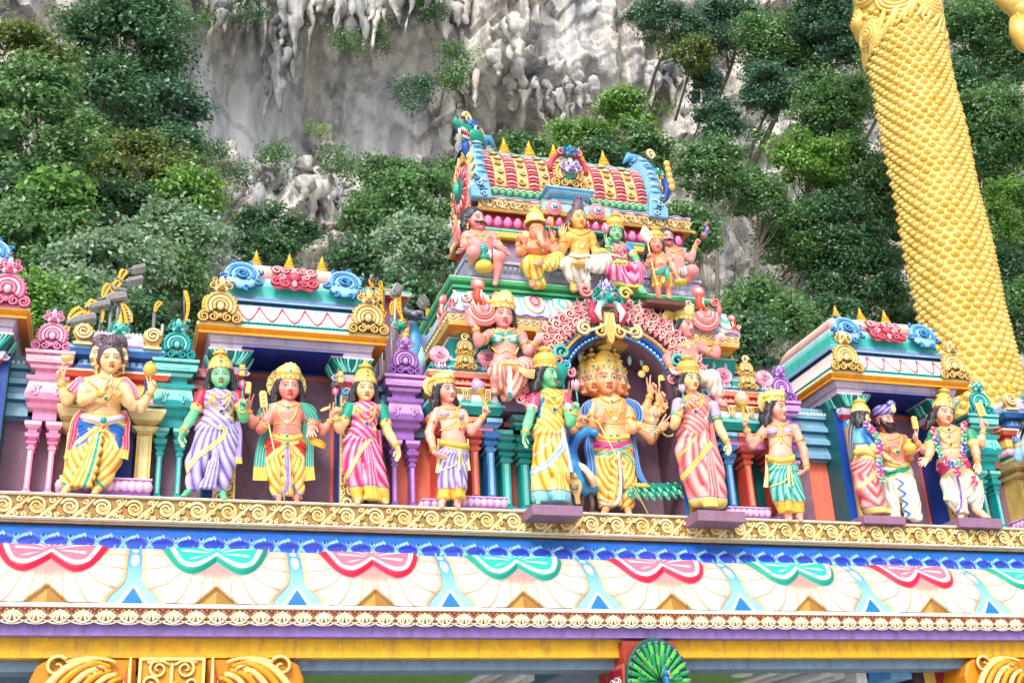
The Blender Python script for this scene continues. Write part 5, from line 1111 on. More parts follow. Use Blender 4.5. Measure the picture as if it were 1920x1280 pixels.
    def crown(s,T,M,hs,kind='tall',h=.75,w=.40,halo=False,z0=.735,col=None):
        m=MB(); g=GD if col is None else col; g2=GDL; c=MB(); L=MB()
        if kind=='tall':
            pr=[(w,z0-.02),(w+.03,z0),(w+.03,z0+.10),(w,z0+.12),(w-.01,z0+.20),(w-.04,z0+h*.36),(w-.13,z0+h*.52),(w-.22,z0+h*.60),(w-.25,z0+h*.63),(w-.14,z0+h*.68),(w-.15,z0+h*.74),(w-.26,z0+h*.80),(w-.30,z0+h*.84),(.07,z0+h*.88),(.09,z0+h*.93),(.05,z0+h*.98),(.004,z0+h*1.05)]
            cols=[g,g2,g,g2,g,g,g,GDD,g2,g,g2,g,g,g2,g,g2]
        elif kind=='pot':
            pr=[(w,z0-.02),(w+.03,z0),(w+.03,z0+.08),(w-.01,z0+.10),(w+.04,z0+h*.35),(w+.0,z0+h*.55),(w-.10,z0+h*.68),(w-.22,z0+h*.74),(w-.24,z0+h*.82),(w-.16,z0+h*.90),(w-.17,z0+h*.98),(.004,z0+h*1.0)]
            cols=[g,g2,g,g,g,g,g,GDD,g2,g,g2]
        elif kind=='tiara':
            pr=[(w,z0-.02),(w+.03,z0),(w+.03,z0+.07),(w+.01,z0+.09),(w+.04,z0+.22),(w+.0,z0+h*.7),(w-.14,z0+h*.9),(.004,z0+h)]; cols=[g,g2,g,g,g2,g,g]
        n=20; L.lathe((0,.05,0),pr,np.array(cols),n,sq=(1,1.08),rib=10,ramp=.02)
        if kind=='tiara': L.grid([[(w*1.04*sin(a),.05-w*1.1*cos(a),z) for a in np.linspace(-1.35,1.35,15)] for z in (z0+.05,)]+[[(w*1.06*sin(a),.04-w*1.12*cos(a),z0+.10+h*.75*cos(a)**1.2+.03*(i%2)) for i,a in enumerate(np.linspace(-1.35,1.35,15))]]+[[(w*.98*sin(a),.07-w*1.02*cos(a),z0+.08+h*.7*cos(a)**1.2) for a in np.linspace(-1.35,1.35,15)]],g2,True)
        for i,a in enumerate(np.linspace(-1.2,1.2,7)): L.ell((w*1.08*sin(a),.05-w*1.17*cos(a),z0+.05),(.030,.03,.030),g2,6,4); c.ell((w*1.10*sin(a),.05-w*1.21*cos(a),z0+.05),(.026,.025,.026),JW[i%3],6,4)
        for k,(zz0,ww) in enumerate(((z0+.24,w*.98),(z0+.40,w*.84))[:2 if kind=='tall' else 1]): L.ell((0,.05-ww*1.14,zz0),(.07,.03,.08),g2,8,4); c.ell((0,.05-ww*1.18,zz0),(.045,.03,.05),JW[k],7,4)
        for e in (-1,1): L.ell((e*(w+.03),-.02,z0-.04),(.05,.05,.10),C(235,120,130) if kind!='tiara' else g2,8,5)
        for k in range(10):
            a=(k-4.5)*.28; L.ell((w*1.06*sin(a),.05-w*1.13*cos(a),z0+.135),(.022,.02,.022),g2,5,3)
        m.merge(L,T); o=m.build('crown',GILT,s.root); m=MB(); m.merge(c,T); m.build('jewel',GLOSS,o)
        if halo:
            r=halo if halo is not True else .72; m=MB(); F=Fr(T((0,.32,.62)),nrm(M[:,0]),nrm(M[:,2]),-nrm(M[:,1])); r*=hs
            a=np.linspace(0,2*PI,49)[:-1]; k=1+.02*np.cos(a*16)
            m.grid([F(np.stack([r*q*k*np.cos(a),r*q*k*np.sin(a),np.full(48,w_*r)],-1)) for q,w_ in ((1,-.06),(1.0,.0),(.96,.04),(.72,.05),(.02,.05))],GDL,False,wrapv=True)
            for i in range(16): aa=i/16*2*PI; m.tube(F([(r*.72*cos(aa),r*.72*sin(aa),.05*r),(r*.97*cos(aa),r*.97*sin(aa),.03*r)]),r*.03,GDD,5)
            arcs(m,F,0,0,r*.74,GD,0,360,r*.03,.06*r,1,6,30); m.build('halo',GILT,s.root)
    def solve(s):
        s.B.solve(s.h,None,cut=s.extra.get('cutb')); m=MB()
        sk=s.sk
        def colf(V):
            n=np.sin(V[:,0]*9+1.3)*np.sin(V[:,2]*11+V[:,0]*4); return mixc(np.broadcast_to(sk[0],(len(V),3)),sk[1],np.clip(.36+.30*n,0,1))
        V=addnet(m,s.B,colf); s.bm=m
        return s
    def paintline(s,mb,idx,pts,wpx,col,soft=.35,n=60):
        """paint a band of colour along a line drawn on the front of a surface"""
        L=catmull([s.px(*p) for p in pts],n); V=mb.v[idx]; q=proj(V); w=wpx*s.sc; d=np.full(len(V),1e9)
        sel=((q>L.min(0)-w*1.5)&(q<L.max(0)+w*1.5)).all(1); qq=q[sel]
        if not len(qq): return
        dd=np.full(len(qq),1e9)
        for i in range(len(L)-1):
            a,b=L[i],L[i+1]; e=b-a; t=np.clip(((qq-a)@e)/(e@e+1e-9),0,1); dd=np.minimum(dd,np.hypot(*(qq-a-t[:,None]*e).T))
        t=np.clip((w*.5-dd)/(w*soft*.5)+.5,0,1); c=mb.c[idx]; c[np.nonzero(sel)[0]]=mixc(c[sel],col,t)
    def lay(s,F,pts,r,col=None,mb=None,n=30,lift=.3,flat=False,nn=6):
        L=catmull([s.px(*p) for p in pts],n); h=F.hit(L[:,0],L[:,1])
        if h is None: return
        h=h.copy(); k=np.ones(3)/3; 
        if n>6: h[1:-1]=(h[:-2]+h[1:-1]+h[2:])/3
        rr=r*s.m; h=h-np.array([ray(*q) for q in L])*rr*lift; (mb if mb is not None else s.orn).tube(h,rr,GD if col is None else col,nn); return h
    def spot(s,F,x,y,r,col,mb=None,sq=1):
        a=s.px(x,y); h=F.hit([a[0]],[a[1]])
        if h is not None: (s.gems if mb is None else mb).ell(h[0],(r*s.m,r*s.m*.7,r*s.m*sq),col,8,5)
    def jewel(s,F,x,y,r,k=0):
        a=s.px(x,y); h=F.hit([a[0]],[a[1]])
        if h is not None: s.gem(h[0],r*s.m,k)
    def cloth(s,name,pts,col,edge=None,folds=4,amp=.2,n=26,dark=None,mat=None,tassel=None,F=None,lift=.02):
        """hanging band of cloth; pts (x,y,dy,halfwidth)"""
        L=catmull([(p[0],p[1],p[2],p[3]) for p in pts],n); m=MB(); W_=np.array([s.pt(a,b,c) for a,b,c,_ in L])
        if F is not None:
            pp=np.array([s.px(a,b) for a,b,_,_ in L]); hh=F.hit(pp[:,0],pp[:,1])
            if hh is not None: W_=hh-np.array([ray(*q) for q in pp])*lift
        t=np.gradient(W_,axis=0); t/=np.linalg.norm(t,axis=1)[:,None]; vd=nrm(s.root['_w']-CAM); a=np.cross(t,vd); a/=np.linalg.norm(a,axis=1)[:,None]; b=np.cross(a,t)
        kk=folds*6+1; u=np.linspace(-1,1,kk); g=ridge(u*PI*folds+1.5,1.2); w=L[:,3]*s.m; th=.25*w.min()+.006
        top=W_[:,None]+a[:,None]*(u[None,:,None]*w[:,None,None])-b[:,None]*0+ -vd*( (amp*w[:,None]*.5*(g[None]*.5+.5)+th*(1-u**4)[None])[...,None])
        bot=W_[:,None]+a[:,None]*(u[::-1][None,:,None]*w[:,None,None])+vd*.006
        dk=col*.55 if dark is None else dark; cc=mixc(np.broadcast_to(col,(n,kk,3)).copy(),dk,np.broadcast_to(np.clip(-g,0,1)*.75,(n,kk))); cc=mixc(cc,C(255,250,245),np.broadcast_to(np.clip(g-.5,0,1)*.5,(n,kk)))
        if edge is not None: cc=mixc(cc,edge,np.broadcast_to((np.abs(u)>.84)*1.,(n,kk)))
        if tassel is not None: cc[int(n*.84):]=mixc(np.broadcast_to(tassel,(n,kk,3)),tassel*.6,np.broadcast_to(np.clip(-g,0,1),(n,kk)))[int(n*.84):]
        m.grid(np.concatenate([top,bot],1),np.concatenate([cc,np.broadcast_to(col*.8,(n,kk,3))],1),True,wrapv=True)
        G=np.concatenate([top,bot],1)
        for e in (0,-1): m.add(G[e],[list(range(G.shape[1]))] if e else [list(range(G.shape[1]))[::-1]],cc[e,0])
        return m.build(name,mat or GLOSS,s.root)
    def skirt(s,waist,hip,legs,hem,cols,border=None,hemc=None,hemh=0,style='sari',pleat=None,amp=.0075,freq=62,name='skirt',flat=.62,bands=(),extra=None,dy0=0,k=.05,h=None,slant=.5,seated=False):
        """waist/hip (x,y,halfwidth); legs [[(x,y,hw,dy)...],...]; hem y; cols (crease, base, light)"""
        G=Sdf(); c=[];a=[];b=[]
        for r in (waist,hip): p=s.pt(r[0],r[1],dy0); c.append(p); a.append(r[2]*s.m); b.append(r[2]*s.m*flat)
        G.loft(c,a,b,k); G.ell(c[1],(a[1],b[1],a[1]*.75),k)
        for L in legs: G.path([s.pt(q[0],q[1],(q[3] if len(q)>3 else 0)+dy0) for q in L],[q[2]*s.m for q in L],k,.85)
        if pleat: 
            PL_=[s.pt(q[0],q[1],q[3]+dy0) for q in pleat]; 
            for i in range(len(PL_)-1): G.cap(PL_[i],PL_[i+1],pleat[i][2]*s.m,pleat[i+1][2]*s.m,.02,.5)
        if extra: extra(G)
        gpx=lambda X,Z: None
        # leg centre lines in world x as functions of z
        def cl(L,z):
            P_=np.array([s.pt(q[0],q[1],0) for q in L]); o=np.argsort(P_[:,2]); w=np.array([q[2]*s.m for q in L])[o]; return np.interp(z,P_[o,2],P_[o,0]),np.interp(z,P_[o,2],w)
        dyh=max([(L[-1][3] if len(L[-1])>3 else 0) for L in legs]+[0])*.85; zw=c[0][2]; zh=s.pt(hip[0],hem,dy0+dyh)[2]; side=style=='sari' and len(legs)>1 and not seated
        gather=((c[0][0]+.55*a[0]) if side else (s.pt(pleat[0][0],pleat[0][1])[0] if pleat else c[0][0]),c[0][2]+(.06 if side else .03),side); rsplit=.42*(c[0][2]-zh)
        if pleat: pz=np.array([s.pt(q[0],q[1],0) for q in pleat]); po=np.argsort(pz[:,2]); pw=np.array([q[2]*s.m for q in pleat])[po]
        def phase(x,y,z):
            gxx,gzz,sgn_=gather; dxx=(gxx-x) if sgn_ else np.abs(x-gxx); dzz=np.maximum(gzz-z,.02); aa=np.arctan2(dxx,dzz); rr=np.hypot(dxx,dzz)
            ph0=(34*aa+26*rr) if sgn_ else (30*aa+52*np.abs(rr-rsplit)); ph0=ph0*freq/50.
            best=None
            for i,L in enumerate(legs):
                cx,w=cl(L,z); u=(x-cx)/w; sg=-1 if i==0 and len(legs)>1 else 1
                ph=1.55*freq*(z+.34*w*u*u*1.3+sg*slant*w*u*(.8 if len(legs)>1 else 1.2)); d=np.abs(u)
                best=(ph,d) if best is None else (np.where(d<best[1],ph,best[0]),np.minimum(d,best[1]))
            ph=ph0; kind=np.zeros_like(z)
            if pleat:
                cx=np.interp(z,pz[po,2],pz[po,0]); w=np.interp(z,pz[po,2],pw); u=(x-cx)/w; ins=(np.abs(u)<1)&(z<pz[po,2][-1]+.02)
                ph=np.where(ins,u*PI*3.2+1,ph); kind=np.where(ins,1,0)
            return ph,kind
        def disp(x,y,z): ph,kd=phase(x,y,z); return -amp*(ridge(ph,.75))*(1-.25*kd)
        zc_l=zh
        G.solve(h or s.h,disp,cut=lambda X,Y,Z: zc_l-Z+0*X); m=MB(); cD,cB,cL=cols
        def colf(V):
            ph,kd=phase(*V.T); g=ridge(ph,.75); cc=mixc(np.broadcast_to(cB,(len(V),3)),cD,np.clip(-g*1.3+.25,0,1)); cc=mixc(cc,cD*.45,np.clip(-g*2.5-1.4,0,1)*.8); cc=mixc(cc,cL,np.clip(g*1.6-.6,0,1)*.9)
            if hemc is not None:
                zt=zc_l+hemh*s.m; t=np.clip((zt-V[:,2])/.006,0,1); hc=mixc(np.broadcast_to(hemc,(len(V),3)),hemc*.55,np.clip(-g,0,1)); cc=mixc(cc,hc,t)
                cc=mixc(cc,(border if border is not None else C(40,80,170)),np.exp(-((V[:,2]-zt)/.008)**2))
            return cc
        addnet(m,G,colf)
        for pts,w,cc in bands: s.paintline(m,0,pts,w,cc)
        s.G=G; s.lastg=m; return m
    def sleeve(s,a,b,t,col,edge,r=.245,name='sleeve',a0=None):
        a,b=s.pt(*a),s.pt(*b); G=Sdf(); c=a+(b-a)*t; hs=s.hs; G.path([a,c],[r*hs,r*.88*hs],.02); G.solve(s.h); m=MB()
        d=nrm(b-a); L=np.linalg.norm(c-a); addnet(m,G,lambda V: mixc(mixc(np.broadcast_to(col,(len(V),3)),col*.6,np.clip(np.sin(((V-a)@d)*95+V[:,0]*40)*.5,0,1)*.5),edge,((V-a)@d>L-.03)*1.)); return m.build(name,GLOSS,s.root)
    def wrap(s,rows,cols,dirn=(.5,1),freq=70,bands=(),extra=None,name='blouse',grow=.10,k=.03,amp=.005,cut=None,breasts=None):
        G=Sdf(); rr=[(r[0],r[1],r[2]*(1+grow),r[3])+tuple(r[4:]) for r in rows]
        c=[s.pt(r[0],r[1],r[4] if len(r)>4 else 0) for r in rr]; G.loft(c,[r[2]*s.m for r in rr],[r[2]*s.m*r[3]*1.1 for r in rr],k)
        if breasts:
            for x,y,r in breasts: G.ell(s.pt(x,y,.085+.25*r*s.m),(r*s.m,r*s.m,r*s.m*.95),.03)
        if extra: extra(G)
        ph=lambda V0,V2: freq*(dirn[0]*V0+dirn[1]*V2)
        G.solve(s.h,(lambda x,y,z:-amp*ridge(ph(x,z))) if amp else None); m=MB(); cD,cB,cL=cols
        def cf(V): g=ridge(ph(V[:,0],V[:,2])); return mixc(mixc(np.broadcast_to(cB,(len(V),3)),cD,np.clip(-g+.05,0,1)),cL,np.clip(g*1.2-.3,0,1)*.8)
        addnet(m,G,cf)
        for p,w,cc in bands: s.paintline(m,0,p,w,cc)
        m.build(name,GLOSS,s.root); s.W_=G; return G
    def flower(s,c,r=.05,col=None,stem=None,stemc=None):
        m=MB(); col=C(240,110,160) if col is None else col
        if stem is not None: m.tube(stem,.012,C(60,170,160) if stemc is None else stemc,6)
        for i in range(7):
            a=i/7*2*PI; m.tube([np.array(c)+(0,0,-r),np.array(c)+(r*.55*cos(a),r*.55*sin(a),0),np.array(c)+(r*.75*cos(a),r*.75*sin(a),r*1.1)],np.array((.4,.42,.10))*r,(col,mixc(col,WHITE,.5))[i%2],6)
        m.ell(c,(r*.5,r*.5,r),mixc(col,WHITE,.3),8,6); m.build('lotus',GLOSS,s.root)
    def tablet(s,x,y,w,h,dy=.1,ang=0,name='tablet'):
        F=Fr(s.pt(x,y,dy)).sub(0,0,0,ang); m=MB(); w*=s.m/2; h*=s.m/2; m.prism(F,[(-w,-h),(w,-h),(w,h*.7),(w*.6,h),(-w*.6,h),(-w,h*.7)],0,.03,GDL,.006,GD)
        for k in (-.5,0,.5): ball(m,F,0,k*h,w*.4,.03,GD,1,6,4)
        m.build(name,GILT,s.root)
    def rod(s,a,b,r=.009,name='spear',col=None):
        m=MB(); m.tube([s.pt(*a),s.pt(*b)],r,GDL if col is None else col,6); return m.build(name,GILT,s.root)
    def garland(s,pts,r,cols,n=None,F=None):
        L=catmull(pts,n or 26); m=MB(); rr=r*s.m
        for i,q in enumerate(L):
            p=s.pt(*q); c=cols[(i//3)%len(cols)]
            for k in range(7): a=k/7*2*PI+i; m.ell(p+np.array((rr*.62*cos(a),-rr*.3*abs(sin(a))-rr*.3*(k%2),rr*.62*sin(a))),(rr*.42,)*3,c if k%2 else mixc(c,WHITE,.55),6,4)
            m.ell(p,(rr*.75,rr*.5,rr*.75),c*.6,6,4)
        m.build('flower_garland',GLOSS,s.root)
    def moustache(s,T,M,hs,beard=False,col=None):
        m=MB(); c=HAIRC*.7 if col is None else col
        for e in (-1,1): m.tube(T([(0,-.50,.285),(e*.10,-.49,.27),(e*.22,-.42,.255),(e*.31,-.36,.30),(e*.34,-.34,.37)]),hs*np.array((.035,.05,.04,.026,.008)),c,7)
        if beard:
            G=Sdf(); G.ell(T((0,-.30,.05)),(.22*hs,.20*hs,.20*hs),.02)
            for e in (-1,1): G.path([T((e*.10,-.38,.08)),T((e*.24,-.26,.18)),T((e*.33,-.12,.36)),T((e*.36,-.05,.52))],[.12*hs,.11*hs,.09*hs,.06*hs],.02)
            G.ell(T((0,-.44,.20)),(.11*hs,.09*hs,.05*hs),.01,neg=True); G.solve(.010,lambda x,y,z:.004*np.sin(x*160+3*np.sin(z*60))); addnet(m,G,lambda V:mixc(np.broadcast_to(HAIRC,(len(V),3)),HAIRC*.5,np.clip(np.sin(V[:,0]*160+3*np.sin(V[:,2]*60)),0,1)))
        m.build('moustache',GLOSS,s.root)
    def foot(s,a,b,r=20,dy=.0):
        A=s.pt(a[0],a[1],dy); Bp=s.pt(b[0],b[1],dy+.14); s.B.path([A,A*.5+Bp*.5,Bp],[r*s.m,r*.95*s.m,r*.8*s.m],.02,1); d=Bp-A; n_=np.array((1,0,0))
        for i in range(5): s.B.cap(Bp+n_*(i-2)*.30*r*s.m+(0,0,-.2*r*s.m),Bp+n_*(i-2)*.36*r*s.m+nrm((d[0],-.9*abs(d[1])-.1,0))*.8*r*s.m+(0,0,-.35*r*s.m),.28*r*s.m,.24*r*s.m,.006)
    def finish(s):
        m=s.bm
        for p in s.post: m.merge(p)
        for V,Q,z,cc in s.hands:
            sk=s.sk if cc is None else cc; m.add(V,Q,mixc(np.broadcast_to(sk[0],(len(V),3)),mixc(sk[1],C(255,205,195),.35),np.clip(z*1.3,0,1)),True)
        m.build('body',GLOSS,s.root)
        s.orn.merge(s.gems)
        if s.orn.n: s.orn.build('jewellery',GILT,s.root)
        return s.root
# ================================================================ STATUES
GRP_F='painted statues lined up along the gateway ledge'; GRP_U='painted statues seated on the tower'
def pecs(f,xl,xr,y,r,dy=.06):
    for x in (xl,xr): f.B.ell(f.pt(x,y,dy),(r*f.m,r*f.m*.55,r*f.m*.75),.03)
def nipnavel(f,pts,navel=None):
    for x,y in pts: f.spot(f.B,x,y,3.2,C(120,60,50))
    if navel: f.spot(f.B,navel[0],navel[1],4,C(90,40,35),sq=1.3)
def necklace(f,F,L,gems=()):
    for p,r in L: f.lay(F,p,r)
    for i,g in enumerate(gems): f.jewel(F,g[0],g[1],g[2],g[3] if len(g)>3 else i%3)
def belt(f,pts,r,gems=(),col=None,w2=True):
    m=MB(); f.lay(f.G,pts,r,GD if col is None else col,m,lift=.1); 
    if w2: f.lay(f.G,[(x,y-r) for x,y in pts],r*.25,GDL,m); f.lay(f.G,[(x,y+r) for x,y in pts],r*.25,GDL,m)
    m.build('belt',GILT,f.root)
    for i,g in enumerate(gems): f.jewel(f.G,g[0],g[1],g[2],i%3)
YLW=(C(230,130,35),C(248,185,70),C(254,232,160)); PRP=(C(95,70,165),C(165,145,218),C(222,214,244)); MAG=(C(205,20,90),C(232,70,135),C(252,190,215)); COR=(C(205,60,75),C(238,120,125),C(252,198,190)); TLC=(C(5,120,110),C(30,175,155),C(170,232,215)); WHT=(C(200,180,150),C(245,238,222),C(254,252,246)); SAL=(C(215,80,80),C(242,150,130),C(252,212,195))
REDc=(C(190,25,40),C(228,70,65),C(250,150,130)); BLUc=(C(15,60,150),C(40,120,205),C(150,205,240))
# --- S1 the three headed praying figure
f=Fig((100,570,.2891),.16,(200,1210),'three-headed bare-chested man with palms pressed together and a blue and yellow wrap',SKY,group=GRP_F)
for ch,fo,yw in (((258,400),(262,282),-62),((455,412),(462,296),62)): f.headat(ch,fo,yw,6,dy=.03,hair='bun',hairc=HAIRB,neck=(340,480),earr=False,bindi=None,nk=.17)
T,M,hs=f.headat((375,436),(378,300),6,8,dy=.16,hair='bun',hairc=HAIRB,neck=(335,500,.02))
f.torso([(330,462,60,.6,.0),(330,500,112,.55,.02),(330,560,116,.62,.03),(330,620,100,.68,.03),(325,690,104,.70,.03),(322,740,112,.7,.02)])
pecs(f,280,395,545,44,.09); f.B.cap(f.pt(215,500,0),f.pt(455,500,0),26*f.m,26*f.m,.04)
f.arm((195,515,.0),(88,632,.03),(48,500,.10),(50,392,.14),'mudra',thumb=1,fat=1.0); f.arm((465,515,.0),(560,682,.04),(635,565,.10),(642,440,.14),'mudra',thumb=-1,fat=1.0)
f.arm((195,545,.06),(188,630,.16),(325,572,.32),(372,438,.36),'open',palm=(1,0,0),thumb=-1,fat=.95,armlet=False); f.arm((462,545,.06),(512,662,.16),(405,572,.32),(378,438,.36),'open',palm=(-1,0,0),thumb=1,fat=.95,armlet=False)
f.foot((110,1180),(70,1215),22); f.foot((300,1185),(270,1218),22)
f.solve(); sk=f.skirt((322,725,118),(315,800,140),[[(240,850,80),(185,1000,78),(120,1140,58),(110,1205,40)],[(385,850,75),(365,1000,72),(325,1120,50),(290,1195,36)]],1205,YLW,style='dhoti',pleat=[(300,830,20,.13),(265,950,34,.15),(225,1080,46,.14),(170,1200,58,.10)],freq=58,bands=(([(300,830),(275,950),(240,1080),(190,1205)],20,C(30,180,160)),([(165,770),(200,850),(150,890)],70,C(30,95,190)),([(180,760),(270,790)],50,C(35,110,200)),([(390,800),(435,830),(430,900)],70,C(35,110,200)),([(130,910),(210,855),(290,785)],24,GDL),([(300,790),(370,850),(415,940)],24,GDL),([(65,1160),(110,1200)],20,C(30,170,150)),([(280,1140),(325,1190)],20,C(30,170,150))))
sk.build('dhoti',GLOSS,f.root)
belt(f,[(190,730),(320,758),(450,735)],22,((325,757,24),(325,800,12)),C(215,205,225))
for k in (-1,0,1): f.lay(f.G,[(322,785),(322+22*k,830)],9,GDL)
f.lay(f.B,[(265,440),(330,480),(440,450)],6); f.lay(f.B,[(225,500),(300,560)],3,C(150,90,40)); f.lay(f.B,[(450,480),(360,620),(255,695)],3.5,C(200,160,80)); nipnavel(f,((262,525),(430,550)),(340,660)); f.jewel(f.B,340,612,12,0)
for e,x0,x1,xe in ((1,205,140,110),(-1,430,465,470)):
    f.cloth('stole',[(x0-20*e,690,.02,16),(x1+5,760,.05,26),(x1-12 if e>0 else x1,850,.06,26),(xe,925,.06,22),(xe-5 if e>0 else xe-20,1000,.07,34)],C(215,40,95),GDL,3,.3,tassel=C(248,205,95))
f.cloth('stole',[(185,470,.08,14),(165,520,.10,40),(130,570,.10,50)],C(235,110,160),GDL,4,.3); f.cloth('stole',[(455,480,.08,14),(495,540,.10,36),(520,615,.10,44)],C(235,110,160),GDL,4,.3)
m=MB(); p=f.pt(92,350,.15); m.lathe(p,[(0,-.05),(.03,-.045),(.075,-.01),(.08,.03),(.075,.035),(.0,.03)],GDL,14,(0,-.3,.95)); m.tube([f.pt(65,400,.16),f.pt(90,360,.15)],.012,GD); m.build('shell_bowl',GILT,f.root)
m=MB(); p=f.pt(627,425,.15); m.ell(p,(.085,.07,.085),GD,14,9); m.lathe(p+np.array((0,0,.07)),[(.05,0),(.055,.01),(.02,.03),(.0,.05)],GDL,12); m.build('globe',GILT,f.root)
f.finish()
# --- generic standing lady in a sari
def lady(crop,Y,foot,label,skin,head,crownk,rows,br,armsL,skirtk,cols,bcols,sleeves,bandsk,hem,bl_bands=(),hemc=None,belty=None,neckl=True,pallu=None,flower=None,nk=None,grp=GRP_F,feet=(),border=None,extra=None,hairk='long',**kw):
    f=Fig(crop,Y,foot,label,skin,group=grp); T,M,hs=f.headat(*head[:2],**head[2],hair=hairk); f.T=T; f.M=M
    f.crown(T,M,hs,**crownk); f.torso(rows,.03)
    f.B.cap(f.pt(armsL[0][0][0],armsL[0][0][1],0),f.pt(armsL[1][0][0],armsL[1][0][1],0),.17*hs,.17*hs,.05)
    for a in armsL: f.arm(*a[:4],**a[4])
    for a in feet: f.foot(*a)
    f.solve(); f.wrap(rows[:-1]+[tuple(rows[-1][:2])+(rows[-1][2]*.86,)+tuple(rows[-1][3:])],bcols,(.9,1.0),62,bl_bands,breasts=br)
    for i,(t,c,e) in enumerate(sleeves):
        if c is not None: f.sleeve(armsL[i][0],armsL[i][1],t,c,e)
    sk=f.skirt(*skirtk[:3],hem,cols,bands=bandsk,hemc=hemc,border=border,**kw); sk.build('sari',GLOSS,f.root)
    if belty: belt(f,*belty)
    if neckl:
        c=nk or head[0]; x,y=c; s=hs/f.m
        necklace(f,f.W_,(([(x-.30*s,y+.24*s),(x,y+.42*s),(x+.30*s,y+.24*s)],.040*s),([(x-.36*s,y+.24*s),(x-.25*s,y+.65*s),(x,y+.86*s),(x+.25*s,y+.65*s),(x+.36*s,y+.24*s)],.035*s),([(x-.30*s,y+.30*s),(x-.18*s,y+.55*s),(x,y+.66*s),(x+.18*s,y+.55*s),(x+.30*s,y+.30*s)],.022*s)),((x,y+.44*s,.05*s,0),(x,y+.88*s,.085*s,2)))
    if extra: extra(f)
    if flower: f.flower(f.pt(*flower[0]),flower[1]*f.m,flower[2],[f.pt(*q) for q in flower[3]])
    return f
# --- S2 green lady in purple sari
f=lady((320,630,.25),.12,(300,1200),'green-skinned lady in a purple sari holding up a pink lotus',SKG,((378,378),(375,232),dict(yaw=-3,pitch=9,neck=(372,430))),dict(kind='tall',h=.84,w=.405),
 [(372,405,58,.6),(370,435,115,.55,.0),(368,490,112,.62,.02),(362,550,98,.66,.02),(352,600,92,.7,.02),(348,650,112,.7,.02),(345,720,140,.7)],((318,498,44),(420,500,44)),
 [((238,445,0),(165,600,.03),(82,728,.08),(60,855,.10),dict(kind='relax',palm=(1,-.6,0),thumb=1)),((500,455,0),(548,615,.10),(540,545,.22),(545,425,.26),dict(kind='grip',palm=(-.2,-1,0),thumb=-1))],
 ((352,625,100),(345,720,145),[[(275,800,95),(205,950,80),(178,1090,52),(172,1150,42)],[(412,800,95),(405,950,74),(388,1080,50),(375,1150,38)]]),PRP,PRP,((.62,C(225,45,75),GDL),(.5,C(225,45,75),GDL)),
 (([(412,670),(395,750),(300,830),(200,900),(130,990),(90,1040)],36,GDL),([(432,680),(412,762),(310,848),(210,925),(145,1005),(100,1060)],6,C(70,60,150))),1165,
 ((([(490,500),(460,560),(410,610)]),26,GDL),([(325,440),(270,520)],20,C(248,180,80))),belty=([(245,632),(360,612),(468,628)],17,((318,608,13),(372,608,13),(425,612,13))),
 pleat=[(345,840,16,.12),(325,950,30,.14),(300,1060,42,.13),(270,1165,58,.10)],freq=50,feet=(((140,1160),(100,1190),22),((385,1170),(400,1210),24)),flower=((540,365,.27),30,C(240,70,130),[(545,520,.27),(541,450,.27),(540,380,.27)]))
f.cloth('pallu',[(500,640,.0,22),(512,720,.02,24),(505,820,.03,30),(496,890,.04,36),(494,955,.05,42)],PRP[1],None,4,.3,dark=PRP[0],tassel=C(250,205,100))
for k in range(3): f.lay(f.G,[(372,640),(372+(k-1)*12,700)],7,GDL)
m=MB(); 
G=Sdf(); G.path([f.pt(330,1060,.14),f.pt(270,1200,.13)],[44*f.m,62*f.m],.02,.5); 
f.tablet(578,390,34,90,.05); f.finish()
# --- S3 man with halo
f=Fig((460,660,.2267),.22,(340,1225),'pink bare-chested man with golden halo, teal cloak and raised open palm',SKP,group=GRP_F)
T,M,hs=f.headat((367,388),(367,215),2,9,neck=(355,440,.02)); f.crown(T,M,hs,'tiara',h=.55,w=.40,halo=.66)
m=MB(); L=MB(); L.lathe((0,.05,1.05),[(.22,0),(.25,.05),(.15,.10),(.13,.16),(.004,.24)],GD,14); m.merge(L,T); m.build('topknot',GILT,f.root)
f.torso([(352,410,70,.6,0),(352,448,128,.55,.01),(350,520,132,.6,.03),(346,590,116,.66,.03),(345,650,118,.7,.03),(342,710,140,.7,.0)]); pecs(f,290,410,500,48,.085)
f.B.cap(f.pt(230,455,0),f.pt(492,455,0),34*f.m,34*f.m,.05)
f.arm((230,480,.0),(128,638,.12),(180,590,.24),(192,420,.28),'open',palm=(0,-1,.1),thumb=1,fat=.9); f.arm((485,490,.0),(570,600,.08),(540,600,.2),(548,705,.24),'open',palm=(0,-1,.1),thumb=1,fat=.85,armlet=False)
f.arm((190,510,-.08),(62,600,-.06),(22,478,.0),(20,365,.04),'mudra',thumb=1,fat=.9); f.arm((520,520,-.08),(640,660,-.04),(712,560,.03),(745,430,.07),'mudra',thumb=-1,fat=.9)
f.foot((285,1180),(275,1225),24); f.foot((425,1180),(425,1225),24)
f.solve(); sk=f.skirt((343,700,132),(330,780,158),[[(255,880,84),(245,1000,74),(268,1130,50),(272,1215,38)],[(412,880,84),(422,1000,72),(430,1130,48),(430,1215,38)]],1210,YLW,style='dhoti',pleat=[(345,800,24,.12),(345,950,34,.15),(345,1080,40,.15),(345,1205,44,.12)],freq=58,bands=(([(190,740),(260,760),(190,840)],80,REDc[1]),([(430,750),(480,790),(475,850)],70,REDc[1]),([(170,890),(250,820),(330,770),(430,740)],26,GDL),([(400,780),(450,840),(490,890)],26,GDL),([(345,800),(350,950),(350,1100),(300,1180),(230,1195)],34,C(150,130,205)),([(325,800),(330,950),(330,1090)],4,C(70,50,130)),([(395,1100),(420,1160),(470,1190)],22,C(150,130,205))))
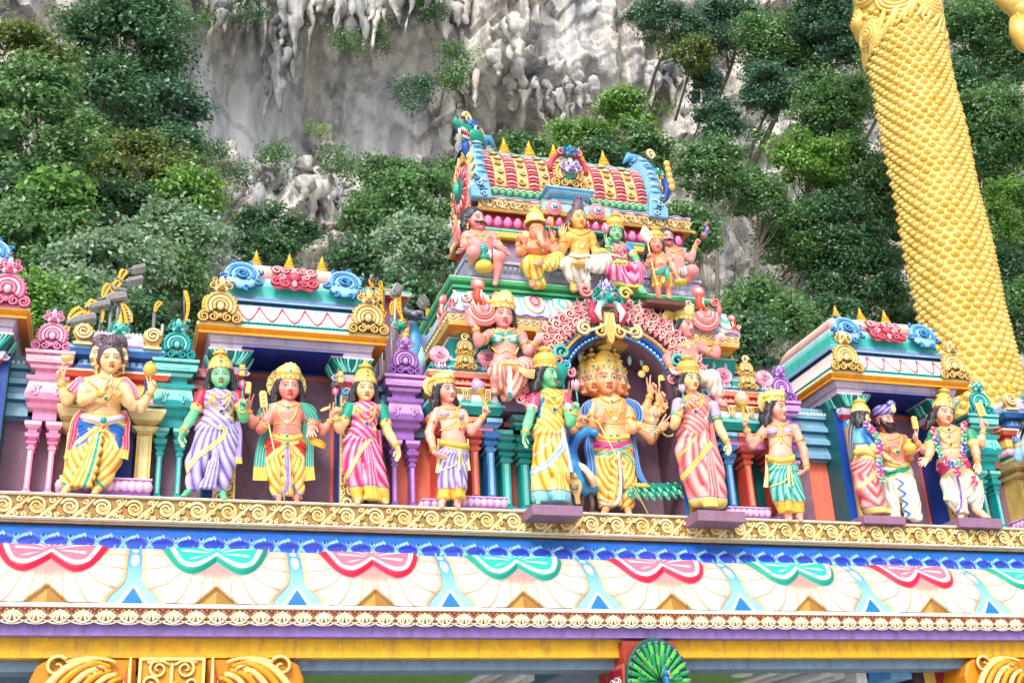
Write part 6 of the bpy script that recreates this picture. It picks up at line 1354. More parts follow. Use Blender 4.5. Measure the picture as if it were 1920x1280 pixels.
sk.build('dhoti',GLOSS,f.root); belt(f,[(215,690),(340,722),(468,700)],20,((342,695,17),(282,692,11),(403,702,11))); f.jewel(f.G,345,752,16)
necklace(f,f.B,(([(275,420),(355,450),(430,425)],9),([(262,430),(290,540),(345,580),(400,540),(440,430)],8),([(225,598),(345,582),(465,608)],6)),((352,455,14,0),(345,578,18,3))); nipnavel(f,((258,485),(450,490)),(347,620))
f.cloth('cloak',[(245,430,.04,18),(150,500,.0,50),(185,640,-.02,50),(150,780,-.02,55),(130,940,.02,58),(122,1060,.03,58)],C(35,160,140),None,5,.35,tassel=C(245,205,95)); f.cloth('cloak',[(450,425,.06,18),(535,500,.06,55),(515,640,.0,45),(520,780,.0,46),(518,940,.02,48),(530,1060,.03,48)],C(35,160,140),None,5,.35,tassel=C(245,205,95)); f.cloth('cloak',[(470,430,.10,20),(540,520,.10,48),(575,590,.08,44)],C(35,160,140),None,4,.3)
f.tablet(148,392,62,145,.08,.12); f.tablet(22,300,50,110,.06); f.rod((193,600,.30),(325,1222,.26)); m=MB(); F=Fr(f.pt(650,475,.08)).sub(0,0,0,.45); m.prism(F,[(-.05,-.010),(.0,-.022),(.07,-.015),(.10,0),(.07,.015),(.0,.022),(-.05,.01)],0,.02,GDL,.004); m.build('gilt_leaf',GILT,f.root)
f.finish()
# --- S4 lady in magenta sari
f=lady((600,660,.2344),.12,(380,1200),'fair-skinned lady in a magenta sari with green sleeves raising a lotus bud',SKY,((372,380),(372,232),dict(yaw=2,pitch=9,neck=(365,430))),dict(kind='tall',h=.92,w=.405),
 [(365,402,58,.6),(365,432,115,.55,.0),(362,490,112,.62,.02),(355,550,98,.66,.02),(345,600,92,.7,.02),(342,640,108,.7,.02),(330,720,125,.7)],((310,498,44),(412,500,44)),
 [((238,450,0),(158,615,.10),(130,515,.20),(122,375,.24),dict(kind='grip',palm=(.2,-1,0),thumb=1)),((495,460,0),(545,640,.03),(622,768,.08),(642,905,.10),dict(kind='relax',palm=(-1,-.5,0),thumb=-1))],
 ((345,625,100),(318,720,128),[[(270,810,88),(268,950,78),(300,1080,58),(312,1160,44)],[(392,810,95),(440,980,84),(485,1100,62),(505,1180,46)]]),MAG,MAG,((.68,C(30,160,130),GDL),(.62,C(30,160,130),GDL)),
 (([(440,665),(350,750),(280,870),(215,985),(190,1030)],34,GDL),([(455,680),(366,765),(298,880),(235,995),(205,1045)],5,C(60,60,150))),1195,
 (([(500,480),(480,560),(440,610)],34,GDL),([(485,480),(462,560)],6,C(60,60,150)),([(290,430),(240,520)],20,GDL)),hemc=C(250,205,95),hemh=110,belty=([(240,625),(345,612),(445,645)],16,((290,616,11),(365,622,14),(410,628,11))),
 pleat=[(370,760,26,.12),(385,900,36,.14),(400,1040,50,.13),(420,1190,66,.10)],freq=46,feet=(((310,1160),(300,1200),26),((500,1180),(530,1200),22)),flower=((124,320,.26),28,C(235,90,140),[(128,450,.25),(126,400,.26),(125,340,.26)]))
f.cloth('pallu',[(470,620,-.02,14),(480,700,-.02,14),(492,840,-.02,10)],MAG[1],None,2,.3,dark=MAG[0]); f.finish()
# --- S5/S9 attendants with maces
def attendant(crop,label,head,tiara,rows,arms,chestc,skirtk,cols,hem,mace,hb,beltp,legsk,nk,chainp,side):
    f=Fig(crop,.06,(hb[0],hb[1]+40),label,SKL,group=GRP_F); T,M,hs=f.headat(*head[:2],**head[2]); f.crown(T,M,hs,'tiara',h=.50,w=.405,halo=False)
    m=MB(); F=Fr(T((-.46,.26,.66)),nrm(M[:,0]),nrm(M[:,2]),-nrm(M[:,1])); disc(m,F,0,0,.38*hs,0,.06*hs,GDL,20,1,.05); arcs(m,F,0,0,.24*hs,GD,0,360,.025*hs,.08*hs); m.build('halo',GILT,f.root)
    f.torso(rows); f.B.cap(f.pt(*arms[0][0]),f.pt(*arms[1][0]),.16*hs,.16*hs,.05)
    for a in arms: f.arm(*a[:4],**a[4])
    for L in legsk: f.B.path([f.pt(*q[:2],q[3]) for q in L],[q[2]*f.m for q in L],.02); q=L[-1]; f.foot((q[0],q[1]),(q[0]+12,q[1]+18),20)
    f.solve()
    G=Sdf()
    for x,y,r in chestc: G.ell(f.pt(x,y,.075+.3*r*f.m),(r*f.m,r*f.m,r*f.m*.85),.02)
    G.solve(.011); m=MB(); cc=C(200,170,215); addnet(m,G,lambda V:mixc(np.broadcast_to(cc,(len(V),3)),WHITE,np.clip(np.sin(V[:,2]*150)*.5,0,1))); m.build('bodice',GLOSS,f.root)
    U=Sdf(); U.pr=f.B.pr+G.pr; U.solve(.014)
    for p,r in chainp: f.lay(U,p,r)
    for i,g in enumerate(nk): f.jewel(U,*g,i%3)
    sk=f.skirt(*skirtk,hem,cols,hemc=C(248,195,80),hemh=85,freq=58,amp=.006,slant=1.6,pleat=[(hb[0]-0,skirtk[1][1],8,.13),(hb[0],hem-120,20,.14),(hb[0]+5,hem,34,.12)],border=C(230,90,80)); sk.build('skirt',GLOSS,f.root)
    belt(f,beltp,30,[(x,y-2,11) for x,y in beltp[0:0]]+[(beltp[1][0]+dx,beltp[1][1]-8,11) for dx in (-70,0,62)])
    hx,hy,hr,bx,by=mace; m=MB(); a=f.pt(hx,hy,.22); b=f.pt(bx,by,.22); d=nrm(a-b); r=hr*f.m; c1=C(190,165,220) if side<0 else C(250,190,165)
    m.lathe(a-d*r*1.05,[(.3*r,0),(.8*r,.25*r),(1.0*r,.7*r),(.95*r,1.1*r),(.7*r,1.6*r),(.35*r,2.0*r),(.0,2.3*r)],c1,16,d,rib=8,ramp=.04); m.lathe(b,[(.018,0),(.03,.01),(.02,.03),(.022,np.linalg.norm(a-b)-r*1.5),(r*.45,np.linalg.norm(a-b)-r*1.3),(r*.5,np.linalg.norm(a-b)-r*1.15),(r*.80,np.linalg.norm(a-b)-r*1.0),(r*.85,np.linalg.norm(a-b)-r*.65)],GD,14,d); m.build('mace',GLOSS,f.root)
    for xs in ((beltp[0][0]-8,-1),(beltp[2][0]+4,1)):
        f.cloth('sash',[(xs[0],beltp[0][1]-30,.0,9),(xs[0]-xs[1]*2,beltp[0][1]+120,.02,14),(xs[0]+xs[1]*6,beltp[0][1]+(260 if xs[1]*side>0 or side<0 and xs[1]<0 else 240),.04,20)],C(250,220,130),GD,2,.3)
    f.lay(f.G,[(beltp[0][0]+20,beltp[0][1]+240),(hb[0]-20,skirtk[1][1]+70),(hb[0],skirtk[1][1]-40)],7,GDL); f.lay(f.G,[(beltp[2][0]-5,beltp[0][1]+230),(hb[0]+30,skirtk[1][1]+60),(hb[0]+4,skirtk[1][1]-40)],7,GDL); f.lay(f.G,[(hb[0]+2,skirtk[1][1]-50),(hb[0],skirtk[1][1]+130)],9,GDL)
    f.finish()
attendant((780,680,.2189),'pale attendant in a short purple skirt holding a mauve-tipped mace',((308,325),(275,168),dict(yaw=22,pitch=8,roll=0,neck=(285,390))),None,
 [(285,372,60,.6),(285,405,112,.55),(295,460,112,.62,.02),(310,540,102,.66,.03),(315,600,100,.68,.03),(320,660,112,.7,.02),(318,740,122,.7)],
 [((172,420,0),(112,600,.03),(158,768,.12),(305,858,.20),dict(kind='relax',palm=(.3,.5,1),thumb=1,fat=.95)),((398,440,0),(478,590,.10),(585,450,.18),(618,330,.22),dict(kind='grip',palm=(-.4,-1,0),thumb=-1,fat=.9))],((245,440,42),(375,452,40)),
 ((320,715,122),(318,790,128),[[(268,900,78),(262,1040,62),(240,1150,58)],[(372,900,76),(365,1040,64),(368,1150,58)]]),PRP,1175,(528,195,62,628,430),(372,1175),[(200,680),(320,700),(440,720)],
 [[(245,1120,34,.0),(215,1215,30,.02)],[(365,1120,34,.0),(355,1215,30,.02)]],((365,500,12),(372,565,13)),(([(205,375),(285,395),(350,385),(385,370)],9),([(190,465),(300,470),(335,440)],6),([(335,440),(345,500),(200,580)],5),([(335,500),(300,560),(215,575)],6),([(360,505),(390,560),(425,520)],6),([(350,390),(362,480),(372,560)],12)),-1)
attendant((1370,700,.2265),'pale attendant in a short turquoise skirt holding a peach-tipped mace',((442,378),(412,228),dict(yaw=32,pitch=8,neck=(400,430))),None,
 [(400,405,58,.6),(405,440,112,.55),(408,500,112,.62,.02),(410,570,100,.66,.03),(412,630,98,.68,.03),(415,690,112,.7,.02),(425,760,125,.7)],
 [((292,460,0),(175,595,.10),(128,450,.18),(92,335,.22),dict(kind='grip',palm=(.4,-1,0),thumb=1,fat=.95)),((528,460,0),(605,640,.03),(630,785,.10),(562,872,.18),dict(kind='relax',palm=(-.3,.5,1),thumb=-1,fat=.95))],((345,482,42),(465,482,42)),
 ((415,735,120),(430,810,130),[[(390,900,82),(420,1040,66),(450,1140,56)],[(500,900,82),(545,1030,62),(555,1140,52)]]),TLC,1155,(88,205,60,118,430),(480,1150),[(305,700),(410,722),(520,705)],
 [[(465,1110,34,.0),(480,1195,30,.02)],[(560,1110,34,.0),(570,1195,30,.02)]],((412,430,12),(415,525,13)),(([(330,410),(410,435),(480,400)],9),([(285,525),(370,520),(400,505)],6),([(440,505),(480,500),(520,515)],6),([(400,525),(370,570),(315,605)],6),([(430,530),(460,575),(495,600)],6),([(410,440),(415,500),(418,575)],12)),1)
# --- S6 green lady in yellow sari on slab
def slab(f,x0,x1,y0,y1,Yf,Yb,col=MAUVE,name='pedestal'):
    a,b=f.px(x0,y0),f.px(x1,y0); xa,xb=xx(*a,Yf),xx(*b,Yf); z1=zz(*a,Yf); z0=zz(*f.px(x0,y1),Yf); m=MB(); m.rings(xa,xb,Yf,Yb,[(z0,0,col),(z0+.006,.004,col),(z1-.006,.004,C(150,112,140)),(z1,0,C(165,130,155))]); m.build(name,PL,f.root)
f=lady((960,640,.2735),-.16,(270,1110),'green-skinned lady in a yellow sari with pale blue borders on a mauve slab',SKG,((288,303),(278,178),dict(yaw=38,pitch=6,neck=(262,350))),dict(kind='pot',h=.86,w=.415),
 [(262,325,42,.6),(262,352,82,.55,.0),(272,410,86,.66,.02),(272,460,82,.7,.02),(262,515,78,.7,.02),(262,560,92,.7,.02),(258,640,104,.7)],((245,400,36),(320,402,38)),
 [((162,385,0),(115,535,.03),(85,640,.06),(68,785,.08),dict(kind='relax',palm=(1,-.8,0),thumb=1)),((360,390,0),(402,560,.12),(432,480,.22),(452,365,.26),dict(kind='grip',palm=(-.4,-1,0),thumb=-1))],
 ((258,540,92),(255,640,110),[[(222,740,82),(208,900,72),(195,1070,66)],[(295,740,84),(315,900,74),(325,1070,78)]]),YLW,YLW,((.52,C(232,90,130),SKYL),(.4,C(232,90,130),SKYL)),
 (([(325,580),(290,650),(230,710),(178,760),(140,785)],10,C(200,190,215)),([(350,700),(300,780),(230,850),(165,880),(105,908)],42,C(190,225,240)),([(362,690),(310,765),(235,832),(165,862),(105,888)],5,C(40,130,170)),([(375,730),(310,805),(235,872),(165,900),(110,925)],5,C(40,130,170))),1110,
 (([(228,380),(190,440),(185,520)],26,C(60,150,185)),([(240,380),(215,440),(200,500)],5,WHITE)),hemc=C(150,215,225),hemh=75,border=C(30,60,110),belty=([(175,540),(265,528),(352,545)],15,((325,530,12),)),pleat=[(300,760,18,.1),(305,900,30,.12),(320,1050,50,.12),(325,1110,60,.1)],freq=44,slant=1.0,flower=((437,300,.28),34,C(240,150,190),[(450,440,.27),(447,380,.28),(440,330,.28)]),feet=(((185,1085),(178,1108),18),))
f.cloth('pallu',[(340,575,.10,12),(352,650,.11,18),(372,740,.10,20),(392,830,.06,20),(398,895,.05,24)],C(200,215,225),C(70,150,185),2,.3); slab(f,140,480,1115,1185,-.42,.12); f.finish()
# --- S7 the many-armed six-headed man
f=Fig((1060,630,.2733),.26,(330,1205),'six-headed many-armed man in orange wrap and blue stole inside the arch',SKO,group=GRP_F)
for ch,fo,yw,dy,ch_ in (((122,395),(112,268),-48,-.12,.8),((422,408),(412,290),62,-.14,.7),((198,382),(190,250),-16,.0,.9),((388,388),(378,255),30,.0,.85)):
    T,M,hs=f.headat(ch,fo,yw,8,dy=dy+.05,hair=None,neck=(310,430),earr=False,nk=.18); f.crown(T,M,hs,'tall',h=1.0,w=.33,z0=.77)
T,M,hs=f.headat((300,388),(292,228),-3,9,dy=.16,hair=None,neck=(310,440,.02)); f.crown(T,M,hs,'tall',h=1.02,w=.36,z0=.77); f.hs=.96*f.hs
f.torso([(310,415,70,.6),(310,445,118,.55,.01),(312,520,118,.6,.03),(315,590,100,.66,.03),(320,650,104,.7,.03),(325,715,128,.7)]); pecs(f,262,365,500,42,.085); f.B.cap(f.pt(195,455,0),f.pt(428,465,0),30*f.m,30*f.m,.05)
f.arm((190,480,0),(188,635,.12),(232,578,.24),(245,435,.28),'open',palm=(0,-1,.1),thumb=1,fat=.85); f.arm((435,500,0),(455,640,.12),(512,605,.22),(612,650,.26),'open',palm=(0,-1,.2),thumb=-1,fat=.9)
f.arm((425,480,-.05),(545,525,-.02),(584,400,.04),(590,285,.08),'mudra',thumb=-1,fat=.85); f.arm((435,510,-.05),(590,545,.0),(640,460,.06),(652,368,.10),'mudra',thumb=-1,fat=.8,armlet=False); f.arm((440,540,-.05),(600,600,.0),(640,520,.06),(690,470,.10),'grip',thumb=-1,fat=.8,armlet=False); f.arm((440,580,-.02),(588,712,.02),(640,640,.08),(715,570,.12),'mudra',thumb=-1,fat=.8,armlet=False)
f.arm((190,500,-.05),(48,660,-.02),(85,610,.04),(165,585,.08),'mudra',thumb=1,fat=.8,armlet=False); f.arm((190,490,-.08),(40,560,-.05),(20,440,.0),(10,340,.04),'mudra',thumb=1,fat=.8,armlet=False)
f.foot((285,1175),(262,1212),24); f.foot((425,1175),(435,1212),24)
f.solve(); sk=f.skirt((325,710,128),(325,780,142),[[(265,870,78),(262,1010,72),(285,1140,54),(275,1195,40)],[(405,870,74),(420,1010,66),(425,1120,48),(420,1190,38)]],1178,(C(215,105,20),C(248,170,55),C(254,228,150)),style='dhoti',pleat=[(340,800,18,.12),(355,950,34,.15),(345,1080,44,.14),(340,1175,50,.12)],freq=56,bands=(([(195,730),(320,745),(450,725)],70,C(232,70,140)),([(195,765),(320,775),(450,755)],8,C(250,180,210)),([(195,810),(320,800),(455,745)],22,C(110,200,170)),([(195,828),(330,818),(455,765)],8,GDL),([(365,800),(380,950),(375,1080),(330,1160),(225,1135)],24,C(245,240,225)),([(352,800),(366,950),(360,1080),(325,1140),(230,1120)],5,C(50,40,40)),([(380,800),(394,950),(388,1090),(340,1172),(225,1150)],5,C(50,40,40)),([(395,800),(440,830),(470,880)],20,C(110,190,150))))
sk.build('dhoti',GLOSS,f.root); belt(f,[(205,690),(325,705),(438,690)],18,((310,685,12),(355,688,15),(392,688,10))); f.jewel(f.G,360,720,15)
necklace(f,f.B,(([(240,420),(310,455),(380,425)],9),([(250,430),(300,530),(340,570),(370,530),(395,430)],6),([(235,590),(325,598),(420,592)],6),([(310,455),(312,520)],9),([(280,510),(335,545),(400,510)],5)),((315,450,13,0),(338,570,17,3))); nipnavel(f,((255,500),(405,500)),(330,620))
f.cloth('stole',[(175,440,.06,14),(150,500,.04,45),(165,560,.02,42)],BLUc[1],C(200,225,240),4,.3); f.cloth('stole',[(415,430,.08,12),(470,490,.08,48),(480,560,.04,55),(450,610,.02,40)],BLUc[1],C(200,225,240),5,.3)
f.cloth('stole',[(180,650,-.02,26),(160,760,-.02,32),(175,850,.0,36),(182,940,.02,40),(180,1000,.03,34)],BLUc[1],None,3,.35,tassel=GDL); f.cloth('stole',[(450,640,-.02,20),(475,800,-.02,24),(500,930,.0,24),(545,1010,.02,20),(570,1040,.02,26)],BLUc[1],None,3,.35,tassel=GD)
f.rod((228,595,.30),(568,1215,.22)); m=MB(); F=Fr(f.pt(535,245,.08)).sub(0,0,0,-.7); disc(m,F,-.0,.06,.055,0,.02,GD,12); disc(m,F,0,-.05,.055,0,.02,GDL,12); m.build('double_disc',GILT,f.root)
m=MB(); m.tube([f.pt(642,275,.1),f.pt(645,375,.1)],.01,GDL); F=Fr(f.pt(668,290,.1)); m.prism(F,[(-.06,-.05),(.07,-.02),(.045,.02),(.08,.07),(-.06,.04)],0,.02,GDL,.004); m.build('pennant',GILT,f.root)
m=MB(); p=f.pt(705,640,.08); q=np.linspace(0,2*PI,20); m.tube(np.stack([p[0]+.10*np.cos(q),np.full(20,p[1]),p[2]+.10*np.sin(q)],-1),.014,GDL); m.build('hoop',GILT,f.root)
m=MB(); q=np.linspace(0,1,12); m.tube([f.pt(670+30*cos(3+t*7),380+170*t,.10) for t in q],.010,GDL); m.build('noose',GILT,f.root)
f.flower(f.pt(618,540,.26),.045,C(245,120,160),[f.pt(616,700,.26),f.pt(617,620,.27),f.pt(618,560,.26)]); f.finish()
# --- S8 lady in coral sari on slab
f=lady((1220,650,.2655),-.16,(430,1150),'fair-skinned lady in a coral pink sari with yellow and blue borders on a mauve slab',SKY,((312,302),(298,182),dict(yaw=12,pitch=8,neck=(318,360))),dict(kind='pot',h=.78,w=.415),
 [(318,335,45,.6),(318,362,96,.55,.0),(322,420,96,.64,.02),(322,470,86,.68,.02),(315,520,80,.7,.02),(308,560,96,.7,.02),(300,640,110,.7)],((275,412,38),(365,415,38)),
 [((195,400,0),(165,555,.12),(212,465,.22),(235,340,.26),dict(kind='mudra',palm=(.2,-1,0),thumb=1)),((440,420,0),(488,580,.03),(545,680,.08),(572,812,.10),dict(kind='relax',palm=(-1,-.5,0),thumb=-1))],
 ((312,545,92),(298,640,112),[[(268,740,95),(290,900,80),(330,1070,64)],[(385,750,92),(430,900,84),(465,1070,78)]]),COR,COR,((.55,C(200,180,225),C(60,170,165)),(.55,C(200,180,225),C(60,170,165))),
 (([(350,560),(300,660),(215,755),(180,785)],16,GD),([(412,700),(330,800),(270,880),(190,960)],46,C(245,205,100)),([(395,690),(315,785),(255,850),(175,930)],7,C(60,110,180)),([(425,720),(345,820),(265,910),(190,985)],7,C(60,110,180))),1145,
 (([(425,400),(430,450),(395,505)],30,C(252,240,215)),([(435,400),(445,450),(410,505)],6,C(60,110,180))),hemc=C(252,220,130),hemh=70,border=C(50,100,180),belty=([(225,545),(312,528),(402,535)],15,((300,526,9),(350,524,9),(380,526,9))),pleat=[(380,740,22,.1),(395,880,34,.12),(415,1020,48,.12),(425,1140,62,.1)],freq=42,slant=1.0,flower=((222,295,.27),26,C(245,170,200),[(240,440,.25),(234,400,.26),(226,320,.27)]))
f.cloth('sash',[(365,560,.12,12),(375,630,.13,16),(380,710,.11,22)],C(252,235,190),None,2,.3,tassel=GD); f.cloth('pallu',[(425,540,-.02,18),(450,700,-.02,20),(490,830,-.02,22),(510,905,-.02,18)],COR[1],None,3,.3,dark=COR[0],tassel=GD)
slab(f,332,662,1150,1225,-.42,.12); f.finish()
# --- S10 lady seen in profile
f=Fig((1570,700,.2267),.10,(330,1170),'lady in blue blouse and rose sari turned sideways, beside the gilded scroll pillar',SKY,group=GRP_F)
T,M,hs=f.headat((262,432),(250,328),72,6,dy=.05,neck=(215,450)); f.crown(T,M,hs,'tall',h=.98,w=.46)
rows=[(205,440,45,.8),(200,480,78,.8,.02),(200,540,80,.8,.02),(205,600,82,.8,.02),(215,650,92,.85,.02),(228,740,108,.85,.02)]; f.torso(rows)
f.arm((225,500,.08),(315,630,.18),(470,735,.26),(618,802,.30),'open',palm=(0,-.4,1),thumb=-1,fat=1.1,armlet=False,hand=1.1); f.solve()
f.wrap(rows[:4],(C(20,80,165),C(50,140,215),C(130,200,240)),(1,.4),30,(),amp=.003); f.sleeve((225,500,.08),(315,630,.18),.85,C(45,130,205),GDL,.30)
sk=f.skirt((222,690,100),(232,770,112),[[(245,840,108),(262,960,100),(300,1080,88),(345,1150,92)]],1165,COR,hemc=C(250,215,130),hemh=50,bands=(([(345,790),(290,850),(230,900),(180,935)],34,GDL),([(350,820),(300,872),(235,925),(185,960)],6,C(50,150,140))),freq=40,slant=.9,flat=.85); sk.build('sari',GLOSS,f.root)
belt(f,[(140,655),(220,650),(310,690)],22,()); f.cloth('hair_fall',[(150,380,.0,40),(130,480,.02,50),(118,600,.03,34),(112,700,.03,16)],HAIRC,None,4,.3,dark=HAIRC*.5)
f.garland([(235,425,.22),(300,490,.26),(345,600,.26),(345,700,.26),(350,800,.28),(372,885,.3)],30,(C(150,90,180),C(230,60,120),C(90,180,150))); f.foot((400,1140),(430,1180),30)
slab(f,215,555,1168,1235,-.12,.3,C(140,105,140)); f.finish()
# --- S11 bearded man
f=Fig((1570,700,.2267),.26,(560,1220),'bearded man in a violet turban pouring from a golden pot',SKP,group=GRP_F)
T,M,hs=f.headat((445,458),(425,335),20,8,dy=.12,neck=(430,520),hair=None,earr=False); f.moustache(T,M,hs,True)
G=Sdf(); G.ell(T((0,.05,.85)),(.50*hs,.52*hs,.30*hs),.03); G.ell(T((0,.05,1.02)),(.38*hs,.40*hs,.22*hs),.04); ph=lambda x,y,z:(z-.9*x)*75; G.solve(.012,lambda x,y,z:-.006*ridge(ph(x,y,z))); m=MB(); addnet(m,G,lambda V:mixc(mixc(np.broadcast_to(C(120,105,195),(len(V),3)),C(60,50,130),np.clip(-ridge(ph(*V.T)),0,1)),C(205,195,240),np.clip(ridge(ph(*V.T))*1.2-.6,0,1)))
F=Fr(T((.05,-.35,1.05)),nrm(M[:,0]),nrm(M[:,2]),-nrm(M[:,1]))
for k in range(7): aa=math.radians(30+20*k); m.tube(F([(0,0,0),(.10*cos(aa)*hs*2.4,.10*sin(aa)*hs*3.4,.02)]),np.array((.02,.035)),(C(110,100,190),C(205,200,240))[k%2],6)
m.build('turban',GLOSS,f.root); m=MB(); m.ell(F((0,-.02,.05)),(.05,.03,.07),GDL,8,5); m.lathe(T((0,.05,.72)),[(.42*hs,0),(.45*hs,.02),(.42*hs,.04)],GD,18); m.build('turban_jewel',GILT,f.root)
m=MB(); [m.ell(T((e*.42,.15,.30)),(.14*hs,.2*hs,.16*hs),HAIRC,8,6) for e in (-1,1)]; m.build('hair',GLOSS,f.root)
f.torso([(440,495,60,.6),(445,525,108,.55,.01),(455,590,112,.62,.03),(468,660,104,.68,.03),(478,730,108,.7,.02),(485,800,120,.7)]); pecs(f,395,510,570,44,.08); f.B.cap(f.pt(345,530,0),f.pt(552,535,0),30*f.m,30*f.m,.05)
f.arm((350,545,.06),(372,640,.16),(410,610,.26),(535,560,.30),'relax',palm=(0,.3,-1),thumb=-1,fat=.9); f.arm((560,560,0),(605,705,.05),(600,690,.2),(668,640,.28),'open',palm=(0,-.2,1),thumb=-1,fat=.9,armlet=False)
f.solve(); sk=f.skirt((482,765,122),(490,830,132),[[(440,920,80),(445,1050,66),(470,1190,52)],[(570,920,80),(610,1060,66),(650,1190,50)]],1212,WHT,style='dhoti',pleat=[(530,860,40,.1),(555,1000,44,.13),(590,1120,44,.12),(600,1210,44,.1)],freq=54,bands=(([(370,820),(450,830),(570,780)],60,C(20,150,120)),([(370,905),(450,860),(600,815)],22,GDL),([(515,850),(545,1000),(570,1100),(590,1210)],64,C(245,245,240)))+tuple(([(505+9*i+(30 if i%2 else -18),870+42*i),(505+9*i+(-10 if i%2 else 40),905+42*i)],20,C(45,120,200)) for i in range(8))+(([(490,850),(520,1000),(555,1210)],8,GD),))
sk.build('dhoti',GLOSS,f.root); belt(f,[(380,745),(480,765),(595,750)],14,()); necklace(f,f.B,(([(350,490),(430,545),(530,505)],8),([(365,500),(430,620),(490,660),(520,600),(540,510)],8)),((490,650,20,0),)); f.foot((620,1190),(640,1222),24); f.foot((470,1190),(480,1215),24)
m=MB(); p=f.pt(597,615,.30); r=52*f.m; m.lathe(p-(0,0,r*1.1),[(.0,0),(.45*r,.02),(.75*r,.3*r),(1.02*r,1.0*r),(.8*r,1.6*r),(.42*r,1.9*r),(.36*r,2.1*r),(.52*r,2.35*r),(.50*r,2.4*r),(.3*r,2.3*r)],GD,18); [m.ell(p+np.array((.95*r*cos(a),.95*r*sin(a),-.05*r)),(.12*r,)*3,GDL,6,4) for a in np.linspace(PI,2*PI,9)]; m.build('water_pot',GILT,f.root); f.finish()
# --- S12 crowned man with garland
f=Fig((1700,700,.2343),.10,(480,1150),'crowned man in white wrap wearing a long flower garland, green sleeves',SKP[:1]+(C(252,205,180),),group=GRP_F)
f.sk=(C(245,165,130),C(252,210,180)); T,M,hs=f.headat((328,400),(322,262),-2,8,neck=(335,440)); f.crown(T,M,hs,'tall',h=1.05,w=.405)
f.torso([(338,425,60,.6),(340,455,120,.55,.01),(345,520,118,.62,.03),(352,590,102,.68,.03),(360,650,106,.7,.03),(372,720,124,.7)]); pecs(f,300,400,510,42,.08); f.B.cap(f.pt(230,465,0),f.pt(480,465,0),30*f.m,30*f.m,.05)
f.arm((222,490,.02),(192,615,.10),(165,685,.20),(85,765,.24),'open',palm=(0,-.7,.6),thumb=-1,fat=.95,armlet=False); f.arm((500,490,.02),(548,610,.08),(566,712,.14),(585,825,.16),'relax',palm=(-.8,-.6,0),thumb=-1,fat=1.0,armlet=False)
f.arm((210,500,-.06),(138,618,-.02),(78,545,.04),(52,440,.08),'mudra',thumb=1,fat=.85,armlet=False); f.arm((515,500,-.06),(595,570,-.02),(612,455,.04),(600,340,.08),'mudra',thumb=-1,fat=.9,armlet=False)
f.foot((440,1130),(430,1158),24); f.foot((555,1090),(630,1145),30,.04); f.B.path([f.pt(550,1050,0),f.pt(558,1110,0)],[28*f.m,24*f.m]); f.solve()
f.sleeve((222,490,.02),(192,615,.10),.72,C(60,170,120),GDL,.27); f.sleeve((500,490,.02),(548,610,.08),.6,C(60,170,120),GDL,.27)
sk=f.skirt((365,690,122),(378,760,130),[[(360,880,86),(395,1010,72),(440,1110,50)],[(495,870,86),(538,980,68),(560,1060,44)]],1130,WHT,style='dhoti',pleat=[(410,830,20,.12),(435,960,30,.14),(440,1090,34,.12)],freq=52,bands=(([(270,740),(330,730),(280,790)],60,C(225,60,130)),([(440,700),(490,715),(500,760)],54,C(225,60,130)),([(285,830),(370,790),(480,770),(545,800)],26,GDL),([(405,820),(432,950),(435,1060),(400,1115)],22,C(150,105,185)),([(520,1060),(600,1085)],10,C(150,105,185))))
sk.build('dhoti',GLOSS,f.root); necklace(f,f.B,(([(265,430),(330,470),(400,435)],9),([(255,440),(290,530),(345,555),(395,530),(415,440)],7),([(285,600),(350,590),(420,585)],6)),((330,450,14,2),(335,500,12,0),(345,570,14,1))); nipnavel(f,(),(355,625))
f.garland([(208,455,.14),(235,540,.18),(265,640,.2),(325,715,.22),(375,730,.24),(430,700,.22),(452,620,.2),(455,500,.18),(455,410,.12)],28,(C(235,80,110),C(80,110,170),C(100,190,150)),30); f.garland([(398,770,.26),(400,800,.26)],30,(C(220,60,110),),3); f.garland([(530,840,.2),(545,880,.2)],26,(C(230,80,120),),3)
f.tablet(60,395,46,100,.09); f.tablet(585,290,70,110,.09,.2,'gilt_fan'); f.cloth('sash',[(310,900,.0,14),(318,1010,.0,22)],GDL,None,2,.3); f.cloth('sash',[(590,850,.0,14),(600,950,.0,18)],GDL,None,2,.3); slab(f,415,750,1150,1225,-.12,.3,C(140,105,140)); f.finish()
# --- S13 seated lady with green bodice
f=Fig((860,540,.1874),.0,(480,1100),'seated pink lady in a green bodice waving beside the arch, salmon wrap',SKR,group=GRP_U)
T,M,hs=f.headat((460,382),(458,192),0,9,neck=(465,430)); f.crown(T,M,hs,'tiara',h=.66,w=.415)
m=MB(); F=Fr(T((-.42,.26,.62)),nrm(M[:,0]),nrm(M[:,2]),-nrm(M[:,1])); disc(m,F,0,0,.52*hs,0,.06*hs,GDL,22,1,.04); arcs(m,F,0,0,.36*hs,GD,0,360,.025*hs,.08*hs); m.build('halo',GILT,f.root)
rows=[(466,405,65,.6),(466,440,135,.55),(466,510,140,.6,.02),(466,590,122,.66,.03),(466,660,118,.7,.03),(466,740,135,.7,.02)]; f.torso(rows); f.B.cap(f.pt(320,450,0),f.pt(615,450,0),38*f.m,38*f.m,.05)
f.arm((305,470,0),(200,545,.10),(165,385,.18),(62,262,.22),'open',palm=(.2,-1,0),thumb=1,fat=.95); f.arm((630,480,0),(690,640,.06),(762,545,.14),(860,430,.18),'relax',palm=(0,1,0),thumb=1,fat=.95)
f.B.path([f.pt(420,760,.05),f.pt(365,900,.30),f.pt(360,1010,.22)],[60*f.m,48*f.m,40*f.m],.03); f.foot((375,1010),(355,1040),32,.14); f.solve()
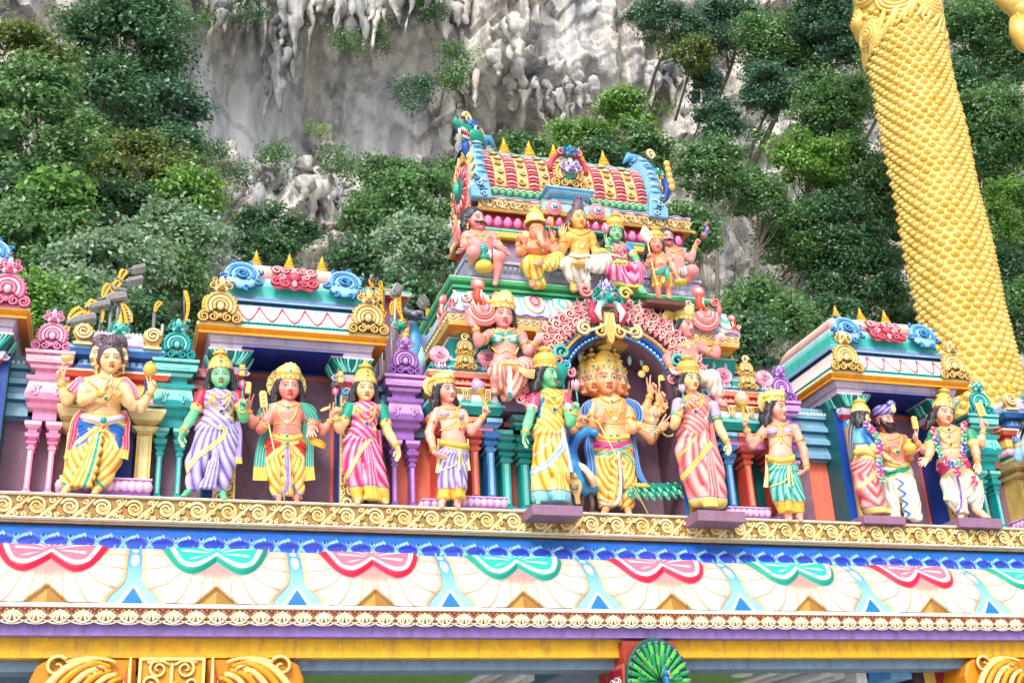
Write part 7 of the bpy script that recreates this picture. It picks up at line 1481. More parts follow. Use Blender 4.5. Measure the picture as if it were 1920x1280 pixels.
G=Sdf(); [G.ell(f.pt(x,510,.10),(64*f.m,.075,60*f.m),.02) for x in (395,540)]; G.loft([f.pt(466,470,.01),f.pt(466,575,.02)],[146*f.m,136*f.m],[.6*150*f.m,.6*140*f.m],.02); G.solve(.011); m=MB(); addnet(m,G,C(30,165,145)); 
for cx in (398,548):
    for k in range(8): a=k*PI/4; f.paintline(m,0,[(cx,510),(cx+34*cos(a),510+34*sin(a))],9,C(215,240,232))
for pp in ([(320,575),(400,560),(466,540),(540,560),(610,575)],[(325,470),(390,475),(466,500)],[(466,500),(540,475),(610,465)]): f.paintline(m,0,pp,12,GDL)
m.build('bodice',GLOSS,f.root); U=Sdf(); U.pr=f.B.pr+G.pr; U.solve(.014)
for p,r in (([(375,395),(466,440),(560,400)],10),([(330,590),(400,655),(480,620),(560,665),(600,590)],9),([(466,545),(480,620)],9),([(350,400),(330,470)],8),([(585,400),(610,470)],8)): f.lay(U,p,r)
f.jewel(U,480,615,12,3); f.jewel(U,470,455,10,3)
sk=f.skirt((466,755,135),(470,800,150),[[(440,790,80,.05),(375,850,72,.30),(400,960,55,.25)],[(520,800,80,.05),(660,770,74,.30),(620,900,60,.2),(560,1040,45,.15)],[(480,850,50,.12),(490,1000,60,.12),(480,1080,60,.1)]],1100,SAL,seated=True,freq=46,slant=1.2,bands=(([(510,790),(512,950),(512,1080)],46,C(250,242,235)),([(512,1060),(512,1085)],50,C(40,160,150)))); sk.build('wrap',GLOSS,f.root); belt(f,[(425,765),(500,758),(590,765)],16,((505,756,12),))
m=MB(); F=Fr(f.pt(655,890,.1)); 
for i,(x,y,r) in enumerate(((0,0,.085),(-.03,-.12,.09),(.03,-.25,.10),(-.08,-.32,.08),(.04,.12,.07))): curl(m,F,x,y,r,(C(235,110,125),C(252,185,185))[i%2],1.7,i,(-1)**i,.26); curl(m,F,x+.06,y-.05,r*.6,C(250,190,185),1.4,i+2,-(-1)**i,.3)
m.build('scroll_support',GLOSS,f.root)
f.cloth('sash',[(600,800,.35,20),(680,850,.35,40),(760,860,.3,50)],C(250,228,165),GD,4,.4); f.finish()
# --- S14 seated man on the right
f=Fig((1220,540,.1406),.06,(700,1500),'seated bare-chested man to the right of the arch, white wrap over his knee',SKR,group=GRP_U)
T,M,hs=f.headat((525,640),(515,420),25,8,neck=(480,720)); f.crown(T,M,hs,'tiara',h=.66,w=.415)
m=MB(); F=Fr(T((-.50,.26,.62)),nrm(M[:,0]),nrm(M[:,2]),-nrm(M[:,1])); disc(m,F,0,0,.54*hs,0,.06*hs,GDL,22,1,.04); 
for k in range(9): a=math.radians(80+25*k); m.tube(F([(.2*hs*cos(a),.2*hs*sin(a),.07*hs),(.5*hs*cos(a),.5*hs*sin(a),.05*hs)]),.012,GD,5)
m.build('halo',GILT,f.root)
f.torso([(480,680,80,.6),(480,730,160,.55),(485,820,168,.6,.02),(490,920,150,.66,.03),(500,1030,140,.7,.03),(505,1150,165,.7,.02)]); pecs(f,400,560,790,68,.09); f.B.cap(f.pt(330,740,0),f.pt(640,770,0),48*f.m,48*f.m,.05)
f.arm((660,800,0),(870,890,.08),(885,710,.15),(965,590,.2),'relax',palm=(.2,1,0),thumb=-1,fat=1.05); f.arm((310,760,0),(210,930,.05),(260,1050,.15),(330,1150,.2),'relax',fat=1.0,armlet=False)
f.B.path([f.pt(560,1200,.05),f.pt(830,1190,.32),f.pt(900,1500,.22)],[95*f.m,75*f.m,50*f.m],.04); f.foot((900,1500),(985,1560),50,.18); f.solve()
necklace(f,f.B,(([(340,670),(480,770),(600,700)],12),([(360,680),(430,760),(495,800),(560,760),(590,700)],9)),((505,795,22,3),)); nipnavel(f,((375,775),(615,800)))
sk=f.skirt((505,1150,165),(520,1220,190),[[(600,1220,105,.05),(820,1200,100,.33),(870,1340,80,.28),(900,1420,70,.24)]],1440,WHT,seated=True,freq=40,slant=1.2); sk.build('wrap',GLOSS,f.root); f.finish()
# --- S15 moustached seated man on the left
f=Fig((850,380,.1407),.38,(560,1090),'moustached stout man seated at the left end of the tower seat, hand on knee',SKR,group=GRP_U)
T,M,hs=f.headat((375,345),(352,130),25,2,neck=(350,400),hair='swept',bindi=None); f.moustache(T,M,hs)
f.torso([(345,375,90,.6),(348,420,165,.55),(355,490,172,.62,.03),(362,570,172,.7,.06),(370,650,165,.75,.05),(372,720,165,.7,.02)]); pecs(f,275,450,450,72,.10); f.B.cap(f.pt(190,430,0),f.pt(515,430,0),48*f.m,48*f.m,.05)
f.arm((178,440,0),(150,545,.05),(158,590,.16),(72,700,.22),'relax',palm=(.3,.3,1),thumb=1,fat=1.05); f.arm((525,450,0),(590,560,.06),(640,610,.22),(705,700,.30),'relax',palm=(0,.4,1),thumb=-1,fat=1.0)
f.B.path([f.pt(320,730,.05),f.pt(268,660,.34),f.pt(255,790,.20)],[85*f.m,90*f.m,60*f.m],.04); f.B.path([f.pt(430,720,.05),f.pt(610,725,.34),f.pt(590,880,.28),f.pt(562,1050,.26)],[80*f.m,78*f.m,62*f.m,38*f.m],.04); f.foot((565,1055),(555,1085),36,.24); f.solve()
necklace(f,f.B,(([(225,370),(350,440),(450,380)],14),([(330,430),(380,480),(440,480),(480,430)],10)),((425,505,20,3),)); nipnavel(f,(),(415,550))
G=Sdf(); G.path([f.pt(440,720,.06),f.pt(560,725,.28)],[88*f.m,86*f.m],.03); G.solve(.013,lambda x,y,z:-.004*ridge(x*70)); m=MB(); addnet(m,G,lambda V:mixc(np.broadcast_to(C(240,238,240),(len(V),3)),C(120,60,80),(np.abs(proj(V)[:,0]-f.px(520,0)[0]-.0*V[:,0])<2.0)*1.)); m.build('loincloth',GLOSS,f.root)
m=MB(); p=f.pt(405,800,.32); m.lathe(p-(0,0,.16),[(.0,0),(.10,.02),(.13,.08),(.11,.15),(.05,.19)],C(235,205,90),14); m.lathe(p+(0,0,.03),[(.05,0),(.085,.03),(.06,.08),(.03,.11),(.075,.15),(.06,.22),(.0,.25)],C(40,165,150),14); m.build('pouch',GLOSS,f.root); f.finish()
# --- S16 elephant headed
f=Fig((850,380,.1407),.34,(1080,1110),'elephant-headed figure with curled trunk in a yellow wrap, seated',SKP,group=GRP_U); f.hs=.30; f.sk=(C(238,130,105),C(250,195,165))
f.torso([(1120,480,90,.6),(1120,520,145,.6),(1115,590,165,.75,.05),(1112,660,172,.8,.08),(1115,730,165,.75,.03)])
c=f.pt(1105,400,.12); u=f.m; f.B.ell(c,(105*u,105*u,118*u),.03); f.B.ell(f.pt(1085,330,.16),(62*u,55*u,60*u),.03); f.B.ell(f.pt(1145,335,.16),(60*u,55*u,60*u),.03)
f.B.path([f.pt(1150,420,.26),f.pt(1165,500,.33),f.pt(1195,560,.36),f.pt(1245,575,.34),f.pt(1285,550,.30)],[50*u,42*u,32*u,24*u,17*u],.02); f.B.ell(f.pt(975,440,.02),(62*u,20*u,85*u),.02); f.B.ell(f.pt(1225,420,.02),(50*u,20*u,75*u),.02); f.B.path([f.pt(1120,520,.24),f.pt(1130,600,.2)],[30*u,10*u],.01)
f.B.cap(f.pt(1000,530,0),f.pt(1250,530,0),42*u,42*u,.05)
f.arm((985,560,0),(880,690,.05),(860,535,.10),(872,400,.13),'mudra',thumb=1,fat=1.0); f.arm((1000,590,.05),(920,670,.15),(955,570,.24),(965,410,.28),'open',palm=(0,-1,0),thumb=1,fat=.95,armlet=False); f.arm((1255,560,0),(1385,640,.05),(1320,470,.12),(1315,330,.14),'mudra',thumb=-1,fat=.95,armlet=False); f.arm((1250,600,.02),(1420,670,.14),(1320,640,.26),(1395,620,.3),'grip',thumb=-1,fat=.95,armlet=False)
f.foot((1050,1060),(1050,1100),42,.30); f.foot((1180,790),(1100,820),42,.38); f.solve()
sk=f.skirt((1115,740,165),(1115,780,185),[[(1020,790,95,.08),(1010,830,95,.35),(1080,950,105,.3),(1130,1070,105,.26)],[(1200,800,90,.1),(1390,740,78,.35),(1300,830,70,.38),(1180,850,60,.36)]],1112,(C(225,140,20),C(248,200,60),C(254,236,150)),seated=True,freq=42,slant=1.1,bands=(([(985,1000),(1100,1035),(1190,990),(1230,890)],18,C(30,160,135)),([(1240,750),(1290,820),(1320,880)],18,C(30,160,135)))); sk.build('wrap',GLOSS,f.root)
L=MB(); L.lathe(f.pt(1095,300,.10),[(.15,0),(.165,.01),(.165,.05),(.14,.07),(.13,.14),(.09,.20),(.05,.22),(.06,.25),(.03,.29),(.0,.31)],np.array([GD,GDL,GD,GDL,GD,GD,GDL,GD,GD]),16,rib=8,ramp=.03); L.build('crown',GILT,f.root)
for x,y in ((1075,360),(1178,365)): f.spot(f.B,x,y,11,C(250,248,240)); f.spot(f.B,x+3,y+1,6,C(30,25,25))
necklace(f,f.B,(([(1010,490),(1090,570),(1195,630)],9),([(1240,540),(1210,640),(1080,720)],5)),((1195,635,16,3),))
for e in (1010,): f.lay(f.B,[(1010,340),(1080,320),(1180,290)],8)
m=MB(); disc(m,Fr(f.pt(965,420,.34)),0,0,.05,0,.015,GDL,12); m.build('round_token',GILT,f.root); m=MB(); m.tube([f.pt(1312,330,.18),f.pt(1315,200,.18)],np.array((.03,.022)),C(245,165,70)); m.build('goad',GILT,f.root); f.cloth('stole',[(985,620,-.05,16),(960,720,-.03,18),(915,820,.05,22),(880,850,.1,30)],BLUc[1],None,2,.3,tassel=GD); f.finish()
# --- S17 ascetic
f=Fig((1030,370,.1484),.34,(330,1180),'yellow-skinned ascetic with high topknot seated cross-legged in a white wrap',SKO,group=GRP_U); f.sk=(C(246,165,75),C(252,215,145))
T,M,hs=f.headat((400,378),(395,190),8,8,neck=(385,430),hair='jata',hairc=C(105,75,95)); f.spot(f.B,0,0,0,GD) if False else None
f.torso([(388,410,75,.6),(388,450,138,.55),(386,530,150,.62,.03),(384,610,128,.68,.03),(380,680,130,.7,.03),(380,760,140,.7,.02)]); pecs(f,320,455,510,62,.09); f.B.cap(f.pt(262,470,0),f.pt(510,475,0),44*f.m,44*f.m,.05)
f.arm((245,500,.02),(160,675,.12),(170,525,.20),(170,335,.24),'open',palm=(0,-1,0),thumb=1,fat=1.0,hand=1.1); f.arm((530,500,.02),(590,715,.06),(690,680,.24),(805,735,.3),'open',palm=(0,-.6,.7),thumb=-1,fat=1.0,hand=1.1)
f.foot((300,1120),(310,1170),42,.34); f.foot((420,850),(320,830),45,.42); f.solve()
sk=f.skirt((380,765,145),(385,800,165),[[(280,820,85,.1),(225,850,88,.38),(300,980,85,.34),(330,1080,62,.3)],[(470,820,85,.1),(700,800,82,.38),(620,880,80,.4),(460,880,60,.4)],[(400,900,75,.3),(430,1050,85,.3),(440,1150,75,.28)]],1165,(C(190,170,130),C(246,236,214),C(254,252,245)),seated=True,freq=40,slant=1.2,bands=(([(240,1040),(330,1080),(430,1060),(480,960),(480,900)],9,C(110,90,140)),([(440,830),(500,920),(570,990)],9,C(110,90,140)))); sk.build('wrap',GLOSS,f.root); f.lay(f.G,[(235,748),(380,765),(520,752)],14,C(225,160,90))
necklace(f,f.B,(([(240,395),(380,470),(510,420)],22),([(340,490),(370,590),(415,620),(460,580),(470,490)],8),([(240,620),(400,640),(520,622)],5)),((415,625,20,3),)); m=MB(); f.lay(f.B,[(250,400),(380,450),(500,425)],14,C(240,170,90),m); m.build('coiled_scarf',GLOSS,f.root); nipnavel(f,((300,505),(495,515)),(415,675))
for sgn,pp in ((1,[(215,540,.0,26),(195,640,-.02,34),(200,730,-.02,34)]),(-1,[(560,520,.02,30),(560,620,.0,40),(540,700,.0,30)])): f.cloth('stole',pp,C(40,160,150),C(180,150,160),3,.3)
m=MB(); F=Fr(T((0,-.40,.60)),nrm(M[:,0]),nrm(M[:,2]),-nrm(M[:,1])); m.tube(F([(0,0,0),(0,.06,.0)]),.006,C(60,60,80),5); m.build('forehead_mark',GLOSS,f.root); f.finish()
# --- S18 green lady seated
f=Fig((1030,370,.1484),.36,(1000,1200),'green-skinned lady in a pink sari seated beside the ascetic',SKG,group=GRP_U); T,M,hs=f.headat((855,540),(852,375),-2,10,neck=(870,590)); f.crown(T,M,hs,'pot',h=.80,w=.415)
rows=[(872,575,50,.6),(876,605,98,.55),(880,670,100,.64,.02),(885,740,92,.68,.02),(890,800,100,.7,.02),(890,860,115,.7)]; f.torso(rows); f.B.cap(f.pt(800,620,0),f.pt(975,615,0),32*f.m,32*f.m,.05)
f.arm((792,640,0),(740,700,.10),(735,600,.18),(728,455,.22),'mudra',thumb=-1,fat=.95); f.arm((995,640,0),(1095,770,.06),(1125,850,.20),(1140,965,.28),'relax',palm=(0,.5,.8),thumb=-1,fat=1.0)
f.foot((920,1170),(925,1210),48,.34); f.foot((1160,1170),(1190,1205),48,.34); f.solve(); f.wrap(rows[:-1],MAG,(.9,1),60,(([(1000,600),(1000,680),(940,760)],20,GDL),),breasts=((840,670,40),(925,672,40))); f.sleeve((792,640,0),(740,700,.10),.55,C(70,140,200),GDL,.26); f.sleeve((995,640,0),(1095,770,.06),.62,C(50,130,200),GDL,.26)
sk=f.skirt((890,850,112),(900,890,140),[[(840,900,85,.1),(790,930,88,.38),(850,1030,85,.34),(900,1130,80,.3)],[(960,900,85,.1),(1110,910,85,.38),(1100,1030,80,.34),(1110,1130,80,.3)]],1165,MAG,hemc=C(250,215,110),hemh=45,border=C(50,120,180),pleat=[(920,900,30,.3),(990,1040,42,.34),(1040,1150,50,.34)],seated=True,freq=38,slant=1.2); sk.build('sari',GLOSS,f.root); belt(f,[(800,830),(890,830),(985,830)],26,((890,828,24),))
necklace(f,f.W_,(([(800,580),(870,625),(935,590)],9),([(815,590),(850,660),(890,690),(920,650),(940,590)],8)),((892,690,18,0),)); f.flower(f.pt(715,400,.24),.06,C(240,110,160)); f.finish()
# --- S19 child with spear
f=Fig((1180,400,.1484),.16,(430,1075),'boy in yellow shorts and teal sash holding a leaf-bladed spear on a brown slab',SKP,group=GRP_U); T,M,hs=f.headat((355,475),(348,318),-5,9,neck=(385,515)); f.crown(T,M,hs,'pot',h=.72,w=.405)
f.torso([(385,500,48,.6),(388,528,92,.55),(390,590,92,.64,.02),(390,650,84,.7,.04),(392,700,90,.7,.02),(400,760,105,.7)]); f.B.cap(f.pt(305,540,0),f.pt(475,535,0),28*f.m,28*f.m,.05)
f.arm((298,560,0),(235,665,.12),(250,585,.22),(255,470,.26),'grip',palm=(0,-1,0),thumb=1,fat=.95); f.arm((492,550,0),(545,660,.04),(598,790,.14),(650,860,.2),'relax',thumb=-1,fat=.95)
for L in ([(355,840),(355,950),(372,1060)],[(480,840),(492,960),(500,1055)]): f.B.path([f.pt(x,y,.0) for x,y in L],[58*f.m,46*f.m,32*f.m],.02); f.foot((L[2][0],L[2][1]-5),(L[2][0]+5,L[2][1]+12),30)
f.solve(); sk=f.skirt((395,720,100),(405,790,122),[[(360,850,75),(348,930,62)],[(470,850,78),(500,930,60)]],945,YLW,freq=46,style='dhoti',pleat=[(425,770,22,.1),(435,860,26,.12)],bands=()); sk.build('shorts',GLOSS,f.root)
f.cloth('sash',[(310,760,.12,30),(390,735,.16,38),(470,700,.14,34),(520,690,.08,24)],C(40,165,145),None,4,.3); f.cloth('sash',[(480,690,.18,20),(478,760,.18,32),(490,820,.17,30)],C(40,165,145),None,3,.3)
necklace(f,f.B,(([(340,500),(388,540),(430,505)],12),([(345,530),(390,610),(440,530)],9)),((395,615,20,3),)); f.rod((228,350,.26),(380,1070,.20),.012); m=MB(); F=Fr(f.pt(215,285,.26)).sub(0,0,0,.18); m.prism(F,[(0,-.13),(.07,-.05),(.09,.03),(.05,.11),(0,.17),(-.05,.11),(-.09,.03),(-.07,-.05)],-.02,.03,C(252,225,195),.012); m.build('spear_blade',GLOSS,f.root)
m=MB(); m.lathe(f.pt(650,880,.2),[(0,-.04),(.06,-.035),(.095,.0),(.09,.03),(.03,.05),(.0,.06)],C(225,205,90),14); m.build('bowl',GILT,f.root)
a=f.px(220,1075); b=f.px(710,1082); m=MB(); m.box(xx(*a,-.22),xx(*b,-.22),-.22,.5,zz(*f.px(220,1120),-.22),zz(*a,-.22),C(105,62,62)); m.build('pedestal',PL,f.root); f.finish()
# --- S20 moustached man on the right
f=Fig((1180,400,.1484),.50,(700,830),'moustached stout man at the right end raising a curved blue-banded horn',SKR,group=GRP_U); T,M,hs=f.headat((505,388),(492,235),-2,4,neck=(540,440),hair='swept',bindi=None); f.moustache(T,M,hs)
f.torso([(545,420,70,.6),(550,465,135,.55),(560,530,135,.62,.03),(575,600,130,.7,.05),(590,680,125,.72,.03),(600,760,125,.7)]); f.B.cap(f.pt(430,490,0),f.pt(670,500,0),40*f.m,40*f.m,.05); pecs(f,510,620,510,50,.09)
f.arm((690,530,0),(775,590,.06),(838,400,.12),(905,235,.16),'grip',palm=(.3,-1,0),thumb=-1,fat=1.1); f.arm((420,510,0),(370,640,.05),(420,720,.15),(480,760,.2),'relax',fat=1.0,armlet=False)
f.B.path([f.pt(600,790,.05),f.pt(790,735,.32),f.pt(740,840,.25)],[78*f.m,82*f.m,60*f.m],.04); f.solve(); necklace(f,f.B,(([(460,430),(560,490),(660,440)],14),([(560,490),(590,530),(620,500)],9)),())
G=Sdf(); G.path([f.pt(600,790,.06),f.pt(720,755,.26)],[84*f.m,86*f.m],.03); G.solve(.013,lambda x,y,z:-.003*ridge(x*60)); m=MB(); addnet(m,G,lambda V:mixc(np.broadcast_to(C(242,215,210),(len(V),3)),C(120,60,90),(np.abs(((proj(V)[:,0]-f.px(700,0)[0])%5)-2.5)<.6)*1.)); m.build('loincloth',GLOSS,f.root)
m=MB(); p=catmull([f.pt(925,290,.2),f.pt(965,250,.2),f.pt(985,180,.2),f.pt(955,150,.2),f.pt(1005,105,.2)],16); cc=np.array([(C(45,110,190) if (i//3)%2 else C(225,110,120)) for i in range(16)]); m.tube(p,np.linspace(.045,.012,16),cc,8); m.tube([f.pt(830,250,.18),f.pt(785,240,.18)],np.array((.03,.008)),C(240,190,70)); m.build('curved_horn',GLOSS,f.root); f.finish()
# --- S21 blue figure at the right edge
f=Fig((1700,700,.2343),.10,(1040,1180),'blue-skinned figure standing at the very right edge with raised arm',SKB,group=GRP_F); T,M,hs=f.headat((1080,410),(1075,280),-8,8,neck=(1080,450)); f.crown(T,M,hs,'tall',h=1.0,w=.405)
f.torso([(1080,435,60,.6),(1080,465,115,.55),(1080,530,112,.62,.03),(1085,600,100,.68,.03),(1088,660,104,.7,.03),(1092,730,124,.7)]); f.B.cap(f.pt(985,475,0),f.pt(1180,475,0),30*f.m,30*f.m,.05)
f.arm((975,500,0),(890,680,.10),(890,560,.14),(870,430,.18),'mudra',thumb=1,fat=1.0); f.arm((1190,500,0),(1260,640,.05),(1230,740,.1),(1200,840,.12),'relax',thumb=-1); f.foot((1040,1170),(1030,1200),24); f.foot((1150,1170),(1160,1200),24); f.solve()
sk=f.skirt((1090,700,122),(1095,770,135),[[(1040,880,88),(1040,1020,72),(1050,1150,52)],[(1150,880,88),(1160,1020,72),(1165,1150,52)]],1170,YLW,freq=54,style='dhoti',pleat=[(1095,830,22,.12),(1100,1000,34,.14),(1100,1160,40,.12)]); sk.build('dhoti',GLOSS,f.root); belt(f,[(985,690),(1090,705),(1200,692)],16,()); f.finish()
# --- peacock beside the six-headed man
root=empty('peacock_statue',tuple(P(1105,960,.25)),'blue peacock with green tail spread low behind the six-headed man','peacock statue'); o7=(1060,630,.2733)
q=lambda x,y,Y:P(o7[0]+x*o7[2],o7[1]+y*o7[2],Y); G=Sdf(); G.path([q(200,660,.02),q(140,650,.02),q(75,700,.04),(q(38,790,.06)),q(55,900,.10),q(80,1000,.16)],[.045,.055,.06,.075,.11,.15],.03); G.ell(q(205,662,.0),(.06,.05,.055),.02); G.ell(q(110,1010,.22),(.17,.14,.19),.04); G.path([q(110,1030,.22),q(190,1050,.26)],[.14,.08],.03); G.solve(.012)
m=MB(); addnet(m,G,lambda V:mixc(np.broadcast_to(C(20,95,190),(len(V),3)),C(60,160,225),np.clip(.5+.5*np.sin(V[:,2]*8+V[:,0]*9),0,1))); m.tube([q(222,668,-.02),q(258,690,-.03)],np.array((.02,.003)),C(235,190,90)); m.ell(q(204,652,-.05),(.016,.012,.016),C(245,245,245),6,4); m.ell(q(204,652,-.058),(.009,.01,.009),C(20,20,20),6,4); m.build('body',GLOSS,root)
for e in (0,1): m=MB(); a=[q(105+60*e,1080,.2),q(115+70*e,1140,.16),q(105+75*e,1215,.14)]; m.tube(a,np.array((.05,.035,.035)),C(100,75,70),8); [m.tube([a[2],a[2]+np.array((.05*k,-.08,-.0))],np.array((.02,.012)),C(100,75,70),6) for k in (-1,0,1)]; m.build('leg',GLOSS,root)
m=MB()
for row in range(3):
    for k in range(9):
        t=k/8; x=470+400*t-12*row; y=1035+22*math.sin(t*3)*.5+30*row+ -20*t; c=q(x,y,.16-.05*row); Mx=np.array(Matrix.Rotation(-.6,3,'Y')); m.ell(c,(.032,.02,.075),(C(30,165,130),C(110,210,175))[(k+row)%2],8,6,Mx); m.ell(c+(0,-.015,-.01),(.018,.014,.040),C(150,225,190),6,4,Mx); m.ell(c+(0,-.028,-.012),(.010,.008,.02),C(20,100,150),6,4,Mx)
m.tube([q(180,1040,.3),q(330,1060,.26),q(470,1050,.22),q(680,1050,.20),q(840,1040,.18)],np.array((.08,.07,.08,.09,.05)),C(20,130,110),8); [m.tube([q(460+i*16,1010,.14),q(500+i*16,1035,.12)],np.array((.012,.022)),GD,5) for i in range(6)]; m.build('tail',GLOSS,root)
m=MB(); m.tube([q(85,870,.02),q(120,900,-.0),q(170,960,-.0),q(200,1030,.04)],np.array((.025,.05,.06,.04)),C(245,228,190),8); m.tube([q(100,880,.0),q(140,960,-.02),q(165,1030,.0)],np.array((.012,.02,.02)),C(90,70,60),6); m.build('saddle_cloth',GLOSS,root)
# --- cobra
m=MB(); k=12; a=np.linspace(0,2*PI,25)[:-1]; zs=np.linspace(0,1,k); w=np.interp(zs,[0,.3,.6,.8,1],[.035,.04,.10,.105,.04]); w2=np.interp(zs,[0,.5,1],[.03,.03,.03]); c0,c1=P(1084,945,-.0),P(1075,893,-.02)
m.grid(np.stack([np.stack([c0[0]+(c1[0]-c0[0])*z_+w_*np.cos(a),c0[1]-.02*z_+v_*np.sin(a),c0[2]+(c1[2]-c0[2])*z_+0*a],-1) for z_,w_,v_ in zip(zs,w,w2)]),C(235,195,130),True,wrapv=True); m.ell(c1+(0,-.03,.0),(.05,.05,.04),C(240,205,140)); F=Fr(P(1076,908,-.06)); arcs(m,F,0,0,.05,C(40,110,180),180,360,.010,.01,1.3); 
for e in (-1,1): ball(m,Fr(c1+(0,-.07,.01)),e*.022,0,.009,0,C(30,30,40))
for i in range(6): z_=.08+.12*i; arcs(m,Fr(c0+((c1-c0)*z_)+(0,-.045,0)),0,0,.022,C(200,150,90),200,340,.004)
tag(m.build('cobra_statue',GLOSS),'small hooded cobra rearing at the feet of the yellow sari lady','cobra statue')
# ================================================================ GROUND, CLIFF
def noise2(x,y,seed=0):
    r=np.random.RandomState(seed); T=r.rand(256,256); xi=np.floor(x).astype(int); yi=np.floor(y).astype(int); fx=x-xi; fy=y-yi; fx=fx*fx*(3-2*fx); fy=fy*fy*(3-2*fy); g=lambda a,b:T[a%256,b%256]
    return (g(xi,yi)*(1-fx)+g(xi+1,yi)*fx)*(1-fy)+(g(xi,yi+1)*(1-fx)+g(xi+1,yi+1)*fx)*fy
def fbm(x,y,o=5,seed=0,ridge_=False):
    v=0;a=1;t=0
    for i in range(o):
        n=noise2(x*2**i,y*2**i,seed+i); n=1-np.abs(2*n-1) if ridge_ else n; v=v+a*n; t+=a; a*=.5
    return v/t
def simple(name,fn):
    m=bpy.data.materials.new(name); m.use_nodes=True; fn(m.node_tree.nodes,m.node_tree.links,m.node_tree.nodes['Principled BSDF']); return m
def gmat(N,L,b):
    n=N.new('ShaderNodeTexNoise'); n.inputs['Scale'].default_value=.7; n.inputs['Detail'].default_value=8; g=N.new('ShaderNodeNewGeometry'); L.new(g.outputs['Position'],n.inputs['Vector'])
    r=N.new('ShaderNodeValToRGB'); r.color_ramp.elements[0].color=(.42,.40,.37,1); r.color_ramp.elements[1].color=(.56,.54,.50,1); L.new(n.outputs[0],r.inputs[0])
    t=N.new('ShaderNodeTexBrick'); t.inputs['Scale'].default_value=1.6; t.inputs['Mortar Size'].default_value=.01; t.inputs['Mortar'].default_value=(.25,.24,.22,1); L.new(g.outputs['Position'],t.inputs['Vector']); L.new(r.outputs[0],t.inputs['Color1']); L.new(r.outputs[0],t.inputs['Color2']); L.new(t.outputs[0],b.inputs['Base Color']); b.inputs['Roughness'].default_value=.8
m=MB(); m.add([(-400,-300,0),(400,-300,0),(400,400,0),(-400,400,0)],[(0,1,2,3)],C(120,120,110),False); tag(m.build('ground',simple('plaza_paving',gmat),loc=(0,0,0)),kind='structure')
def rockmat(N,L,b):
    g=N.new('ShaderNodeNewGeometry'); mp=N.new('ShaderNodeMapping'); mp.inputs['Scale'].default_value=(.22,.22,.045); L.new(g.outputs['Position'],mp.inputs[0])
    n=N.new('ShaderNodeTexNoise'); n.inputs['Scale'].default_value=1.5; n.inputs['Detail'].default_value=10; n.inputs['Roughness'].default_value=.66; n.inputs['Distortion'].default_value=.5; L.new(mp.outputs[0],n.inputs['Vector'])
    r=N.new('ShaderNodeValToRGB'); e=r.color_ramp.elements; e[0].position=.34; e[0].color=(.16,.165,.18,1); e[1].position=.60; e[1].color=(.80,.76,.69,1); x=e.new(.42); x.color=(.40,.40,.41,1); x=e.new(.50); x.color=(.66,.63,.59,1); L.new(n.outputs[0],r.inputs[0])
    at=N.new('ShaderNodeAttribute'); at.attribute_name='Col'; mx=N.new('ShaderNodeMix'); mx.data_type='RGBA'; mx.blend_type='MULTIPLY'; mx.inputs[0].default_value=1
    n2=N.new('ShaderNodeTexNoise'); n2.inputs['Scale'].default_value=.16; n2.inputs['Detail'].default_value=5; L.new(g.outputs['Position'],n2.inputs['Vector']); r2=N.new('ShaderNodeValToRGB'); e=r2.color_ramp.elements; e[0].position=.50; e[0].color=(1,1,1,1); e[1].position=.72; e[1].color=(1,.90,.78,1); L.new(n2.outputs[0],r2.inputs[0])
    m2=N.new('ShaderNodeMix'); m2.data_type='RGBA'; m2.blend_type='MULTIPLY'; m2.inputs[0].default_value=.8; L.new(r.outputs[0],m2.inputs[6]); L.new(r2.outputs[0],m2.inputs[7])
    sp=N.new('ShaderNodeSeparateColor'); L.new(at.outputs['Color'],sp.inputs[0])
    n5=N.new('ShaderNodeTexNoise'); mp5=N.new('ShaderNodeMapping'); mp5.inputs['Scale'].default_value=(1.1,1.1,.07); L.new(g.outputs['Position'],mp5.inputs[0]); L.new(mp5.outputs[0],n5.inputs['Vector']); n5.inputs['Scale'].default_value=.8; n5.inputs['Detail'].default_value=9; r5=N.new('ShaderNodeValToRGB'); e=r5.color_ramp.elements; e[0].position=.40; e[0].color=(.50,.51,.55,1); e[1].position=.55; e[1].color=(1,1,1,1); L.new(n5.outputs[0],r5.inputs[0])
    sm_=N.new('ShaderNodeMix'); sm_.data_type='RGBA'; sm_.inputs[7].default_value=(.68,.71,.76,1); L.new(sp.outputs[0],sm_.inputs[0]); L.new(m2.outputs[2],sm_.inputs[6]); m7=N.new('ShaderNodeMix'); m7.data_type='RGBA'; m7.blend_type='MULTIPLY'; m7.inputs[0].default_value=.75; L.new(sm_.outputs[2],m7.inputs[6]); L.new(r5.outputs[0],m7.inputs[7]); L.new(m7.outputs[2],b.inputs['Base Color'])
    n3=N.new('ShaderNodeTexNoise'); n3.inputs['Scale'].default_value=1.3; n3.inputs['Detail'].default_value=9; n3.inputs['Roughness'].default_value=.68; mp3=N.new('ShaderNodeMapping'); mp3.inputs['Scale'].default_value=(1,1,.42); L.new(g.outputs['Position'],mp3.inputs[0]); L.new(mp3.outputs[0],n3.inputs['Vector'])
    bp=N.new('ShaderNodeBump'); bp.inputs['Distance'].default_value=.9; mm=N.new('ShaderNodeMath'); mm.operation='MULTIPLY_ADD'; mm.inputs[1].default_value=-.75; mm.inputs[2].default_value=.85; L.new(sp.outputs[0],mm.inputs[0]); L.new(mm.outputs[0],bp.inputs['Strength']); L.new(n3.outputs[0],bp.inputs['Height']); L.new(bp.outputs[0],b.inputs['Normal']); b.inputs['Roughness'].default_value=.85
ROCK=simple('weathered_limestone',rockmat)
YC0=84.
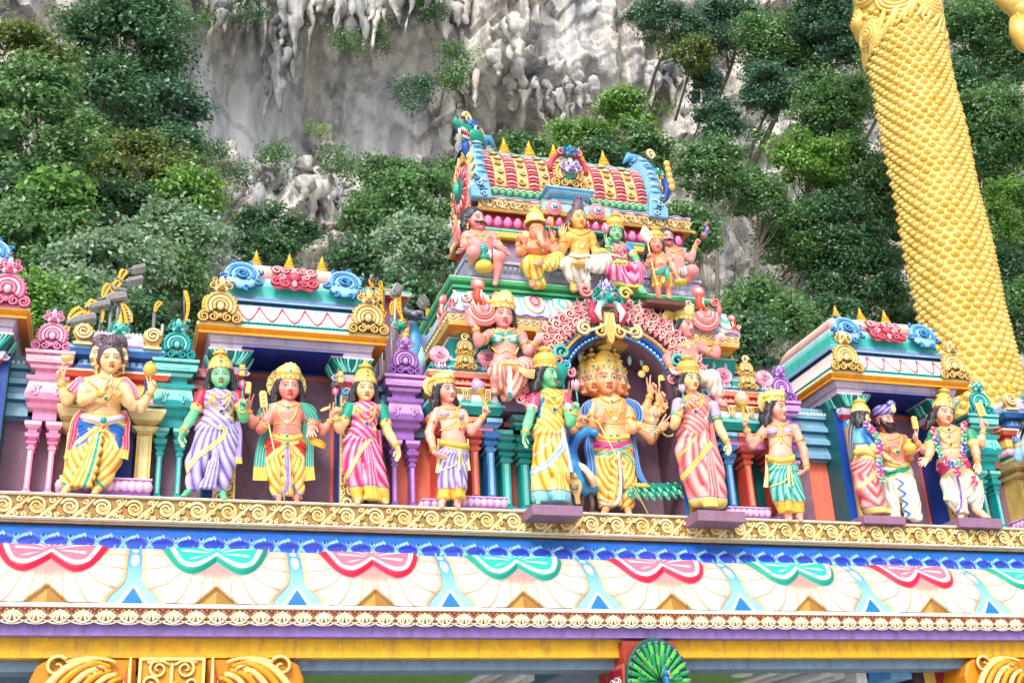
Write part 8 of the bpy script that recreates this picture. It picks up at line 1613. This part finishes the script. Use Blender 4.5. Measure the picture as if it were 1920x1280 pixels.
x=np.linspace(-45,135,820); z=np.linspace(-2,112,560); X,Z=np.meshgrid(x,z,indexing='ij'); PXY=proj(np.stack([X,np.full_like(X,YC0),Z],-1)); U_,V_=PXY[...,0],PXY[...,1]
def blob(px,py,rx,ry,p=2,rot=0):
    c,s_=cos(rot),sin(rot); a=(U_-px)*c+(V_-py)*s_; b=-(U_-px)*s_+(V_-py)*c; return np.exp(-((np.abs(a)/rx)**p+(np.abs(b)/ry)**p))
smooth=.72*np.clip(blob(470,210,85,130,3,.15)+blob(600,250,150,95,3)+.55*blob(1040,110,55,100,3)+blob(430,420,45,90,3)+blob(740,200,70,80,3)+blob(370,150,30,80)+.45*blob(640,340,60,90),0,1)
warp=fbm(X*.05,Z*.05,3,5)*6
rg=fbm(X*.20+warp*.3,Z*.055+warp,5,20,True); lump=fbm(X*.09+3,Z*.035+7,4,40); fine=fbm(X*.70,Z*.14,4,60,True)
cave=blob(640,230,230,120,4)*8.5+blob(985,275,25,40)*7+blob(760,300,30,40)*6+blob(880,255,22,45)*7+blob(1225,215,18,30)*5+blob(500,60,25,60)*4+blob(930,260,45,50)*6+blob(600,410,180,60)*5+blob(1000,300,60,40)*4+blob(420,480,60,120)*4
D=-(lump-.5)*9*(1-.5*smooth)-(rg-.5)*6.5*(1-.88*smooth)-(fine-.5)*2.6*(1-.94*smooth)-(fbm(X*.42+warp*.12,Z*.028+4,4,140,True)-.5)*4.5*(1-.95*smooth)+cave*.8
lean=(Z-40)*(-.05)
# hanging curtains of rock: sawtooth steps whose lower edge is ragged, so that each one overhangs
for k,(zp,amp,per) in enumerate(((0,1.9,15.),(4.1,.9,8.1),(2.2,.35,4.3))):
    ph=((Z+zp+9*fbm(X*.11,Z*0+k,4,80+k)+3.2*fbm(X*.6,Z*0+k,3,90+k))/per)%1; D+=-(1-ph)**1.5*amp*(1-smooth)*sm(.1,.5,fbm(X*.06,Z*.06,2,99+k)+.15)
Yc=YC0+D+lean; smv=smooth
m=MB(); col=np.stack([smv,smv*0+.5,smv*0+.5],-1); m.grid(np.stack([X,Yc,Z],-1)[::-1],col[::-1],True)
# stalactite fringes
def ysurf(xw,zw):
    i=np.clip(int((xw+45)/180*819),0,819); j=np.clip(int((zw+2)/114*559),0,559); return Yc[i,j]
fr=[[(385,70),(430,95),(470,70),(520,90),(540,75),(600,55),(640,75),(700,90),(740,60),(800,70),(840,80)],[(500,120),(520,140),(545,120)],[(600,235),(625,240)],[(560,300),(600,330),(640,300),(700,310),(780,320),(850,300)],[(830,200),(870,220),(900,190),(960,240),(1010,250),(1060,260),(1100,240)],[(640,370),(700,380),(560,400)],[(300,40),(340,60),(380,40)],[(480,330),(520,350)],[(1180,200),(1230,190)],[(420,330),(440,400),(460,440)]]
for fi,L in enumerate(fr):
    n=int(len(L)*5.5); C_=catmull(L,n)
    for q in C_:
        q=q+RNG.randn(2)*6; zt=zz(q[0],q[1],YC0); xw=xx(q[0],q[1],YC0); y0=ysurf(xw,zt+1.0)-.8-RNG.rand()*2.2; Ln=(.8+4.0*RNG.rand()**2.2)*(1.3 if fi<2 else .7); r0=.28+.55*RNG.rand()
        k=9; t=np.linspace(0,1,k); p=np.stack([xw+.35*np.cumsum(RNG.randn(k))*.4,np.full(k,y0)+.2*np.sin(t*9+q[0]),zt+1.5-t*(Ln+1.5)],-1); m.tube(p,r0*(1-t**1.8*.88)*(1+.35*RNG.randn(k)),np.array((.12,.5,.5)),7)
tag(m.build('cliff',ROCK,loc=(40,84,0)),kind='structure')
# ================================================================ GOLDEN GIANT
def goldm(N,L,b):
    b.inputs['Base Color'].default_value=(.80,.50,.085,1); b.inputs['Metallic'].default_value=.25; b.inputs['Roughness'].default_value=.38; g=N.new('ShaderNodeNewGeometry'); n=N.new('ShaderNodeTexNoise'); n.inputs['Scale'].default_value=.8; n.inputs['Detail'].default_value=7; L.new(g.outputs['Position'],n.inputs['Vector'])
    r=N.new('ShaderNodeValToRGB'); e=r.color_ramp.elements; e[0].position=.3; e[0].color=(.70,.45,.085,1); e[1].position=.7; e[1].color=(.88,.65,.205,1); L.new(n.outputs[0],r.inputs[0]); L.new(r.outputs[0],b.inputs['Base Color'])
GOLDP=simple('golden_statue_paint',goldm)
gx,gy=47.9,42.0; giant=empty('golden_statue',(gx,gy,0),'colossal golden statue whose beaded garment rises behind the right shrine','statue')
def grad(z): return 2.47+.05*np.sin(z*.75)+.10*np.clip((z-46)/8,0,1)
one=np.ones(3); m=MB(); zs=np.linspace(12,62,120); th=np.linspace(0,2*PI,49)[:-1]; m.grid(np.stack([np.stack([gx+grad(z)*np.cos(th),gy+grad(z)*np.sin(th),np.full(48,z)],-1) for z in zs]),one*.5,True,wrapv=True)
rowh=.43; nper=24
for i in range(int((54-12)/rowh)):
    z0=12+i*rowh; R=grad(z0); off=(i%2)*.5
    for k in range(nper):
        a=(k+off)/nper*2*PI
        if sin(a)>.45: continue
        z1=z0+.0; n_=np.array((cos(a),sin(a),0)); t_=np.array((-sin(a),cos(a),0)); s_=.275*RNG.uniform(.93,1.07); Fm=Fr(np.array((gx,gy,z1))+n_*R,t_,(0,0,1),n_)
        q=np.arange(9)/9*2*PI; m.grid([Fm(np.stack([s_*r*np.cos(q),s_*r*np.sin(q)*.86-s_*.12*(1-r),np.full(9,h*s_)],-1)) for r,h in ((1,0),(.95,.42),(.70,.66),(.56,.66),(.50,.86),(.30,.98),(.2,1.0),(.02,1.15))],one*.5,True,wrapv=True)
m.build('beaded_garment',GOLDP,giant)
m=MB()
def rosette(a,z,r,F=None):
    R=grad(z)+.10; r=r*.82; n_=np.array((cos(a),sin(a),0)); t_=np.array((-sin(a),cos(a),0)); F=F or Fr(np.array((gx,gy,z))+n_*R,t_,(0,0,1),n_)
    def wrapb(p):   # bend around the body
        ang=a+p[:,0]/R; return np.stack([gx+(R+p[:,2])*np.cos(ang),gy+(R+p[:,2])*np.sin(ang),z+p[:,1]],-1)
    for k in range(5):
        t=np.linspace(0,1,30); rr=r*(1-.19*k); aa=t*2*PI*.95+k*1.3; p=np.stack([rr*np.cos(aa)*(1-.12*t),rr*np.sin(aa)*(1-.12*t),.06+.07*k+0*t],-1); m.tube(wrapb(p),r*.11*np.sin(.25+t*2.7),one*.5,8)
    q=np.arange(12)/12*2*PI; m.grid([wrapb(np.stack([r*s_*np.cos(q),r*s_*np.sin(q),np.full(12,h)],-1)) for s_,h in ((1.02,-.1),(.98,.12),(.5,.24),(.25,.34),(.12,.44),(.01,.48))],one*.5,True,wrapv=True)
A0=math.atan2(-1,-.62)
for a,z,r in ((A0-.05,53.6,1.75),(A0-.98,51.6,1.55),(A0-.75,55.2,1.7),(A0+.85,53.4,1.7),(A0+1.5,54.4,1.9),(A0+.3,59.6,2.0),(A0-1.5,53.5,1.5),(A0+1.35,58.5,1.8),(A0-.5,60.5,1.7)): rosette(a,z,r)
for k in range(22):      # folded ribbons between the rosettes
    a=A0-1.6+k*.155; t=np.linspace(0,1,12); zz1=51.6+.9*np.cos((k-12)*.28)+.6*t*(k%3); ang=a+t*.55; R=grad(53)+.14; m.tube(np.stack([gx+R*np.cos(ang),gy+R*np.sin(ang),zz1+1.8*t-.9],-1),.22*np.sin(.2+t*2.7),one*.5,7)
m.grid(np.stack([np.stack([gx+(2.62+.05*i)*np.cos(th),gy+(2.62+.05*i)*np.sin(th),np.full(48,z)+.8*np.cos(th-A0-.5)],-1) for i,z in enumerate((52.9,54.5,64))]),one*.5,True,wrapv=True)
m.build('scrolled_sash',GOLDP,giant)
m=MB(); p0=P(1895,-20,41)
for k,(px,py,w) in enumerate(((1880,-8,1.1),(1898,8,1.3),(1915,25,1.1),(1925,-10,1.6))): c=P(px,py,40.8); m.ell(c,(w,.8,.75*w*.7),one*.5,12,8,np.array(Matrix.Rotation(.5,3,'Y')))
pp=[P(1906,35,41),P(1912,60,41),P(1922,85,41),P(1935,105,41)]; m.tube(pp,np.array((.5,.75,.6,.1)),one*.5,10); [m.tube([q_+np.array((dx,-.5,0)) for q_ in pp],.12,one*.5,6) for dx in (-.3,.15,.5)]
m.tube([P(1925,-10,41.5),P(1900,-120,42.5),P(1800,-180,43.5)],np.array((1.2,1.6,2.0)),one*.5,12); m.build('hanging_sleeve',GOLDP,giant)
# ================================================================ TREES
def leafmat(name,spec=.5,rough=.42):
    def f(N,L,b):
        at=N.new('ShaderNodeAttribute'); at.attribute_name='Col'; L.new(at.outputs['Color'],b.inputs['Base Color']); b.inputs['Roughness'].default_value=rough; b.inputs['Specular IOR Level'].default_value=spec
        tr=N.new('ShaderNodeBsdfTranslucent'); hs_=N.new('ShaderNodeHueSaturation'); hs_.inputs['Hue'].default_value=.485; hs_.inputs['Value'].default_value=1.5; L.new(at.outputs['Color'],hs_.inputs['Color']); L.new(hs_.outputs[0],tr.inputs['Color']); mx=N.new('ShaderNodeMixShader'); mx.inputs[0].default_value=.30; L.new(b.outputs[0],mx.inputs[1]); L.new(tr.outputs[0],mx.inputs[2]); L.new(mx.outputs[0],N['Material Output'].inputs['Surface'])
    return simple(name,f)
LEAF=leafmat('waxy_leaves',.6,.36); 
def barkf(N,L,b):
    g=N.new('ShaderNodeNewGeometry'); n=N.new('ShaderNodeTexNoise'); n.inputs['Scale'].default_value=3; n.inputs['Detail'].default_value=8; L.new(g.outputs['Position'],n.inputs['Vector']); r=N.new('ShaderNodeValToRGB'); r.color_ramp.elements[0].color=(.055,.045,.038,1); r.color_ramp.elements[1].color=(.20,.17,.14,1); L.new(n.outputs[0],r.inputs[0]); L.new(r.outputs[0],b.inputs['Base Color']); b.inputs['Roughness'].default_value=.9
BARK=simple('bark',barkf)
G_=dict(mid=((.036,.11,.035),(.14,.30,.09)),dark=((.024,.08,.035),(.085,.21,.080)),olive=((.055,.10,.022),(.18,.26,.06)),pale=((.06,.15,.07),(.30,.44,.27)),bright=((.055,.16,.022),(.21,.43,.07)),blue=((.028,.085,.050),(.09,.21,.12)))
def tree(px,py,rx,ry,Y,kind='mid',dens=1.,leaf=.24,droop=.3,label='',name='broadleaf_tree',trunk=True,nb=None,trpx=None,gap=1.,seed=None,clump=1.,core=True):
    r=np.random.RandomState(seed if seed is not None else int(px*7+py*3)%9999); c=P(px,py,Y); m_px=np.linalg.norm(c-CAM)/FPX; RX=rx*m_px; RZ=ry*m_px*1.08; RY=min(RX,RZ)*.75
    root=empty(name,(c[0],c[1],max(0,c[2]-RZ*1.2)),label,'tree' if 'tree' in name else ('vine' if 'vine' in name else 'shrub'),'jungle trees growing around the cliff')
    nb=nb or int(20+1.15*RX*RZ/(clump**2)); nb=min(nb,130); bl=[]
    while len(bl)<nb:
        d=r.randn(3); d/=np.linalg.norm(d); 
        if d[1]>.35: continue
        q=r.uniform(.35,1)**.6; s_=(.22+.20*r.rand())*min(RX,RZ)*clump**.5; s_=min(max(s_,.9),2.3*clump); bl.append((c+d*q*np.array((RX,RY,RZ))*.86,s_))
    ntot=int(dens*RX*RZ*PI*140*(.30/leaf)**2*1.0); ntot=min(int(ntot*1.25),50000); per=np.array([b[1]**2 for b in bl]); per=(per/per.sum()*ntot).astype(int)
    cen=[];nor=[];shade=[]
    for (b,s_),n in zip(bl,per):
        d=r.randn(n,3); d/=np.linalg.norm(d,axis=1)[:,None]; d[:,2]=np.where(d[:,2]<-.35,-d[:,2],d[:,2]); rad=s_*np.where(r.rand(n)<.16,r.uniform(1.0,1.55,n),r.uniform(.40,1.18,n)**.8)
        jit=1+.25*np.sin(d[:,0]*7+b[0])*np.sin(d[:,2]*6+b[2]); cen.append(b+d*rad[:,None]*jit[:,None]*np.array((1.15,1,.75))); nor.append(d); shade.append(np.full(n,r.rand()))
    cen=np.concatenate(cen); nor=np.concatenate(nor); sh=np.concatenate(shade); n=len(cen)
    N_=nor*.55+r.randn(n,3)*.55+np.array((0,-.25,.55)); N_/=np.linalg.norm(N_,axis=1)[:,None]; ax=np.cross(N_,r.randn(n,3)); ax/=np.linalg.norm(ax,axis=1)[:,None]; ax[:,2]-=droop; ax/=np.linalg.norm(ax,axis=1)[:,None]; bx=np.cross(N_,ax); bx/=np.linalg.norm(bx,axis=1)[:,None]
    L_=1.06*leaf*r.uniform(.7,1.35,n)[:,None]; W_=L_*.30
    V=np.stack([cen-ax*L_*.5,cen+bx*W_+N_*.05*L_,cen+ax*L_*.5,cen-bx*W_+N_*.05*L_],1).reshape(-1,3); Q=np.arange(n*4).reshape(n,4)
    a,b_=np.array(G_[kind][0]),np.array(G_[kind][1]); t=np.clip(.18+.35*sh+.5*r.rand(n)**1.6,0,1); col=mixc(np.broadcast_to(a,(n,3)),b_,t); yl=(r.rand(n)<.012); col=np.where(yl[:,None],np.array((.25,.24,.05)),col)
    mb=MB(); mb.add(V,Q,np.repeat(col,4,0),False)
    for b,s_ in (bl if core else []):
        th_=np.arange(10)/10*2*PI; ph_=np.linspace(0,PI,7); Gs=np.stack([np.outer(np.sin(ph_),np.cos(th_)),np.outer(np.sin(ph_),np.sin(th_)),np.outer(np.cos(ph_),np.ones(10))],-1)*(1+.28*r.randn(7,10,1))*s_*.42*np.array((1.1,1,.75))+b; mb.grid(Gs,mixc(np.broadcast_to(a,(7,10,3)),b_,.25*r.rand(7,10)),False,wrapv=True)
    mb.build('crown',LEAF,root)
    if trunk:
        mb=MB(); base=P(*trpx,Y) if trpx else np.array((c[0]+r.uniform(-.2,.2)*RX,c[1]+(.3 if Y<46 else RZ*1.1+(82-Y)*.15),0. if Y<46 else max(.0,c[2]-RZ*1.5))); fork=c+np.array((r.uniform(-.15,.15)*RX,.2,-RZ*.45)); rt=max(.12,.035*min(RX,RZ)*2)
        pth=catmull([base,(base+fork)/2+np.array((r.uniform(-.3,.3),0,0)),fork,c+(0,0,RZ*.3)],14); mb.tube(pth,np.linspace(rt,rt*.25,14),one*.2,8)
        for b,s_ in bl[:26]:
            j=r.randint(5,13); p0=pth[j]; mid=(p0+b)/2+np.array((0,0,-.12*np.linalg.norm(b-p0))); mb.tube(catmull([p0,mid,b],7),np.linspace(rt*.38*(1-j/20),rt*.06,7),one*.2,5)
        mb.build('trunk',BARK,root)
    return root
TR=[ # px,py,rx,ry,Y,kind,dens,leaf,label
 (235,95,115,130,72,'dark',1,.34,'dark evergreen tree high on the cliff at the upper left'),
 (285,215,95,75,70,'blue',1,.34,'blue-green tree hanging from the cliff left of the pale cave wall'),
 (190,200,80,90,66,'dark',1,.34,'dark tree between the tall left tree and the cliff'),
 (30,130,90,80,60,'olive',1,.32,'olive-topped tree rising at the upper left edge'),
 (60,260,105,150,44,'mid',1.15,.27,'tall glossy drooping-leaved tree at the left edge'),
 (270,330,120,75,52,'olive',1,.25,'wide olive-green tree with spreading layered branches, left of the cave'),
 (360,370,60,50,48,'bright',1.0,.28,'bright fresh green tree at the right end of the left grove'),
 (215,430,100,80,48,'dark',1,.27,'shaded tree under the wide olive one'),
 (330,460,85,80,40,'pale',1.1,.25,'pale silvery-leaved tree behind the blue-scrolled shrine'),
 (110,370,60,45,36,'bright',.5,.42,'big-leaved bright tree between the left trees'),
 (60,480,110,110,36,'mid',1.2,.24,'dense green tree above the pink column'),
 (200,520,100,85,34,'pale',1.1,.24,'pale glossy tree behind the left floodlights'),
 (60,620,120,90,30,'bright',1.1,.20,'bright dense tree behind the pink column'),
 (215,640,120,80,28,'dark',1,.20,'dark tree low behind the praying figure'),
 (330,590,80,75,42,'mid',.9,.24,'green tree behind the teal column'),
 (520,430,80,50,74,'dark',.8,.30,'dark shrubby tree at the foot of the pale cave wall'),
 (500,480,75,40,70,'dark',.8,.30,'low dark tree just over the left shrine roof'),
 (735,345,75,45,60,'mid',1,.27,'rounded tree left of the golden finials of the tower'),
 (790,380,80,70,46,'mid',1.1,.25,'green tree leaning behind the tower left gable'),
 (700,420,60,60,52,'mid',1,.25,'tree behind the pigeon and floodlights'),
 (790,480,85,75,40,'pale',1.2,.24,'pale-leaved tree touching the tower left edge'),
 (770,590,90,70,32,'dark',1,.22,'dark foliage tree low behind the purple column'),
 (1090,265,85,42,58,'bright',1,.26,'light green tree behind the tower finials'),
 (985,290,60,35,56,'mid',1,.26,'tree peeking between the golden finials'),
 (1175,215,48,50,54,'bright',.9,.34,'glossy climbing tree right of the tower finials'),
 (1215,290,45,60,52,'mid',.8,.32,'leafy vine-hung tree beside the tower right end'),
 (1250,45,85,50,66,'blue',.55,.26,'feathery tree on the cliff top at centre right'),
 (1370,60,85,70,68,'blue',.7,.26,'feathery blue-green tree beside the upper cliff'),
 (1300,105,38,40,62,'olive',.9,.26,'small round olive tree on the cliff ledge'),
 (1320,170,35,50,64,'blue',.5,.26,'thin shrub hanging below the cliff ledge'),
 (1330,320,75,65,48,'mid',.75,.24,'slender tree with open crown right of the tower'),
 (1420,380,60,70,50,'mid',.8,.24,'open-crowned tree with dark leaning trunk'),
 (1290,440,60,60,44,'mid',.9,.24,'tree behind the man raising a horn'),
 (1480,95,100,90,64,'mid',1,.28,'large tree left of the golden statue near the top'),
 (1560,50,70,90,60,'blue',1,.28,'blue-green tree directly behind the golden scrolls'),
 (1450,170,75,50,60,'blue',1,.28,'spreading dark branch tree above the bare rock'),
 (1560,210,95,80,54,'mid',1.1,.26,'dense tree left of the beaded garment'),
 (1520,310,75,60,52,'bright',1,.26,'yellow-green lit tree in the middle of the right grove'),
 (1610,340,90,80,53,'mid',1.1,.26,'dense green tree against the beaded garment'),
 (1550,430,105,75,52,'dark',1.1,.25,'dark tree in the right grove above the right shrine'),
 (1600,530,120,80,52,'dark',1.1,.24,'shaded tree behind the right shrine finials'),
 (1430,590,90,60,36,'mid',1.1,.22,'tree behind the small shrine right of the arch'),
 (1550,620,110,60,50,'dark',1.1,.22,'dark low tree behind the right shrine roof'),
 (1400,650,70,50,30,'dark',1.1,.20,'low dark tree behind the right purple column'),
 (1850,80,100,90,66,'mid',.85,.28,'open green tree right of the golden statue, top'),
 (1860,260,95,100,62,'mid',1.1,.28,'green tree right of the beaded garment'),
 (1890,430,80,90,58,'bright',1,.27,'bright green tree at the right edge'),
 (1900,600,85,90,54,'mid',1.1,.26,'green tree low at the right edge beside the statue'),
 (1700,640,90,70,56,'dark',1,.26,'dark tree hidden behind the foot of the beaded garment'),
 (150,300,70,90,56,'mid',1,.28,'tree between the glossy left tree and the olive tree'),
 (20,390,60,60,40,'dark',1,.26,'shaded tree at the very left edge, halfway up'),
 (130,570,90,65,32,'pale',1,.22,'pale tree just above the pink and left kiosk roofs'),
 (290,520,80,60,38,'mid',1,.23,'tree under the pale silvery one, near the lone bracket'),
 (335,290,60,50,62,'dark',1,.28,'small dark tree at the foot of the hanging blue-green tree'),
 (680,505,60,55,46,'dark',1,.25,'dark tree behind the right end of the left shrine roof'),
 (850,345,45,40,54,'mid',1,.25,'tree right beside the dragon of the roof end'),
 (1130,300,60,40,52,'dark',1,.26,'darker tree low behind the tower finials'),
 (1350,235,48,45,60,'blue',.8,.26,'bluish tree on the ledge right of the bare rock'),
 (1480,450,70,70,52,'mid',1,.25,'mid-height tree between the open-crowned tree and the dark grove'),
 (1660,120,60,80,58,'mid',1,.27,'tree touching the upper left side of the beaded garment'),
 (1650,450,60,80,56,'dark',1,.25,'dark tree along the lower left side of the beaded garment'),
 (1890,520,70,60,56,'dark',1,.25,'dark tree between the two lower trees at the right edge'),
 (1800,180,60,80,66,'dark',1,.28,'dark tree hidden mostly behind the upper beaded garment'),
]
for i,t in enumerate(TR):
    px,py,rx,ry,Y,k,de,lf,lb=t; tree(px,py,rx,ry,Y,k,de,lf,label=lb,droop=.55 if k in('pale','mid') and Y<50 else .25,clump=.8 if lf<.25 else 1.,trpx={31:(1418,545),30:(1345,600)}.get(i))
SH=[(700,60,32,35,80,'mid','shrub clinging to the cliff above the cave'),(560,35,25,20,80,'blue','small shrub on the rock at the cave rim'),(655,80,28,18,78,'mid','shrub on the hanging rock left of the cave centre'),(850,130,32,45,76,'mid','leafy shrub on the dark cliff cleft'),(775,180,32,40,78,'blue','thin shrub hanging inside the cave'),(905,108,14,10,78,'bright','tiny bright shrub on the cliff face'),(800,20,30,28,78,'dark','shrub at the very top of the cliff'),(470,20,28,35,78,'dark','dark shrub at the cliff top left of the cave'),(350,35,40,28,76,'mid','shrub left of the cave at the top'),(600,250,14,12,80,'bright','small green tuft under a stalactite'),(445,330,22,26,74,'mid','shrub on the left rock rib'),(525,300,25,30,74,'mid','shrub on the rock rib below the pale wall'),(640,310,38,30,74,'mid','shrub below the cave floor'),(1248,205,10,10,70,'bright','tiny shrub on bare rock right of the tower'),(1235,80,30,22,72,'olive','bush on the cliff right of the white wall'),(1420,270,22,22,62,'mid','bush on bare rock in the right grove'),(395,300,26,30,66,'dark','bush on the left rib of rock')]
for px,py,rx,ry,Y,k,lb in SH: tree(px,py,rx*1.15,ry*1.25,Y,k,.42,.24,label=lb,name='cliff_shrub',trunk=False,nb=16,core=False)
# ================================================================ FLOODLIGHTS, PIGEON, LEAF, SECOND GATE
YEL=C(240,185,50); GR=C(125,125,128); GRL=C(190,190,190)
def lamp(p0,p1,W,head,label,Y=4.2,hw=.11,name='floodlight',hcol=None):
    """perforated yellow bracket from p0 (foot) to p1 (tip), lamp head between two pixel points"""
    root=empty(name,tuple(P(*p0,Y)),label,'floodlight','floodlights on yellow brackets'); a=P(*p0,Y); b=P(*p1,Y); d=b-a; L=np.linalg.norm(d); d=d/L; u=np.cross(d,(0,1,0)); F=Fr(a,u,d,(0,-1,0)); m=MB(); k=14; t=np.linspace(0,1,k); W=W*.55; w=np.interp(t,[0,.15,.7,1],[W*.35,W*.6,W,W*.9]); bow=.10*L*np.sin(t*PI*.9)*(1 if W>0 else -1); w=np.abs(w)
    poly=[(bow[i]-w[i],t[i]*L) for i in range(k)]+[(bow[i]+w[i],t[i]*L) for i in range(k)][::-1]
    m.prism(F,poly,-.01,.02,YEL,.004)
    for i in range(3,k-1,2): q=np.arange(10)/10*2*PI; r=w[i]*.30; m.add(F(np.stack([bow[i]+r*np.cos(q),t[i]*L+r*np.sin(q),np.full(10,.0235)],-1)),[list(range(10))],C(45,35,20),False)
    m.tube([a+np.array((0,.03,.02)),a+np.array((0,.03,-1.3))],.03,GR,6); m.tube([a,b],.012,GR,5)
    m.build('bracket',GILT,root)
    if head:
        hw=hw*.62; h0,h1=P(*head[0],Y-.05),P(*head[1],Y-.05); e=h1-h0; LL=np.linalg.norm(e); e=e/LL; v=np.cross((0,1,0),e); F=Fr(h0,e,-v if v[2]<0 else v,(0,-1,0)); m=MB()
        m.tube([b,h0],.02,GR,6)
        poly=[(0,-hw*.4),(LL*.25,-hw),(LL*.95,-hw),(LL,-hw*.5),(LL,hw*.5),(LL*.95,hw),(LL*.2,hw*.9),(0,hw*.3)]; m.prism(F,poly,-.16,.03,C(135,132,135),.015,GRL)
        for i in range(9): m.obox(F,LL*(.22+.08*i),LL*(.225+.08*i)+.02,-hw*.7,hw*.7,.03,.045,C(150,145,148))
        m.build('lamp_head',paint('lamp_metal',rough=.4,dirt=.2),root)
    return root
lamp((122,640),(128,612),.10,((128,603),(180,592)),'lowest floodlight above the pink column',hw=.10); lamp((128,600),(155,580),.14,((165,575),(207,567)),'second lowest floodlight over the pink column',hw=.09)
lamp((160,598),(178,563),.12,((199,558),(238,553)),'largest grey floodlight over the praying figure',hw=.12); lamp((193,560),(207,533),.11,((212,540),(238,545)),'small tilted floodlight in the middle of the left cluster',hw=.05)
lamp((211,550),(225,528),.12,((236,527),(268,520)),'second highest floodlight of the left cluster',hw=.07); lamp((226,525),(236,507),.12,((247,504),(273,498)),'highest floodlight of the left cluster',hw=.07)
lamp((228,568),(240,606),.13,None,'yellow perforated bracket right of the small gold finial',name='lamp_bracket'); lamp((190,606),(189,575),-.05,None,'narrow bracket post left of the small gold finial',name='lamp_bracket'); lamp((290,585),(302,566),.08,None,'lone orange bracket against the trees left of the teal column',name='lamp_bracket'); lamp((346,608),(345,545),-.06,None,'thin curved bracket beside the blue-scrolled shrine',name='lamp_bracket'); lamp((381,585),(388,555),.05,None,'bracket half hidden by the left shrine roof',name='lamp_bracket')
lamp((815,625),(803,578),.06,((802,572),(789,556)),'floodlight right of the pigeon on a yellow arm',hw=.12); lamp((755,600),(750,548),.09,((738,552),(750,534)),'floodlight left of the pigeon',hw=.13)
for a,b,l in (((705,590),(698,545),'curved perforated bracket at the left shrine roof end'),((721,590),(716,540),'tall curved bracket beside the left shrine roof'),((708,570),(716,568),'short slanted bracket in the middle cluster'),((735,592),(738,565),'small bracket in front of the distant gate'),((700,540),(696,524),'upper bracket of the middle cluster'),((719,545),(713,527),'highest small bracket of the middle cluster'),((718,612),(722,585),'lowest bracket of the middle cluster')): lamp(a,b,.07,None,l,name='lamp_bracket')
lamp((700,530),(698,526),.03,((694,517),(708,524)),'small far floodlight above the middle cluster',hw=.07)
for px,y0,y1,l in ((305,640,608,'thin grey post behind the teal column'),(243,612,583,'thin grey post beside the small gold finial'),(741,640,560,'thin grey post behind the purple column')):
    m=MB(); m.tube([P(px-2,y0,4.2),P(px,y1,4.2)],.025,GRL,6); tag(m.build('lamp_post',paint('lamp_metal')),l,'post')
# pigeon
c=P(774,590,1.25); root=empty('pigeon',tuple(c),'grey pigeon perched on the light blue wing behind the purple column','bird'); G=Sdf(); F=Fr(c,(.93,-.3,0),(0,0,1),(.3,-.93,0)); g=C(105,108,125)
G.ell(F((0,0,0)),(.125,.075,.07),.03,np.array(Matrix.Rotation(-.28,3,'Y')).T); G.path([F((-.07,.03,0)),F((-.095,.075,0)),F((-.105,.10,0))],[.055,.036,.032],.02); G.path([F((.06,-.03,0)),F((.16,-.065,0)),F((.22,-.085,0))],[.05,.03,.022],.02,.8); G.solve(.006); m=MB(); addnet(m,G,lambda V:mixc(mixc(np.broadcast_to(g,(len(V),3)),C(60,62,78),(V[:,2]<c[2]+.02)*.6),C(70,110,100),((V[:,0]<c[0]-.05)&(V[:,2]>c[2]+.02))*.6)); m.tube([F((-.13,.10,0)),F((-.16,.092,0))],np.array((.010,.002)),C(60,55,60),6); m.ell(F((-.115,.108,.028)),(.006,)*3,C(200,90,40),6,4); m.build('body',GLOSS,root)
m=MB(); m.ell(F((.03,.0,.065)),(.10,.02,.045),C(135,138,152),10,6,np.array(Matrix.Rotation(-.3,3,'Y'))); m.tube([F((.0,.01,.085)),F((.09,-.04,.08))],.012,C(50,50,62),5); m.tube([F((.02,-.02,.085)),F((.10,-.055,.075))],.010,C(50,50,62),5); m.build('wing',GLOSS,root)
m=MB(); [m.tube([F((e,-.06,0)),F((e-.005,-.11,0)),F((e-.03,-.115,0))],.006,C(190,90,90),5) for e in (-.02,.02)]; m.build('feet',GLOSS,root)
# drifting yellow leaf
F=Fr(P(594,830,-.9)).sub(0,0,0,-.6); m=MB(); t=np.linspace(-1,1,9); s_=np.linspace(-1,1,7); Gr=np.array([[F((a*.12,b*.05*(1-a*a)**.5,.03*math.sin(a*3)+.02*b*b)) for b in s_] for a in t]); m.grid(Gr,C(235,175,40)); m.grid(Gr[::-1]+np.array((0,.004,0)),C(215,160,40)); m.tube(F([(.12,0,.0),(.16,.01,.01)]),.004,C(180,130,40),5); tag(m.build('falling_leaf',LEAF),'yellow leaf drifting in the air before the pink man with the halo','leaf')
# distant gate
root=empty('distant_gate',tuple(P(740,600,16)),'small far painted gate roof seen past the left shrine between floodlights','gateway'); m=MB(); a,b=xx(690,560,16),xx(745,560,16)
m.rings(a,b,16,18,[(0,0,C(90,60,90)),(zz(730,592,16),0,C(120,70,100)),(zz(730,566,16),0,C(140,60,80)),(zz(730,562,16),.3,C(170,60,55)),(zz(730,557,16),.35,CREAM),(zz(730,552,16),.3,C(70,160,140)),(zz(730,548,16),.1,C(190,80,70)),(zz(730,542,16),.05,C(215,120,90)),(zz(730,536,16),-.4,C(200,110,90))]); m.build('wall',PL,root)
m=MB(); [m.box(a+.3+i*.9,a+.55+i*.9,15.9,16,zz(730,600,16),zz(730,566,16),(SKYB,GOLD,TEAL)[i%3]) for i in range(int((b-a)/.9))]; m.build('pillar',PL,root)
